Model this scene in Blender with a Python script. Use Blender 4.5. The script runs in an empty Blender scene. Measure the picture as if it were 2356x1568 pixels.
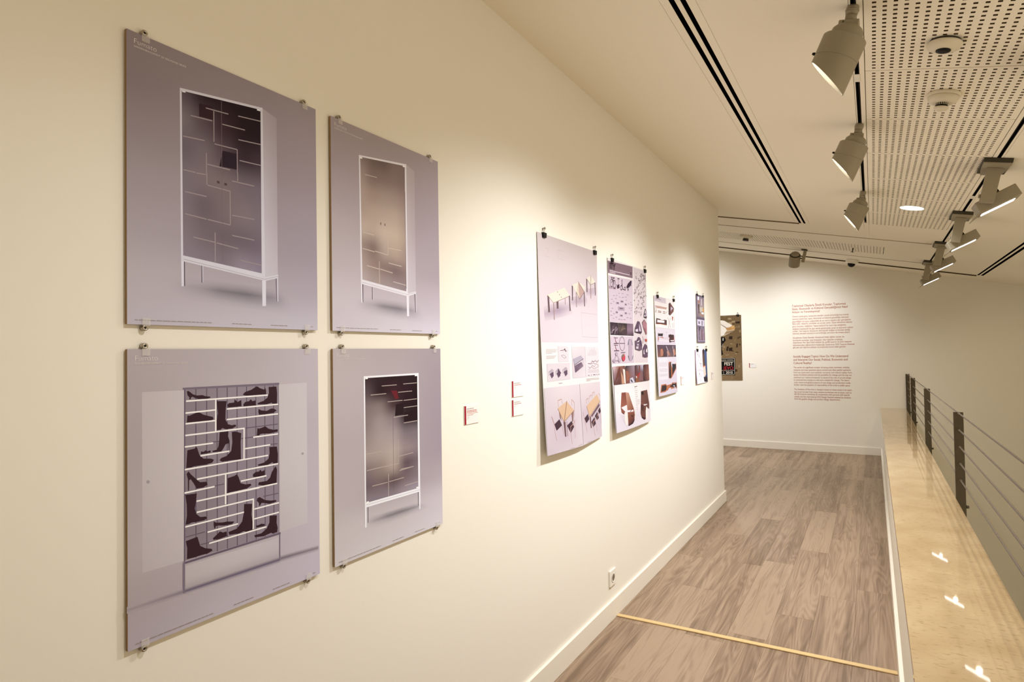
import bpy, bmesh, math, random
from mathutils import Matrix, Vector

# ---------------------------------------------------------------- camera, light, exposure
scene = bpy.context.scene
COL = scene.collection
PI = math.pi
R = math.radians

cam_data = bpy.data.cameras.new('camera')
cam_data.sensor_width = 36.0
cam_data.lens = 20.796
cam_data.clip_start = 0.02
cam = bpy.data.objects.new('camera', cam_data)
COL.objects.link(cam)
CR = Vector((0.8537, 0.5205, -0.0164)); CU = Vector((0.0253, -0.0100, 0.9996)); CW = Vector((-0.5201, 0.8538, 0.0217))
cam.matrix_world = Matrix(((CR.x, CU.x, -CW.x, 1.3823), (CR.y, CU.y, -CW.y, 0.0), (CR.z, CU.z, -CW.z, 1.6), (0, 0, 0, 1)))
scene.camera = cam

world = bpy.data.worlds.new('world')
scene.world = world
world.use_nodes = True
world.node_tree.nodes['Background'].inputs[0].default_value = (1.0, 0.86, 0.665, 1)
world.node_tree.nodes['Background'].inputs[1].default_value = 1.05

scene.view_settings.view_transform = 'Standard'
scene.view_settings.look = 'None'
scene.view_settings.gamma = 1.0
scene.view_settings.use_curve_mapping = False
scene.view_settings.exposure = 0.33
scene.cycles.use_denoising = True
scene.cycles.use_adaptive_sampling = True
scene.cycles.adaptive_threshold = 0.02
scene.cycles.max_bounces = 6
scene.cycles.diffuse_bounces = 5
scene.cycles.glossy_bounces = 3
scene.cycles.transmission_bounces = 6
scene.cycles.caustics_reflective = False
scene.cycles.caustics_refractive = False
scene.cycles.sample_clamp_indirect = 2.5

# lamp powers (watts of the spot lamps inside the fixtures)
SPOT_W = 98.0         # cylinder spotlights washing the wall
FLOOD_W = 18.0        # box floodlights over the void
FAR_W = 70.0          # cylinder spotlight on the end wall
DOWN_W = 55.0         # recessed downlight
LAMP_COLOR = (1.0, 1.015, 1.06)

# ---------------------------------------------------------------- dimensions (metres)
ZC, SLOPE = 3.104, 0.2241          # ceiling height at the picture wall, fall per metre across
TH = math.atan(SLOPE)
YE = 6.56                          # picture wall ends here
YF = 10.361                        # end wall
XP0, XP1, ZL = 1.456, 1.778, 0.7094  # coping edges and top
YB = -3.0                          # unseen light-blocking wall behind the viewer
ZV = -3.2                          # floor of the void
XR = 5.6                           # far side of the void
ART={
'A1':[513,645,[
['g',[[0,645],[513,645],[513,0],[0,0]],[[[0.275,0.233,0.26],[0.292,0.253,0.288],[0.336,0.296,0.345]],[[0.255,0.217,0.246],[0.3,0.261,0.303],[0.355,0.31,0.367]],[[0.292,0.249,0.283],[0.313,0.274,0.313],[0.35,0.305,0.367]],[[0.35,0.31,0.356],[0.346,0.305,0.356],[0.365,0.324,0.396]],[[0.395,0.359,0.414],[0.36,0.324,0.384],[0.36,0.324,0.402]],[[0.47,0.439,0.504],[0.426,0.395,0.464],[0.415,0.379,0.471]],[[0.492,0.468,0.546],[0.528,0.505,0.597],[0.528,0.511,0.612]]]],
['s',[[92.5,117.2],[404.2,109.5],[438,38.5],[86.8,60.5]],[[1,1,1,1,1,1],[1,0.93,0.8,0.76,0.86,1],[1,0.8,0.48,0.42,0.62,1],[1,0.86,0.72,0.66,0.76,1],[1,0.95,0.9,0.87,0.92,1],[1,1,1,1,1,1]]],
['p',[0.18,0.152,0.212],[[165.8,146.7],[170.9,146.6],[170.9,105.9],[165.8,105.5]]],
['p',[0.18,0.152,0.212],[[372.8,137.2],[376.4,137.6],[378.1,74.1],[374.9,73.9]]],
['p',[0.584,0.575,0.699],[[376.4,137.6],[381.2,140.1],[381.3,74.4],[377.3,74.1]]],
['p',[0.584,0.575,0.699],[[168.3,146.3],[170.9,146],[170.9,106.2],[169,106.1]]],
['g',[[335.2,586.5],[379.7,573.6],[380,144.2],[339.3,132.5]],[[[0.426,0.39,0.458],[0.384,0.344,0.408]],[[0.528,0.505,0.597],[0.447,0.411,0.49]],[[0.571,0.555,0.659],[0.534,0.511,0.604]]]],
['p',[0.643,0.644,0.758],[[116.2,558.4],[336.4,587.5],[340.9,132.6],[117.2,158.3]]],
['g',[[120.4,553.2],[330.4,580.3],[330.5,145.2],[122.3,165]],[[[0.102,0.078,0.103],[0.024,0.011,0.018],[0.019,0.009,0.014],[0.015,0.008,0.011],[0.015,0.007,0.011]],[[0.206,0.175,0.204],[0.102,0.074,0.093],[0.046,0.023,0.034],[0.02,0.009,0.014],[0.017,0.008,0.014]],[[0.149,0.126,0.166],[0.186,0.155,0.188],[0.102,0.074,0.093],[0.04,0.023,0.037],[0.059,0.037,0.057]],[[0.2,0.175,0.22],[0.213,0.175,0.204],[0.206,0.168,0.188],[0.18,0.149,0.188],[0.18,0.149,0.204]],[[0.213,0.181,0.228],[0.155,0.123,0.155],[0.2,0.162,0.188],[0.221,0.185,0.212],[0.206,0.175,0.228]],[[0.228,0.195,0.237],[0.18,0.146,0.18],[0.161,0.129,0.159],[0.155,0.126,0.166],[0.173,0.143,0.196]],[[0.251,0.217,0.283],[0.228,0.195,0.255],[0.213,0.181,0.237],[0.292,0.257,0.334],[0.251,0.217,0.303]]]],
['p',[0.033,0.014,0.022],[[162.4,537.9],[197.7,543],[197.7,509.7],[162.4,506.4]]],
['p',[0.026,0.014,0.026],[[222.6,440.2],[260.6,443.3],[260.6,402.3],[213.5,398.9]]],
['l',[0.327,0.283,0.303],2.6,[[179.8,532.6],[237.8,537.4]]],
['l',[0.327,0.283,0.303],2.6,[[141.7,501.4],[195.1,506.1]]],
['l',[0.327,0.283,0.303],2.6,[[266,541.8],[329.6,549.4]]],
['l',[0.327,0.283,0.303],2.6,[[222.6,506.6],[283.8,511.4]]],
['l',[0.327,0.283,0.303],2.6,[[123.9,446.6],[175.4,451.5]]],
['l',[0.327,0.283,0.303],2.6,[[266.1,480.9],[329.7,487.3]]],
['l',[0.327,0.283,0.303],2.6,[[201.7,451],[260.6,454.1]]],
['l',[0.327,0.283,0.303],2.6,[[269,428.2],[329.7,431.6]]],
['l',[0.327,0.283,0.303],2.6,[[182.5,395.6],[241.5,396.9]]],
['l',[0.327,0.283,0.303],2.6,[[124,367],[152.8,367.9]]],
['l',[0.327,0.283,0.303],2.2,[[199.7,531.4],[199.8,455.9]]],
['l',[0.327,0.283,0.303],2.2,[[262,454.5],[262,394.2]]],
['l',[0.327,0.283,0.303],2.2,[[180,421.8],[180,373.4]]],
['l',[0.327,0.283,0.303],2.6,[[127.8,316.2],[179.3,316]]],
['l',[0.327,0.283,0.303],2.6,[[155.4,367.1],[178.2,369.2]]],
['l',[0.327,0.283,0.303],2.6,[[183.4,344.5],[241,342.8]]],
['l',[0.327,0.283,0.303],2.6,[[247.9,370.4],[309.4,371.8]]],
['l',[0.327,0.283,0.303],2.6,[[127.9,263.8],[179.4,260.7]]],
['l',[0.327,0.283,0.303],2.6,[[182.6,260.7],[241.1,257.7]]],
['l',[0.327,0.283,0.303],2.6,[[247.4,283.2],[308.7,284.2]]],
['l',[0.327,0.283,0.303],2.6,[[147.8,211.9],[200.6,207.7]]],
['l',[0.327,0.283,0.303],2.6,[[247.4,232.1],[308.8,230]]],
['l',[0.327,0.283,0.303],2.6,[[205.6,206.9],[262.9,200.9]]],
['l',[0.327,0.283,0.303],2.6,[[269.4,172.2],[328.5,166.7]]],
['l',[0.327,0.283,0.303],2.4,[[180.8,373.6],[180.9,345.4]]],
['l',[0.327,0.283,0.303],2.4,[[241.7,343],[241.8,258.8]]],
['l',[0.327,0.283,0.303],2.4,[[262.7,394.3],[262.7,374]]],
['l',[0.327,0.283,0.303],2.4,[[201.3,231.6],[201.3,160.4]]],
['l',[0.093,0.059,0.065],6,[[208.1,358.2],[212.7,358.1]]],
['l',[0.093,0.059,0.065],6,[[227.3,357.7],[232.1,357.6]]],
['l',[0.18,0.137,0.166],1,[[219.8,563.3],[220.7,162.8]]],
['p',[0.772,0.788,0.9],[[121.4,553.5],[129.4,554.6],[129.4,551.3],[121.4,550.2]]],
['p',[0.772,0.788,0.9],[[319.7,579],[329.8,580.4],[329.8,576.1],[319.7,574.8]]],
['p',[0.643,0.644,0.758],[[117.2,160.4],[340.1,136],[381.2,147.1],[381.2,138],[340.9,126.4],[117.2,151.7]]],
['l',[0.336,0.305,0.367],1,[[123.5,156.1],[339.3,130.4],[380.4,142.2]]],
['p',[0.699,0.703,0.838],[[117.2,151.7],[123.8,150.7],[123.9,92.7],[117.9,92.2]]],
['p',[0.085,0.066,0.098],[[123.8,150.7],[126.2,150.4],[126.3,93.6],[123.9,93.3]]],
['p',[0.699,0.703,0.838],[[331.3,126.9],[342.8,127.3],[342.5,59.4],[331.7,58.8]]]]],
'A2':[513,645,[
['g',[[0,645],[513,645],[513,0],[0,0]],[[[0.426,0.387,0.425],[0.449,0.41,0.451],[0.497,0.458,0.521]],[[0.415,0.376,0.412],[0.473,0.434,0.478],[0.497,0.458,0.521]],[[0.415,0.37,0.406],[0.461,0.422,0.465],[0.473,0.434,0.499]],[[0.437,0.392,0.431],[0.461,0.422,0.465],[0.497,0.458,0.536]],[[0.461,0.416,0.458],[0.473,0.434,0.478],[0.51,0.471,0.558]],[[0.415,0.37,0.412],[0.461,0.422,0.478],[0.522,0.484,0.581]],[[0.437,0.398,0.465],[0.51,0.477,0.558],[0.535,0.497,0.612]]]],
['g',[[30.2,550.7],[124,549.1],[122,155.9],[30.1,157.3]],[[[0.51,0.477,0.514],[0.548,0.516,0.558]],[[0.522,0.49,0.528],[0.562,0.53,0.573]],[[0.497,0.464,0.507],[0.535,0.503,0.55]]]],
['g',[[380.7,549.2],[472.7,549.7],[471.4,155.9],[382,153.6]],[[[0.548,0.523,0.566],[0.562,0.537,0.581]],[[0.562,0.537,0.581],[0.575,0.551,0.597]],[[0.522,0.49,0.536],[0.548,0.523,0.573]]]],
['g',[[124.5,550.3],[379.7,550.4],[377.6,151.7],[122.8,155.7]],[[[0.249,0.213,0.256],[0.284,0.247,0.307],[0.266,0.23,0.286]],[[0.249,0.209,0.256],[0.275,0.238,0.297],[0.266,0.23,0.297]],[[0.241,0.202,0.247],[0.275,0.238,0.297],[0.275,0.238,0.307]]]],
['l',[0.109,0.087,0.129],2.4,[[151.1,550.3],[149.3,155.3]]],
['l',[0.109,0.087,0.129],2.4,[[177.7,550.3],[175.9,154.9]]],
['l',[0.109,0.087,0.129],2.4,[[204.2,550.3],[202.4,154.4]]],
['l',[0.109,0.087,0.129],2.4,[[230.8,550.3],[229,154]]],
['l',[0.109,0.087,0.129],2.4,[[257.4,550.4],[255.5,153.6]]],
['l',[0.109,0.087,0.129],2.4,[[284,550.4],[282.1,153.2]]],
['l',[0.109,0.087,0.129],2.4,[[310.6,550.4],[308.6,152.8]]],
['l',[0.109,0.087,0.129],2.4,[[337.2,550.4],[335.1,152.4]]],
['l',[0.109,0.087,0.129],2.4,[[363.8,550.4],[361.7,151.9]]],
['l',[0.12,0.097,0.142],2.2,[[280.8,443.2],[376,443.1]]],
['l',[0.12,0.097,0.142],2.2,[[268.1,418],[302.7,417.8]]],
['l',[0.12,0.097,0.142],2.2,[[192.7,419.9],[208.4,419.1]]],
['l',[0.12,0.097,0.142],2.2,[[352,391.7],[374.3,390.7]]],
['l',[0.12,0.097,0.142],2.2,[[197.6,313.2],[220.6,313.2]]],
['l',[0.12,0.097,0.142],2.2,[[330.4,259.1],[376.3,258.2]]],
['l',[0.12,0.097,0.142],2.2,[[125.6,209.2],[171.3,209.1]]],
['l',[0.12,0.097,0.142],2.2,[[161,181.7],[238.6,179.7]]],
['l',[0.099,0.078,0.122],2.6,[[124.5,552.9],[122.2,152.7]]],
['l',[0.21,0.176,0.22],1.6,[[379.3,549.8],[377.6,151.7]]],
['p',[0.181,0.152,0.211],[[119.8,555.2],[381.4,553.9],[381.4,547.9],[119.8,550.6]]],
['p',[0.036,0.015,0.023],[[129.7,546.1],[132.8,547.2],[137.6,543.8],[144.2,538.2],[153.5,534.9],[167.1,535],[174,531.9],[186.5,529.9],[187.1,527.2],[179.5,525.6],[156.2,526.5],[146.8,530.6],[142.8,533],[139.6,531.2],[138,526.6],[135.3,526.8],[135.4,532],[130.9,537]]],
['p',[0.036,0.015,0.023],[[273.8,530],[280.1,535.2],[297.5,539.8],[310.5,546.8],[315.4,547.4],[321.9,542.7],[335.1,538.1],[338.5,542.6],[340.7,535.7],[341.6,525.4],[287.9,525.6],[275.3,527.1]]],
['p',[0.036,0.015,0.023],[[348.6,544.1],[372.6,544.2],[374.8,526.2],[373.8,497.9],[359.3,499.1],[358.3,502.1],[343,498.9],[316.5,500.5],[314.9,504.1],[333.1,508.5],[344.9,516.4],[349.4,527.8]]],
['p',[0.036,0.015,0.023],[[202.9,517.9],[229.1,515.9],[226.6,497.5],[225.7,470.1],[232.1,458.5],[242.5,454.6],[252.5,455.4],[254.6,451],[244,446.6],[226.1,446.8],[217.4,450.6],[213,447],[202.9,446.8],[202.5,467.1],[206.1,488.4]]],
['p',[0.036,0.015,0.023],[[231.1,506.7],[235.5,510.5],[249.1,510.8],[250.6,519],[258.2,511.4],[269,515.7],[269.5,499.9],[232.5,499.7]]],
['p',[0.036,0.015,0.023],[[274.5,504.5],[279.8,509.8],[290.9,511.2],[295.7,515.7],[300.4,510.4],[309.5,511.7],[310,498.8],[275,498.8]]],
['p',[0.036,0.015,0.023],[[318,488.8],[326.2,484.3],[342.8,481.4],[354.7,486.2],[363.3,486],[372.9,480.1],[363.2,474.2],[336.1,473.2],[319.5,473.4],[317.3,480.8]]],
['p',[0.036,0.015,0.023],[[130.6,490.4],[134.6,488.7],[153.3,494.7],[160,494.1],[169.6,487.9],[193.2,480.2],[195.1,474.7],[188.9,472.6],[139.7,473.4],[129.2,473.7]]],
['p',[0.036,0.015,0.023],[[314.3,439.3],[319.1,437.3],[330.7,439.4],[337.4,441.6],[347.4,434],[362.7,429.2],[375.8,429.2],[375.7,423.2],[352.3,421],[328.9,423.1],[322.3,422.5],[319,419.4],[312.5,420.2]]],
['p',[0.036,0.015,0.023],[[210.1,441.9],[233.5,440.4],[232.5,428.2],[236.2,416.7],[235.7,393.1],[233.9,393.4],[233.5,411],[225.8,409.9],[218.4,398.7],[214,393.9],[192.6,395.3],[191.2,398.7],[202.5,399.7],[206.9,407.1],[209,423.1]]],
['p',[0.036,0.015,0.023],[[242.4,438],[251.4,438.3],[268.2,432],[266.5,409.8],[267,366.4],[240.3,367.9],[216.7,368.2],[209.5,372.9],[213.9,377.7],[228.5,380.8],[240.5,391.3],[243.7,412.9]]],
['p',[0.036,0.015,0.023],[[130.1,409.1],[147.3,410.4],[151.4,414.6],[154,409.5],[159.3,392.9],[168.8,383.5],[188.2,380.4],[195.2,376.6],[190.9,370.6],[174.2,368.1],[147,369.3],[139,367.6],[127.2,368.3],[128.7,390]]],
['p',[0.036,0.015,0.023],[[162.9,401.6],[168.9,399.4],[174.4,402.5],[178.6,399.2],[186.1,400.8],[186.9,395.3],[162,394.6]]],
['p',[0.036,0.015,0.023],[[349.2,385.3],[372.5,383.5],[375.7,362.2],[374.8,339.2],[361.7,340.2],[358.3,343.7],[344.7,339.2],[316.5,341.1],[314.9,344.8],[333,347],[346.5,355],[350.1,369.1]]],
['p',[0.036,0.015,0.023],[[127.9,354.1],[132.4,359.7],[138.9,350.8],[152.2,336.6],[160.2,329.3],[176.7,327.2],[178.8,319.6],[168.3,315.1],[152,315.8],[144.1,330.4],[137.5,340.7],[134.1,338.8],[133.4,314.4],[131.1,314.9],[131,341.9]]],
['p',[0.036,0.015,0.023],[[231,325.6],[248.9,327.8],[255,330.8],[259.5,324.4],[265.5,306.6],[279.4,300.5],[293.6,299.7],[295.8,295],[282.4,289.7],[254.6,289.3],[239.6,289.7],[229.2,288.6]]],
['p',[0.036,0.015,0.023],[[300.2,322],[308.3,326.8],[318,326.5],[322,330.7],[326.2,325],[334.5,327.3],[335,313.3],[317.9,313],[301.1,315.3]]],
['p',[0.036,0.015,0.023],[[368.5,332.2],[372.5,322.7],[370.7,286],[364.5,286.6],[350.8,286.9],[330.7,287.4],[315,292.6],[317.7,298.6],[340.9,297.6],[351,304.5],[356.3,318.2]]],
['p',[0.036,0.015,0.023],[[124.8,306.9],[152,304.4],[150.5,288.3],[147,270],[150.2,257],[160.1,247.2],[174.4,244.8],[177.3,240.2],[170,237],[150.1,237.9],[139,239.4],[133.4,237.5],[125.2,238],[128.6,258.1],[128.2,282.5]]],
['p',[0.036,0.015,0.023],[[312.7,258.5],[319.6,260],[335.1,249],[352.6,243.6],[368.8,241.6],[369.8,237.4],[349,235.9],[331.5,242.2],[324.6,243.8],[320.4,237.2],[317.7,237.8],[317.1,245.5],[311,252.2]]],
['p',[0.036,0.015,0.023],[[193.9,228.8],[199.2,224.1],[217.3,220.1],[228,219.7],[247.7,214.8],[242,209.9],[220.3,211.7],[205.2,215.6],[199.2,215.7],[197.6,210.5],[195,211.2],[193.3,221.4]]],
['p',[0.036,0.015,0.023],[[308.6,189],[317.2,188.9],[324,190.1],[334.4,186.3],[332.6,181.9],[310.3,183.5]]],
['p',[0.036,0.015,0.023],[[275,252],[297.4,247.5],[295.5,220.6],[299.6,192.8],[297.4,180.9],[280.2,180.7],[273.7,184.2],[260.8,181.8],[233.9,185.3],[231.8,193],[254.5,195.6],[269.1,209.4],[273.5,228.8]]],
['p',[0.036,0.015,0.023],[[191.5,188.4],[199,193.3],[209.6,200.3],[217.1,195.5],[226.9,195.7],[227.7,184.1],[207.9,182.4],[193,184.3]]],
['p',[0.036,0.015,0.023],[[348.7,204.7],[370.9,200.8],[369.9,181],[373.4,166.1],[371.4,155.8],[357,155.9],[353.5,159],[330.6,156.1],[305,160.1],[303.3,165.6],[323.8,165.5],[339.5,173.4],[347.8,186.6]]],
['p',[0.036,0.015,0.023],[[125.5,199.8],[147.1,202],[153.2,202.5],[155.4,194.2],[159.6,179.4],[172.4,170.2],[188.4,164.1],[189.8,159.5],[178.1,156.1],[160.9,157.1],[144,156.7],[128,157.6],[128.9,182.8]]],
['l',[0.9,0.9,0.9],3.6,[[128.2,523.4],[345,522.9]]],
['l',[0.9,0.9,0.9],3.6,[[200.6,521.4],[200,445.8]]],
['l',[0.9,0.9,0.9],3.6,[[126.7,495.9],[199,496.7]]],
['l',[0.9,0.9,0.9],3.6,[[126.6,470.9],[198.8,470.8]]],
['l',[0.9,0.9,0.9],3.6,[[230.1,496.3],[376.6,496.2]]],
['l',[0.9,0.9,0.9],3.6,[[229.9,470.2],[376.3,470.3]]],
['l',[0.9,0.9,0.9],3.6,[[125.9,443.9],[277,443.1]]],
['l',[0.9,0.9,0.9],3.6,[[276.1,443.2],[275.3,366.4]]],
['l',[0.9,0.9,0.9],3.6,[[302.7,417.2],[375.7,416.7]]],
['l',[0.9,0.9,0.9],3.6,[[124.9,417.6],[192.7,417.2]]],
['l',[0.9,0.9,0.9],3.6,[[278.7,391.2],[351.3,390.9]]],
['l',[0.9,0.9,0.9],3.6,[[162,391.2],[234.5,391.4]]],
['l',[0.9,0.9,0.9],3.6,[[124.6,365],[344.9,364]]],
['l',[0.9,0.9,0.9],3.6,[[153.5,337.6],[375.4,337]]],
['l',[0.9,0.9,0.9],3.6,[[267.1,311.3],[339.3,311.6]]],
['l',[0.9,0.9,0.9],3.6,[[123.5,311.3],[195.6,311.7]]],
['l',[0.9,0.9,0.9],3.6,[[227.7,286.7],[372.1,285.1]]],
['l',[0.9,0.9,0.9],3.6,[[225.2,336.3],[224.4,263.4]]],
['l',[0.9,0.9,0.9],3.6,[[151.8,286.1],[318.1,284.4]]],
['l',[0.9,0.9,0.9],3.6,[[152.5,260],[301.6,258.8]]],
['l',[0.9,0.9,0.9],3.6,[[300.9,258.9],[300.1,183.1]]],
['l',[0.9,0.9,0.9],3.6,[[304,232.6],[377.1,232.6]]],
['l',[0.9,0.9,0.9],3.6,[[124.6,232.8],[273.5,231.7]]],
['l',[0.9,0.9,0.9],3.6,[[303.8,207.5],[376.8,207.2]]],
['l',[0.9,0.9,0.9],3.6,[[178.5,206.6],[257.1,206.6]]],
['l',[0.9,0.9,0.9],3.6,[[182.6,179.1],[337.8,178.4]]],
['p',[0.21,0.176,0.238],[[118.7,153.7],[382,153.6],[381.9,147.4],[118.7,147.9]]],
['l',[0.068,0.05,0.083],1.6,[[118.7,150.5],[382,150.5]]],
['g',[[123.5,143.7],[376.7,140.4],[376.1,82.6],[123.1,85.6]],[[[0.51,0.477,0.521],[0.548,0.516,0.573],[0.535,0.503,0.566]],[[0.51,0.477,0.521],[0.535,0.503,0.558],[0.522,0.484,0.55]],[[0.393,0.354,0.4],[0.415,0.376,0.431],[0.403,0.364,0.425]]]],
['g',[[-1.9,95.2],[118.9,93],[118.8,79.2],[-2,81.8]],[[[0.449,0.41,0.451],[0.426,0.387,0.431]],[[0.341,0.302,0.34],[0.241,0.205,0.256]],[[0.437,0.398,0.451],[0.426,0.387,0.438]]]],
['g',[[121.6,92],[379,88.6],[378.9,73.1],[121.5,79.5]],[[[0.393,0.354,0.4],[0.415,0.376,0.425]],[[0.131,0.107,0.178],[0.12,0.097,0.163]],[[0.426,0.387,0.451],[0.461,0.428,0.507]]]],
['g',[[381.6,90.9],[508.3,82.8],[508.1,67.9],[381.5,74.8]],[[[0.461,0.422,0.478],[0.485,0.446,0.507]],[[0.167,0.142,0.194],[0.233,0.198,0.256]],[[0.473,0.434,0.507],[0.497,0.458,0.55]]]],
['l',[0.202,0.172,0.238],5,[[120.6,150.5],[120.2,82.7]]],
['l',[0.181,0.152,0.211],3.4,[[379.4,149],[378.6,79.4]]],
['p',[0.351,0.317,0.363],[[45.8,352],[45.3,350.4],[44.1,349.4],[42.5,349.3],[40.9,350.1],[39.7,351.5],[39.3,353.3],[39.7,354.9],[40.9,355.9],[42.5,356.1],[44.2,355.3],[45.4,353.8]]],
['p',[0.351,0.317,0.363],[[460.1,351.4],[459.6,349.9],[458.2,349],[456.3,348.9],[454.4,349.6],[453,350.9],[452.5,352.5],[453,354],[454.4,354.9],[456.3,355.1],[458.2,354.4],[459.6,353]]]]],
'B1':[513,645,[
['g',[[0,645],[513,645],[513,0],[0,0]],[[[0.363,0.308,0.344],[0.372,0.317,0.355],[0.387,0.332,0.377]],[[0.372,0.322,0.366],[0.392,0.336,0.382],[0.402,0.346,0.4]],[[0.413,0.366,0.417],[0.408,0.356,0.405],[0.392,0.341,0.394]],[[0.472,0.424,0.472],[0.434,0.381,0.435],[0.397,0.346,0.405]],[[0.501,0.458,0.512],[0.467,0.418,0.472],[0.392,0.341,0.4]],[[0.574,0.536,0.603],[0.525,0.481,0.553],[0.49,0.441,0.518]],[[0.587,0.555,0.632],[0.619,0.588,0.679],[0.6,0.575,0.671]]]],
['s',[[95,113.9],[398.2,105.4],[433.7,32.7],[87.1,57.5]],[[1,1,1,1,1,1],[1,0.93,0.8,0.76,0.88,1],[1,0.78,0.46,0.4,0.62,1],[1,0.86,0.72,0.66,0.78,1],[1,0.95,0.9,0.87,0.93,1],[1,1,1,1,1,1]]],
['p',[0.172,0.138,0.183],[[164.2,144.7],[168,145],[167.9,104.5],[164.5,104.2]]],
['p',[0.6,0.568,0.655],[[167.6,145],[170.9,144.7],[170.8,104.7],[167.9,104.5]]],
['p',[0.148,0.119,0.162],[[370.9,137.6],[375.8,138.6],[378.9,73.6],[374.9,73.4]]],
['p',[0.6,0.568,0.655],[[375.8,138.6],[381.4,140.4],[381.9,73.7],[377.9,73.5]]],
['g',[[334.9,587.1],[379.3,573.6],[378.9,146.9],[336.1,135.7]],[[[0.472,0.418,0.46],[0.445,0.392,0.435]],[[0.537,0.487,0.546],[0.467,0.418,0.472]],[[0.587,0.549,0.625],[0.549,0.511,0.581]]]],
['p',[0.767,0.76,0.856],[[113.8,558.6],[336.7,587.9],[337,135.1],[116.5,157.1]]],
['g',[[119.1,554.1],[328.5,579.6],[328.4,143.6],[122.9,164.9]],[[[0.257,0.203,0.206],[0.179,0.13,0.13],[0.154,0.111,0.113],[0.219,0.162,0.162],[0.205,0.15,0.155]],[[0.372,0.299,0.284],[0.234,0.175,0.169],[0.242,0.182,0.176],[0.249,0.189,0.183],[0.219,0.156,0.155]],[[0.434,0.346,0.323],[0.363,0.286,0.257],[0.382,0.304,0.284],[0.372,0.295,0.275],[0.316,0.24,0.231]],[[0.434,0.351,0.323],[0.467,0.381,0.344],[0.478,0.397,0.366],[0.49,0.408,0.366],[0.402,0.317,0.294]],[[0.525,0.441,0.4],[0.49,0.408,0.366],[0.574,0.487,0.435],[0.562,0.475,0.411],[0.456,0.366,0.323]],[[0.334,0.265,0.248],[0.227,0.162,0.155],[0.445,0.366,0.334],[0.467,0.376,0.323],[0.372,0.29,0.266]],[[0.392,0.317,0.303],[0.307,0.232,0.214],[0.249,0.182,0.176],[0.205,0.147,0.155],[0.257,0.189,0.191]],[[0.456,0.397,0.423],[0.382,0.317,0.323],[0.353,0.29,0.303],[0.334,0.273,0.294],[0.29,0.232,0.266]]]],
['l',[0.574,0.499,0.46],2,[[139.7,502.7],[192.3,506.1]]],
['l',[0.574,0.499,0.46],2.6,[[127.4,315.9],[176.2,314.5]]],
['l',[0.574,0.499,0.46],2.6,[[126.5,263.7],[177.7,260.3]]],
['l',[0.574,0.499,0.46],2.6,[[180.2,262.8],[238.5,258]]],
['l',[0.574,0.499,0.46],2.6,[[244.4,281.9],[305.5,281.9]]],
['l',[0.574,0.499,0.46],2.6,[[143.4,211.6],[197.9,206.3]]],
['l',[0.574,0.499,0.46],2.6,[[203.1,206.9],[261.1,200.4]]],
['l',[0.574,0.499,0.46],2.6,[[244.1,231.8],[306.1,227.8]]],
['l',[0.574,0.499,0.46],2.6,[[265,171.2],[327.1,164.8]]],
['l',[0.574,0.499,0.46],2.2,[[241.1,335.8],[240.7,258.3]]],
['l',[0.574,0.499,0.46],2.2,[[199.3,231.2],[199,157.8]]],
['l',[0.111,0.067,0.054],3.4,[[207.8,360.3],[207.7,353.7]]],
['l',[0.111,0.067,0.054],3.4,[[227.1,360.1],[227.1,353.4]]],
['l',[0.065,0.036,0.035],1.6,[[327.9,489.8],[328.5,153.4]]],
['l',[0.876,0.89,0.9],5,[[118.3,551.5],[126.9,552.2]]],
['l',[0.876,0.89,0.9],5,[[319.2,576.9],[329.3,577.8]]],
['p',[0.767,0.76,0.856],[[116.5,161.9],[330.8,143.8],[337.1,137.1],[379.4,148.2],[379.9,140.3],[337,127.3],[116.5,150.6]]],
['l',[0.413,0.366,0.411],1,[[122.9,155.9],[335.6,133.1],[378.4,144.1]]],
['p',[0.798,0.792,0.9],[[116.5,150.6],[122.1,150.2],[122.7,91.4],[117.9,91.1]]],
['p',[0.084,0.064,0.092],[[122.1,150.2],[126.1,149.6],[125.5,92.7],[122.7,92]]],
['p',[0.798,0.792,0.9],[[329.8,128.1],[341.8,128.3],[341.9,58.7],[330.8,58.3]]]]],
'B2':[513,645,[
['g',[[0,645],[513,645],[513,0],[0,0]],[[[0.464,0.421,0.44],[0.401,0.353,0.378],[0.343,0.297,0.336]],[[0.476,0.432,0.458],[0.422,0.373,0.406],[0.325,0.28,0.326]],[[0.464,0.421,0.452],[0.411,0.363,0.4],[0.316,0.272,0.321]],[[0.443,0.399,0.429],[0.411,0.363,0.4],[0.316,0.272,0.326]],[[0.454,0.41,0.44],[0.401,0.353,0.389],[0.325,0.28,0.336]],[[0.476,0.432,0.464],[0.381,0.334,0.372],[0.401,0.353,0.4]],[[0.546,0.513,0.548],[0.533,0.495,0.535],[0.558,0.525,0.582]],[[0.583,0.556,0.596],[0.595,0.569,0.618],[0.621,0.596,0.655]]]],
['s',[[111.3,116.3],[385.5,108.9],[462.4,73.5],[117.1,69.9]],[[1,1,1,1,1,1],[1,0.82,0.66,0.62,0.76,1],[1,0.62,0.4,0.38,0.5,1],[1,0.84,0.7,0.68,0.76,1],[1,0.94,0.88,0.86,0.92,1],[1,1,1,1,1,1]]],
['p',[0.042,0.028,0.038],[[135.4,145.9],[137.8,145.9],[137,97.5],[134.6,98.1]]],
['p',[0.144,0.117,0.145],[[376.1,144.9],[380.3,144.6],[379.4,95.2],[376.1,96]]],
['p',[0.805,0.823,0.884],[[124.1,558.3],[388,559.4],[388.7,150],[123.2,153.1]]],
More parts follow.
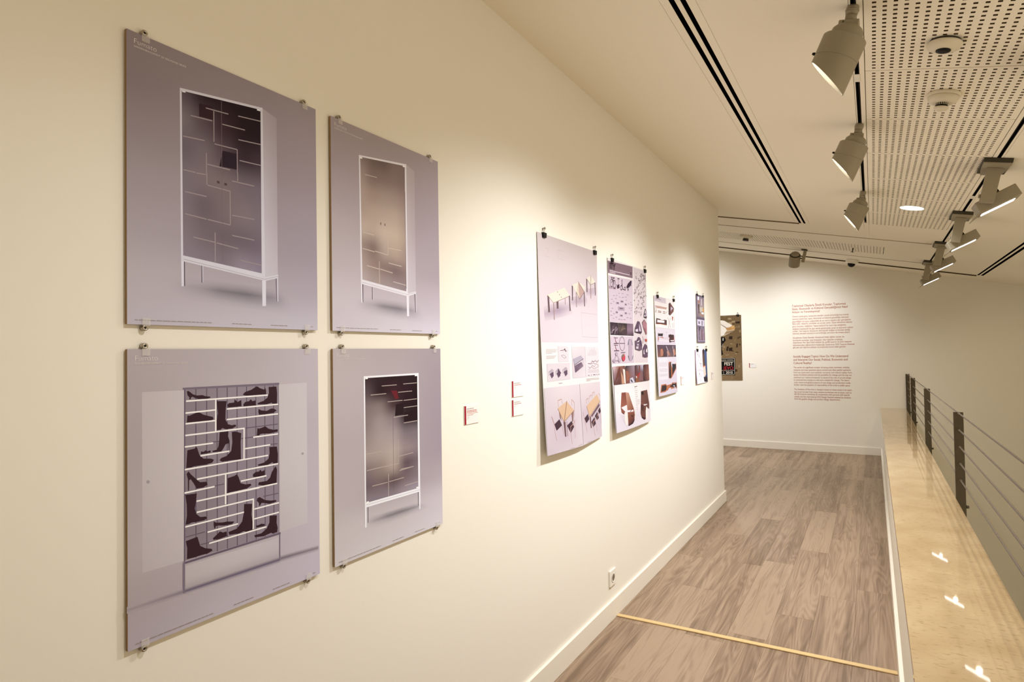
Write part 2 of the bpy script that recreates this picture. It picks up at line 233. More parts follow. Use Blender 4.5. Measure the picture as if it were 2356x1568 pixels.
['g',[[129.7,552.4],[380.3,553],[378.8,157.4],[128.7,160.7]],[[[0.044,0.024,0.032],[0.027,0.012,0.017],[0.02,0.008,0.012],[0.023,0.011,0.015],[0.018,0.007,0.011]],[[0.099,0.07,0.081],[0.02,0.008,0.012],[0.037,0.013,0.019],[0.023,0.008,0.014],[0.016,0.006,0.01]],[[0.199,0.159,0.164],[0.227,0.185,0.185],[0.063,0.035,0.041],[0.018,0.007,0.011],[0.015,0.005,0.008]],[[0.227,0.185,0.192],[0.316,0.267,0.274],[0.25,0.205,0.223],[0.029,0.016,0.023],[0.023,0.011,0.015]],[[0.282,0.235,0.231],[0.352,0.302,0.301],[0.352,0.302,0.311],[0.193,0.159,0.185],[0.186,0.153,0.185]],[[0.343,0.284,0.274],[0.371,0.311,0.301],[0.422,0.358,0.341],[0.282,0.228,0.239],[0.235,0.191,0.207]],[[0.199,0.153,0.164],[0.265,0.205,0.192],[0.401,0.329,0.301],[0.113,0.078,0.095],[0.161,0.125,0.151]],[[0.144,0.109,0.133],[0.167,0.125,0.133],[0.113,0.074,0.081],[0.173,0.13,0.145],[0.206,0.165,0.192]],[[0.242,0.205,0.247],[0.227,0.191,0.231],[0.242,0.205,0.247],[0.307,0.267,0.321],[0.325,0.284,0.351]]]],
['p',[0.128,0.013,0.023],[[246.4,505.3],[274.4,504.9],[284.1,477.8],[267.8,476.2],[258,489.4]]],
['p',[0.018,0.007,0.011],[[269.5,458.1],[308.6,460.5],[307.9,421.1],[264.8,419.7]]],
['p',[0.018,0.007,0.011],[[310.1,429.3],[377.3,431.8],[376.6,395.6],[308.7,395]]],
['l',[0.422,0.358,0.331],2.4,[[204,523.5],[274.7,523.5]]],
['l',[0.422,0.358,0.331],2.4,[[307.6,524.6],[377.2,525.3]]],
['l',[0.422,0.358,0.331],2.4,[[281.6,498.1],[351.8,498.1]]],
['l',[0.422,0.358,0.331],2.4,[[154,497.3],[223.5,497.4]]],
['l',[0.422,0.358,0.331],2.4,[[231.2,469.9],[302.5,469.4]]],
['l',[0.422,0.358,0.331],2.4,[[308.7,468.7],[376.2,469.3]]],
['l',[0.422,0.358,0.331],2.4,[[309.1,444.1],[378.4,444.5]]],
['l',[0.422,0.358,0.331],2.4,[[258.7,416.1],[328.9,416.8]]],
['l',[0.422,0.358,0.331],2.4,[[308.2,392],[377.5,392.6]]],
['l',[0.422,0.358,0.331],2.4,[[131.9,312.6],[202.1,312.1]]],
['l',[0.422,0.358,0.331],2.4,[[283.5,283.1],[354.5,284.7]]],
['l',[0.422,0.358,0.331],2.4,[[290.1,238.3],[353.6,236.7]]],
['l',[0.422,0.358,0.331],2.2,[[280.4,338.6],[279,259.3]]],
['l',[0.422,0.358,0.331],2.6,[[133.1,260.7],[204.7,260.8]]],
['l',[0.422,0.358,0.331],2.6,[[208.3,260.2],[279.6,259.4]]],
['l',[0.422,0.358,0.331],2.6,[[283.7,234.7],[354.8,236.9]]],
['l',[0.422,0.358,0.331],2.6,[[156.6,207.8],[225.4,206.8]]],
['l',[0.422,0.358,0.331],2.6,[[233.8,207.2],[304.5,207.8]]],
['l',[0.422,0.358,0.331],2.6,[[309.9,179.3],[378.4,179.8]]],
['l',[0.422,0.358,0.331],3,[[230.6,232.6],[229.3,161.4]]],
['l',[0.128,0.095,0.105],1.2,[[255.3,428.9],[254.2,170.3]]],
['l',[0.883,0.9,0.9],4.6,[[131.5,551.2],[140.8,551.3]]],
['l',[0.883,0.9,0.9],4.6,[[368.4,551.1],[379.8,551.3]]],
['l',[0.883,0.9,0.9],4.6,[[130.7,161.7],[139.4,161.7]]],
['l',[0.883,0.9,0.9],4.6,[[369,160.5],[378.9,160.1]]],
['p',[0.805,0.823,0.884],[[123.3,156.5],[388.8,154.3],[388.6,143.4],[123.1,146.8]]],
['l',[0.401,0.358,0.383],1,[[129.2,154.2],[387.9,150.1]]],
['p',[0.805,0.823,0.884],[[123.1,147.3],[129.4,147.3],[129.3,84.3],[122.7,85.5]]],
['p',[0.805,0.823,0.884],[[381.1,144.4],[388.6,144],[388.3,82.3],[381.7,83.3]]]]],
'P3':[727,1083,[
['g',[[0,1083],[727,1083],[727,0],[0,0]],[[[0.628,0.596,0.578],[0.628,0.596,0.578]],[[0.628,0.602,0.589],[0.628,0.602,0.589]]]],
['g',[[-1.6,1083.8],[730.5,1084.9],[726.1,548.5],[0.6,544.6]],[[[0.529,0.469,0.469],[0.498,0.431,0.429],[0.488,0.421,0.419]],[[0.518,0.454,0.469],[0.529,0.469,0.479],[0.488,0.421,0.429]],[[0.529,0.469,0.49],[0.508,0.44,0.469],[0.498,0.431,0.459]],[[0.518,0.45,0.49],[0.539,0.474,0.511],[0.529,0.464,0.5]],[[0.529,0.464,0.506],[0.539,0.479,0.516],[0.539,0.479,0.516]]]],
['g',[[40.5,721.2],[315.1,770.5],[385.5,702.9],[53.4,648.2]],[[[0.508,0.44,0.469],[0.439,0.368,0.41],[0.518,0.45,0.484]],[[0.376,0.303,0.355],[0.303,0.232,0.29],[0.43,0.359,0.41]],[[0.498,0.431,0.469],[0.458,0.39,0.439],[0.518,0.454,0.495]]]],
['g',[[351.8,789.2],[564.4,818.3],[582.7,760.2],[368.2,734.2]],[[[0.458,0.39,0.419],[0.394,0.318,0.364],[0.458,0.385,0.424]],[[0.412,0.338,0.391],[0.335,0.262,0.313],[0.43,0.359,0.41]],[[0.518,0.454,0.49],[0.488,0.421,0.464],[0.518,0.454,0.495]]]],
['g',[[560.5,851.8],[713.9,874.2],[717.3,817.4],[563.9,805.6]],[[[0.449,0.381,0.41],[0.385,0.311,0.355],[0.449,0.381,0.415]],[[0.439,0.368,0.415],[0.376,0.303,0.355],[0.449,0.381,0.429]],[[0.518,0.454,0.495],[0.498,0.431,0.474],[0.518,0.454,0.495]]]],
['l',[0.421,0.359,0.364],1.6,[[77.6,1014.8],[118.6,1015.2]]],
['l',[0.421,0.359,0.364],1.6,[[118.6,1015.2],[88.1,981]]],
['l',[0.421,0.359,0.364],1.6,[[80.1,974.3],[123.6,974.6]]],
['l',[0.421,0.359,0.364],1.6,[[211.4,1023],[288.8,1028.3]]],
['l',[0.421,0.359,0.364],1.6,[[236.5,1016.9],[210.1,986.3]]],
['l',[0.421,0.359,0.364],1.6,[[218.3,979.7],[295.9,981.3]]],
['l',[0.421,0.359,0.364],1.6,[[253.5,1011.6],[269.9,986.5]]],
['l',[0.385,0.318,0.347],1.8,[[488.8,714.6],[716.7,714]]],
['l',[0.385,0.318,0.347],1.8,[[495.7,579.7],[719.4,579.8]]],
['l',[0.385,0.318,0.347],1.8,[[488.8,714.6],[495.7,579.7]]],
['l',[0.385,0.318,0.347],1.8,[[548.2,652.5],[552.9,642.1]]],
['l',[0.385,0.318,0.347],1.8,[[606.1,695.4],[609,689.1]]],
['l',[0.385,0.318,0.347],1.8,[[609.7,650.6],[611.5,643.8]]],
['l',[0.385,0.318,0.347],1.8,[[613.2,604.4],[615.1,599.3]]],
['p',[0.11,0.065,0.074],[[185.4,756.5],[208.9,759],[207.6,720.3],[188.2,718.4]]],
['l',[0.267,0.177,0.17],6,[[288.9,782.4],[289.5,748.2]]],
['p',[0.594,0.541,0.459],[[86,781.8],[283.8,835.1],[349.4,799.1],[153.7,745.9]]],
['l',[0.296,0.201,0.175],3,[[89.1,780.2],[153.7,745.9],[348.5,797]]],
['p',[0.11,0.065,0.074],[[87.5,780],[106.3,772.2],[110.1,697.5],[91.7,695.3]]],
['l',[0.267,0.177,0.17],8,[[153.7,745.1],[154.9,661.6]]],
['p',[0.11,0.065,0.074],[[335.7,795.2],[348.5,797.8],[352.9,716.4],[339.2,714.8]]],
['l',[0.208,0.131,0.118],5,[[198.8,805.5],[204.7,805.6]]],
['l',[0.208,0.131,0.118],5,[[221.1,793.9],[227.1,794]]],
['l',[0.208,0.131,0.118],5,[[241.1,781.5],[247.2,781.6]]],
['p',[0.594,0.541,0.459],[[375.3,857.1],[459.9,881.6],[432.9,822.1]]],
['p',[0.594,0.541,0.459],[[460,882.8],[547.9,864.2],[540.7,832.4]]],
['p',[0.376,0.259,0.232],[[460,882.8],[540.7,833.2],[473.9,787.9],[465.7,826.9]]],
['p',[0.518,0.44,0.355],[[460,882.8],[465.7,826.9],[473.9,787.9],[431,821.9]]],
['l',[0.11,0.065,0.074],3,[[460,882.8],[540.7,833.2],[473.9,787.9],[431,821.9]]],
['p',[0.11,0.065,0.074],[[375.3,856.3],[389,852],[386.2,774.9],[374.2,774]]],
['l',[0.267,0.177,0.17],7,[[429.1,821.8],[430.1,742.9]]],
['p',[0.11,0.065,0.074],[[530.6,830.3],[542.6,831.3],[542.8,752.6],[532.7,751.9]]],
['p',[0.594,0.541,0.459],[[569.9,913.2],[630.5,934.6],[631.8,883.1]]],
['p',[0.594,0.541,0.459],[[639,935.5],[697.6,902.5],[633.9,883.3]]],
['l',[0.179,0.105,0.097],3,[[636.9,935.2],[631.8,883.1]]],
['l',[0.208,0.126,0.114],2.4,[[572.8,910.1],[631.8,881.8],[695.4,900.9]]],
['p',[0.11,0.065,0.074],[[568.9,913.1],[582,909.8],[582.4,835.9],[570.1,834.9]]],
['l',[0.267,0.177,0.17],7,[[628.6,881.5],[630,804.6]]],
['p',[0.11,0.065,0.074],[[687.7,898.9],[697.5,901.6],[699,824.7],[690.3,824]]],
['l',[0.421,0.368,0.364],2.2,[[46.8,510.4],[168.6,510.8]]],
['l',[0.421,0.368,0.364],2.2,[[46.6,504.4],[163.1,504.6]]],
['l',[0.421,0.368,0.364],2.2,[[46.4,498.5],[157.6,498.5]]],
['l',[0.421,0.368,0.364],2.2,[[46.2,492.6],[115.5,492.4]]],
['l',[0.421,0.368,0.364],2.2,[[47.4,477.9],[158.7,478.8]]],
['l',[0.421,0.368,0.364],2.2,[[47.2,472.3],[147.9,473.2]]],
['l',[0.421,0.368,0.364],2.2,[[47,466.8],[137.2,467.5]]],
['p',[0.539,0.494,0.516],[[178.1,526.4],[304.6,526.1],[303.8,447.3],[178.9,446.6]]],
['p',[0.518,0.469,0.495],[[49.4,440.6],[311.2,440.8],[309.1,354.2],[48.9,352.4]]],
['g',[[346.2,525.1],[517,526.2],[516.2,356.4],[342.2,357.2]],[[[0.55,0.51,0.522],[0.518,0.469,0.49]],[[0.488,0.431,0.469],[0.508,0.454,0.49]],[[0.508,0.454,0.49],[0.539,0.494,0.522]]]],
['p',[0.55,0.51,0.533],[[522.3,525.4],[722.9,524.8],[726,354.9],[519.4,356.3]]],
['l',[0.128,0.062,0.074],3,[[206.1,504.7],[250.3,507.7],[261.7,514.4],[270.6,500.5],[284.8,503.5]]],
['l',[0.07,0.034,0.047],6,[[254.2,513.1],[268.7,500.5]]],
['l',[0.274,0.213,0.218],2.4,[[214.3,479.7],[249.3,480.8],[271.3,468.9],[250.6,464],[214.2,476.8]]],
['l',[0.351,0.288,0.297],2,[[238.1,504.7],[237.7,492.1]]],
['p',[0.335,0.295,0.338],[[64.8,401.6],[99.1,414.7],[121.2,405.3],[84.7,391.8]]],
['p',[0.094,0.056,0.093],[[74.5,390.5],[115.8,400.2],[116.8,377.9],[92.4,366.7]]],
['l',[0.07,0.04,0.064],2.4,[[64.8,401.2],[69.2,381.9]]],
['p',[0.335,0.295,0.338],[[138.5,402],[174.2,415.4],[197.2,405.7],[159.2,392]]],
['p',[0.094,0.056,0.093],[[148.6,390.7],[191.6,400.5],[192.7,377.7],[167.2,366.3]]],
['l',[0.07,0.04,0.064],2.4,[[138.4,401.6],[143,381.9]]],
['p',[0.335,0.295,0.338],[[220.9,406.8],[258.4,420.6],[282.5,410.7],[242.7,396.6]]],
['p',[0.094,0.056,0.093],[[231.5,395.2],[276.6,405.4],[277.7,382.1],[251,370.3]]],
['l',[0.07,0.04,0.064],2.4,[[220.9,406.4],[225.7,386.2]]],
['p',[0.083,0.045,0.078],[[167.1,415.6],[202.1,390.7],[176.4,375],[164.5,391.8]]],
['p',[0.335,0.303,0.364],[[358.6,459.5],[461.5,477.5],[492.2,458],[369.3,426.4]]],
['g',[[369.1,422.5],[464.3,441.5],[488.6,416.9],[377.7,384.5]],[[[0.152,0.105,0.143],[0.11,0.071,0.11]],[[0.094,0.059,0.093],[0.208,0.156,0.199]]]],
['l',[0.06,0.036,0.058],3,[[358.6,459.5],[369.3,426.4],[492.2,458]]],
['l',[0.07,0.043,0.067],3,[[369.2,424.7],[374.9,388.9]]],
['l',[0.208,0.161,0.193],3,[[485.7,453.6],[486.6,420.1]]],
['l',[0.376,0.318,0.322],2,[[555.1,474.7],[555.5,484.7]]],
['l',[0.376,0.318,0.322],2,[[570.4,474.6],[571.3,498.3]]],
['l',[0.376,0.318,0.322],2,[[585.9,474.5],[587.1,507.5]]],
['l',[0.376,0.318,0.322],2,[[601.4,474.4],[602.8,511.2]]],
['l',[0.376,0.318,0.322],2,[[617.1,474.3],[618.7,515.8]]],
['l',[0.376,0.318,0.322],2,[[632.9,474.2],[634.2,509.4]]],
['l',[0.376,0.318,0.322],2,[[648.9,474.1],[650.6,521.6]]],
['l',[0.376,0.318,0.322],2,[[664.9,474],[666.3,510.4]]],
['l',[0.376,0.318,0.322],2,[[681.1,473.9],[682.1,500.1]]],
['l',[0.147,0.043,0.055],3,[[556.8,431],[595.2,427.1],[616,443.8],[643,438.8],[669.7,445.9],[689,434.8],[717.6,446.2]]],
['l',[0.274,0.183,0.17],2.4,[[559.4,411.8],[588.8,404.2],[617.4,419.7],[651.1,409.7],[674.8,428],[716.4,415.4]]],
['l',[0.296,0.213,0.199],2.2,[[561,397.2],[605.8,410.8],[644.9,398.3],[716.3,410.7]]],
['l',[0.208,0.109,0.123],2.4,[[600.8,427],[634.8,433.3],[663.1,425.8]]],
['l',[0.439,0.385,0.382],1.8,[[550,393.8],[720.3,391.1]]],
['l',[0.439,0.385,0.382],1.8,[[549.7,387.5],[720,384.5]]],
['l',[0.439,0.385,0.382],1.8,[[549.5,381.1],[719.8,377.9]]],
['l',[0.152,0.062,0.071],3.4,[[551.1,364.2],[568.6,364.1]]],
['l',[0.152,0.062,0.071],3.4,[[592.9,364.2],[601.8,363.9]]],
['l',[0.152,0.062,0.071],3.4,[[626.6,364.4],[658.6,363.8]]],
['l',[0.152,0.062,0.071],3.4,[[678.2,363.6],[689.8,363.2]]],
['l',[0.152,0.062,0.071],3.4,[[707.4,363.6],[721.6,363.6]]],
['l',[0.412,0.359,0.355],1.9,[[522.3,345.8],[718.5,343.8]]],
['l',[0.412,0.359,0.355],1.9,[[522,339.9],[718.3,338.1]]],
['l',[0.412,0.359,0.355],1.9,[[521.8,334.1],[580.7,334.3]]],
['l',[0.351,0.295,0.297],2.4,[[168.9,339.5],[211.2,338.9]]],
['g',[[7.7,323.6],[417.8,321.8],[431.5,-10.3],[1.6,-0.3]],[[[0.518,0.459,0.49],[0.55,0.494,0.516],[0.529,0.469,0.5]],[[0.508,0.445,0.479],[0.529,0.469,0.495],[0.508,0.445,0.479]],[[0.498,0.431,0.484],[0.468,0.398,0.459],[0.518,0.454,0.5]],[[0.508,0.44,0.49],[0.468,0.394,0.459],[0.529,0.464,0.511]],[[0.498,0.431,0.479],[0.518,0.454,0.506],[0.539,0.479,0.522]]]],
['g',[[425,323.2],[727.1,320.7],[731.9,0.4],[433.6,-9.7]],[[[0.539,0.484,0.5],[0.518,0.459,0.479]],[[0.508,0.445,0.474],[0.518,0.454,0.484]],[[0.468,0.394,0.449],[0.43,0.359,0.419]],[[0.498,0.431,0.479],[0.478,0.407,0.469]],[[0.529,0.469,0.511],[0.508,0.445,0.49]]]],
['l',[0.376,0.219,0.181],3.6,[[149.8,222.6],[146.5,252.7],[188.5,258.8],[196.7,233.4]]],
['l',[0.376,0.219,0.181],3.6,[[306.2,216.8],[309.2,246.5],[342.5,227.8],[333.1,154.5]]],
['l',[0.376,0.219,0.181],3.6,[[68.2,180.9],[92.3,140.4],[95,93.8],[109.2,57.7]]],
['l',[0.376,0.219,0.181],3.6,[[332.3,133],[326.2,43.3]]],
['l',[0.376,0.219,0.181],3.6,[[274.6,77.2],[283.9,19.5]]],
['l',[0.376,0.219,0.181],3.6,[[175,127.8],[189.6,80.7]]],
['l',[0.376,0.219,0.181],3.6,[[238.3,112.8],[238.5,66.6]]],
['l',[0.376,0.219,0.181],3.6,[[505.6,210.6],[503.1,231],[535.6,237.8],[537,217.3]]],
['l',[0.376,0.219,0.181],3.6,[[554.9,229.7],[553.3,245.8],[586.6,252.8],[585.9,234.5]]],
['l',[0.376,0.219,0.181],3.6,[[602,245],[600.4,262.6],[629.8,267.3],[629.2,250.2]]],
['l',[0.376,0.219,0.181],3.6,[[698.6,253],[726.4,237.1]]],
['l',[0.376,0.219,0.181],3.6,[[451.4,168],[470.5,119.4],[494.6,56.4]]],
['l',[0.376,0.219,0.181],3.6,[[593.3,70.5],[616.1,18]]],
['l',[0.376,0.219,0.181],3.6,[[633.5,89.5],[654.6,40.6]]],
['l',[0.376,0.219,0.181],3.6,[[722.9,142.2],[722.8,75.7]]],
['p',[0.208,0.122,0.114],[[150.8,200],[168.1,188.2],[174,150.6],[156.7,166.6]]],
['p',[0.208,0.122,0.114],[[297,172.7],[328.4,187.1],[314.9,134.7],[300.2,127.6]]],
['p',[0.518,0.359,0.239],[[139,215.2],[246.6,243.2],[332.3,189],[202.5,140.8]]],
['l',[0.147,0.062,0.049],5,[[248.4,242.2],[204.4,141.4]]],
['l',[0.208,0.105,0.074],3,[[139,214],[202.5,140.8],[332.3,188.1]]],
['p',[0.119,0.062,0.067],[[195.3,141.5],[218.9,140],[218.2,64.9],[203.6,65.8]]],
['l',[0.208,0.122,0.118],4,[[234.6,140.5],[234.8,65]]],
['p',[0.052,0.026,0.037],[[93.2,141.2],[151.2,160.6],[176.7,126.8],[112.7,107.5]]],
['p',[0.052,0.026,0.037],[[234.8,119.1],[291.9,137],[321.5,103.1],[274.5,75.9]]],
['l',[0.376,0.219,0.181],5,[[272.7,77.4],[277.6,108.7],[314.3,119.8],[336.3,136.9]]],
['l',[0.376,0.219,0.181],5,[[68.2,180.9],[93.2,141.2]]],
['p',[0.518,0.359,0.239],[[504,196.3],[670.5,250.9],[715.8,208.3],[540.5,133.5]]],
['l',[0.208,0.105,0.074],3,[[506.1,194.8],[540.5,133.5],[715.8,207.4]]],
['p',[0.137,0.075,0.078],[[540.4,132.6],[560.2,135.3],[566.6,68.8],[551.2,68.2]]],
['p',[0.123,0.068,0.081],[[564.7,137.6],[701.2,196.1],[707.7,181.4],[575.4,127.5]]],
['p',[0.052,0.026,0.037],[[465.7,132.4],[517.4,151.9],[535.7,121.2],[490,103.2]]],
['p',[0.052,0.026,0.037],[[565.6,102.8],[615.5,124.7],[634.5,84.7],[588.8,70.1]]],
['p',[0.052,0.026,0.037],[[622.5,129.6],[664.4,149.2],[688.7,112.2],[655.8,102.2]]],
['p',[0.052,0.026,0.037],[[678.6,154.5],[709.8,172.7],[725.4,146.8],[698.9,133.9]]],
['l',[0.376,0.219,0.181],5,[[588.9,71],[592.1,98.3],[634.4,112.7]]],
['l',[0.376,0.219,0.181],5,[[653.5,103.4],[659.1,129],[692.1,140.2]]],
['l',[0.376,0.311,0.33],2.2,[[257.7,-1.1],[308.1,-2.5]]],
['l',[0.376,0.311,0.33],2.2,[[359,-0.7],[419.5,-1.2]]],
['l',[0.376,0.311,0.33],2.2,[[487.2,-1.1],[551.9,-1.7]]]]],
'P4':[722,1075,[
['g',[[0,1075],[722,1075],[722,0],[0,0]],[[[0.641,0.608,0.596],[0.617,0.573,0.56]],[[0.629,0.596,0.596],[0.617,0.573,0.572]]]],
['p',[0.175,0.115,0.143],[[2.1,1056.9],[446.7,1070.1],[441.5,991],[1.9,980.6]]],
['l',[0.115,0.071,0.095],2.2,[[149.4,1039.6],[162.6,1023]]],
['l',[0.115,0.071,0.095],2.2,[[181.3,1040.6],[193.6,1023.3]]],
['l',[0.115,0.071,0.095],2.2,[[209.1,1041.1],[224.9,1023.7]]],
['l',[0.115,0.071,0.095],2.2,[[246.5,1042.7],[256.7,1024.1]]],
['l',[0.115,0.071,0.095],2.2,[[279.8,1043.8],[289,1024.4]]],
['l',[0.115,0.071,0.095],2.2,[[306.5,1044],[321.7,1024.8]]],
['l',[0.115,0.071,0.095],2.2,[[338.3,1044.9],[354.9,1025.2]]],
['l',[0.115,0.071,0.095],2.2,[[371.8,1045.8],[388.6,1025.6]]],
['l',[0.548,0.474,0.513],4.6,[[29.5,999.5],[383.8,1007.2]]],
['l',[0.548,0.474,0.513],4.6,[[29,989.6],[126,991.3]]],
['l',[0.029,0.012,0.021],14,[[406.9,1026],[411.1,1015.7]]],
['p',[0.454,0.382,0.438],[[4.2,967.2],[440.7,978.9],[429.8,682.7],[3.1,678.9]]],
['p',[0.454,0.382,0.438],[[2.3,592.2],[426.6,596.3],[419.8,419.4],[4.7,419.7]]],
['p',[0.505,0.444,0.459],[[461.5,1067.6],[721.3,1068],[718.7,415.4],[427.2,419.3]]],
['p',[0.319,0.234,0.283],[[3.6,902.8],[131.6,902.7],[130.8,889.7],[4.6,884.9]]],
['l',[0.038,0.018,0.034],5,[[77.4,925.5],[74.7,914.6],[68.3,905.4],[59.6,899.9],[50.3,899.1],[42.2,903],[36.9,911],[35.4,921.5],[38.1,932.3],[44.4,941.4],[53,947],[62.4,948],[70.5,944.1],[75.9,936.1],[77.4,925.5]]],
['l',[0.038,0.018,0.034],6,[[121.8,919.8],[119.2,908.1],[113.2,898.4],[105.2,892.5],[96.6,891.8],[89.2,896.2],[84.4,904.9],[83.2,916.2],[85.7,927.8],[91.6,937.5],[99.6,943.4],[108.2,944.3],[115.7,939.9],[120.5,931.2],[121.8,919.8]]],
['l',[0.038,0.018,0.034],6,[[56.3,923.5],[81.1,953.7],[102.4,918]]],
['l',[0.038,0.018,0.034],7,[[50,958.4],[68.8,958]]],
['l',[0.038,0.018,0.034],7,[[79.3,958.3],[108,958.9]]],
['l',[0.038,0.018,0.034],5,[[54.8,951],[90.6,934.8]]],
['l',[0.038,0.018,0.034],6,[[158.9,961],[189.9,962.5]]],
['l',[0.193,0.124,0.154],5,[[174.3,961.3],[170,926.4]]],
['p',[0.038,0.018,0.034],[[141.6,925.7],[156.3,917],[171.1,926.5],[187.7,926.1],[189.7,903.8],[155,894.7],[142.4,903.6]]],
['l',[0.038,0.018,0.034],6,[[239.4,909.1],[237.3,902.9],[232.3,897.6],[225.3,894.2],[217.7,893.6],[211.1,895.7],[206.7,900.2],[205.4,906.1],[207.4,912.3],[212.4,917.6],[219.4,920.9],[226.9,921.6],[233.6,919.5],[238.1,915.1],[239.4,909.1]]],
['l',[0.038,0.018,0.034],6,[[240.4,962.8],[232.4,924.1]]],
['l',[0.038,0.018,0.034],6,[[302.7,909],[301,904.5],[296.9,900.6],[291.1,898.2],[284.9,897.7],[279.4,899.1],[275.8,902.3],[274.7,906.5],[276.3,911],[280.4,914.8],[286.1,917.2],[292.4,917.8],[297.9,916.4],[301.6,913.2],[302.7,909]]],
['l',[0.038,0.018,0.034],6,[[233.9,949],[248,900.8],[278.9,900.2]]],
['l',[0.138,0.082,0.108],5,[[228.5,952.5],[246.1,962.5]]],
['p',[0.025,0.012,0.025],[[315.2,921.4],[343.8,945.1],[393.4,969],[419.3,972.4],[415.6,954.1],[374.8,924.7],[329.8,911.4]]],
['p',[0.038,0.018,0.034],[[335.8,911.9],[355,914.4],[351.5,897.2],[339.6,897.1]]],
['p',[0.038,0.018,0.034],[[398.1,948.1],[412.7,947.4],[407,934],[394.8,934.2]]],
['l',[0.288,0.214,0.259],4,[[169.9,869.6],[187.6,869.5]]],
['l',[0.288,0.214,0.259],4,[[229.1,871.2],[256.4,871.8]]],
['l',[0.288,0.214,0.259],4,[[314.2,869],[352.2,870.3]]],
['l',[0.288,0.214,0.259],4,[[75,847.6],[100.4,848]]],
['l',[0.288,0.214,0.259],4,[[126.4,852.4],[143.7,852.2]]],
['l',[0.288,0.214,0.259],4,[[179.5,844.9],[197.2,844.6]]],
['l',[0.288,0.214,0.259],4,[[226.5,846.4],[263,847.5]]],
['l',[0.288,0.214,0.259],4,[[280.5,852.6],[317.9,853.8]]],
['l',[0.288,0.214,0.259],4,[[105.8,830.4],[131.6,830.8]]],
['l',[0.288,0.214,0.259],4,[[37.9,821.1],[63,821.3]]],
['l',[0.288,0.214,0.259],4,[[298,833.9],[316.7,833.6]]],
['l',[0.288,0.214,0.259],4,[[71.7,809.7],[88.6,809.3]]],
['l',[0.288,0.214,0.259],4,[[26.1,795.2],[51,795.3]]],
['l',[0.288,0.214,0.259],4,[[386.5,824.6],[405.9,824.2]]],
['l',[0.288,0.214,0.259],4,[[338.9,812],[357.9,811.6]]],
['l',[0.288,0.214,0.259],4,[[391.5,808.7],[430.8,809.6]]],
['l',[0.288,0.214,0.259],4,[[44.1,764.9],[69.1,764.8]]],
['l',[0.288,0.214,0.259],4,[[351.4,784.2],[380.2,784.3]]],
['l',[0.288,0.214,0.259],4,[[396.2,787.8],[415.8,787.2]]],
['l',[0.288,0.214,0.259],4,[[389.1,771.6],[408.6,771]]],
['l',[0.288,0.214,0.259],4,[[20.3,746.7],[45.1,746.5]]],
['l',[0.288,0.214,0.259],4,[[66.2,733.1],[91.6,732.8]]],
['l',[0.288,0.214,0.259],4,[[17.8,721.2],[50.9,721.3]]],
['l',[0.288,0.214,0.259],4,[[341.9,746.7],[380.2,747]]],
['l',[0.288,0.214,0.259],4,[[103.2,713.5],[129,713.1]]],
['l',[0.288,0.214,0.259],4,[[61.4,704.4],[78.2,703.6]]],
['l',[0.288,0.214,0.259],4,[[302.4,719.6],[340.1,719.7]]],
['l',[0.288,0.214,0.259],4,[[365.1,717.5],[394.1,717.1]]],
['l',[0.288,0.214,0.259],4,[[151.1,702.5],[186.3,702.4]]],
['l',[0.288,0.214,0.259],4,[[197.4,700.5],[224.2,700]]],
['l',[0.288,0.214,0.259],4,[[243.7,703.7],[280.5,703.7]]],
['p',[0.319,0.241,0.299],[[152.6,781.9],[269.4,784.9],[267.9,761.7],[151.3,759.3]]],
['l',[0.079,0.044,0.072],5,[[180.6,772.3],[239,774.2]]],
['p',[0.319,0.241,0.299],[[199.3,824.8],[253.6,826.7],[252.8,813.4],[198.5,811.7]]],
['l',[0.079,0.044,0.072],5,[[212.4,819.2],[239.5,819.4]]],
['p',[0.319,0.241,0.299],[[121.7,809.6],[174.1,811.3],[173.3,798.3],[121,796.7]]],
['l',[0.079,0.044,0.072],5,[[134.4,804.1],[160.5,804.2]]],
['p',[0.319,0.241,0.299],[[275.6,810.3],[312.9,811.5],[312.1,798.1],[274.8,797]]],
['l',[0.079,0.044,0.072],5,[[284.5,804.3],[303.1,803.8]]],
['p',[0.319,0.241,0.299],[[109.7,750.5],[148.6,751.2],[147.8,738.3],[108.9,737.7]]],
['l',[0.079,0.044,0.072],5,[[119,744.6],[138.4,744.1]]],
['p',[0.319,0.241,0.299],[[269.7,753.2],[311.6,754],[310.8,740.6],[268.9,740]]],
['l',[0.079,0.044,0.072],5,[[279.7,747.1],[300.6,746.6]]],
['p',[0.319,0.241,0.299],[[184.9,733.6],[234.3,734.3],[233.5,721.2],[184.1,720.6]]],
['l',[0.079,0.044,0.072],5,[[196.8,727.7],[221.4,727.3]]],
['p',[0.035,0.021,0.031],[[5.1,678.2],[146.4,678.6],[143.9,599.8],[5.8,599.3]]],
['l',[0.164,0.111,0.138],4,[[9.4,609.1],[48.2,656.3]]],
['l',[0.379,0.309,0.36],4,[[22.7,609.4],[58.8,641.7]]],
['l',[0.164,0.111,0.138],4,[[36.2,610.5],[71.5,661.5]]],
['l',[0.379,0.309,0.36],4,[[50.7,627.7],[81.8,638.5]]],
['l',[0.164,0.111,0.138],4,[[64.2,625.4],[94.2,651.6]]],
['l',[0.379,0.309,0.36],4,[[76.7,604.8],[106,652.3]]],
['l',[0.164,0.111,0.138],4,[[91.3,619.4],[117.8,651.9]]],
['l',[0.379,0.309,0.36],4,[[105.6,626.9],[129,641.9]]],
['l',[0.164,0.111,0.138],4,[[118.5,610.5],[141.3,647.5]]],
['g',[[150.8,678.8],[299.9,680.4],[297.2,600.5],[146.1,599.9]],[[[0.033,0.023,0.027],[0.029,0.019,0.023]],[[0.079,0.056,0.052],[0.045,0.028,0.031]],[[0.023,0.015,0.02],[0.065,0.037,0.046]]]],
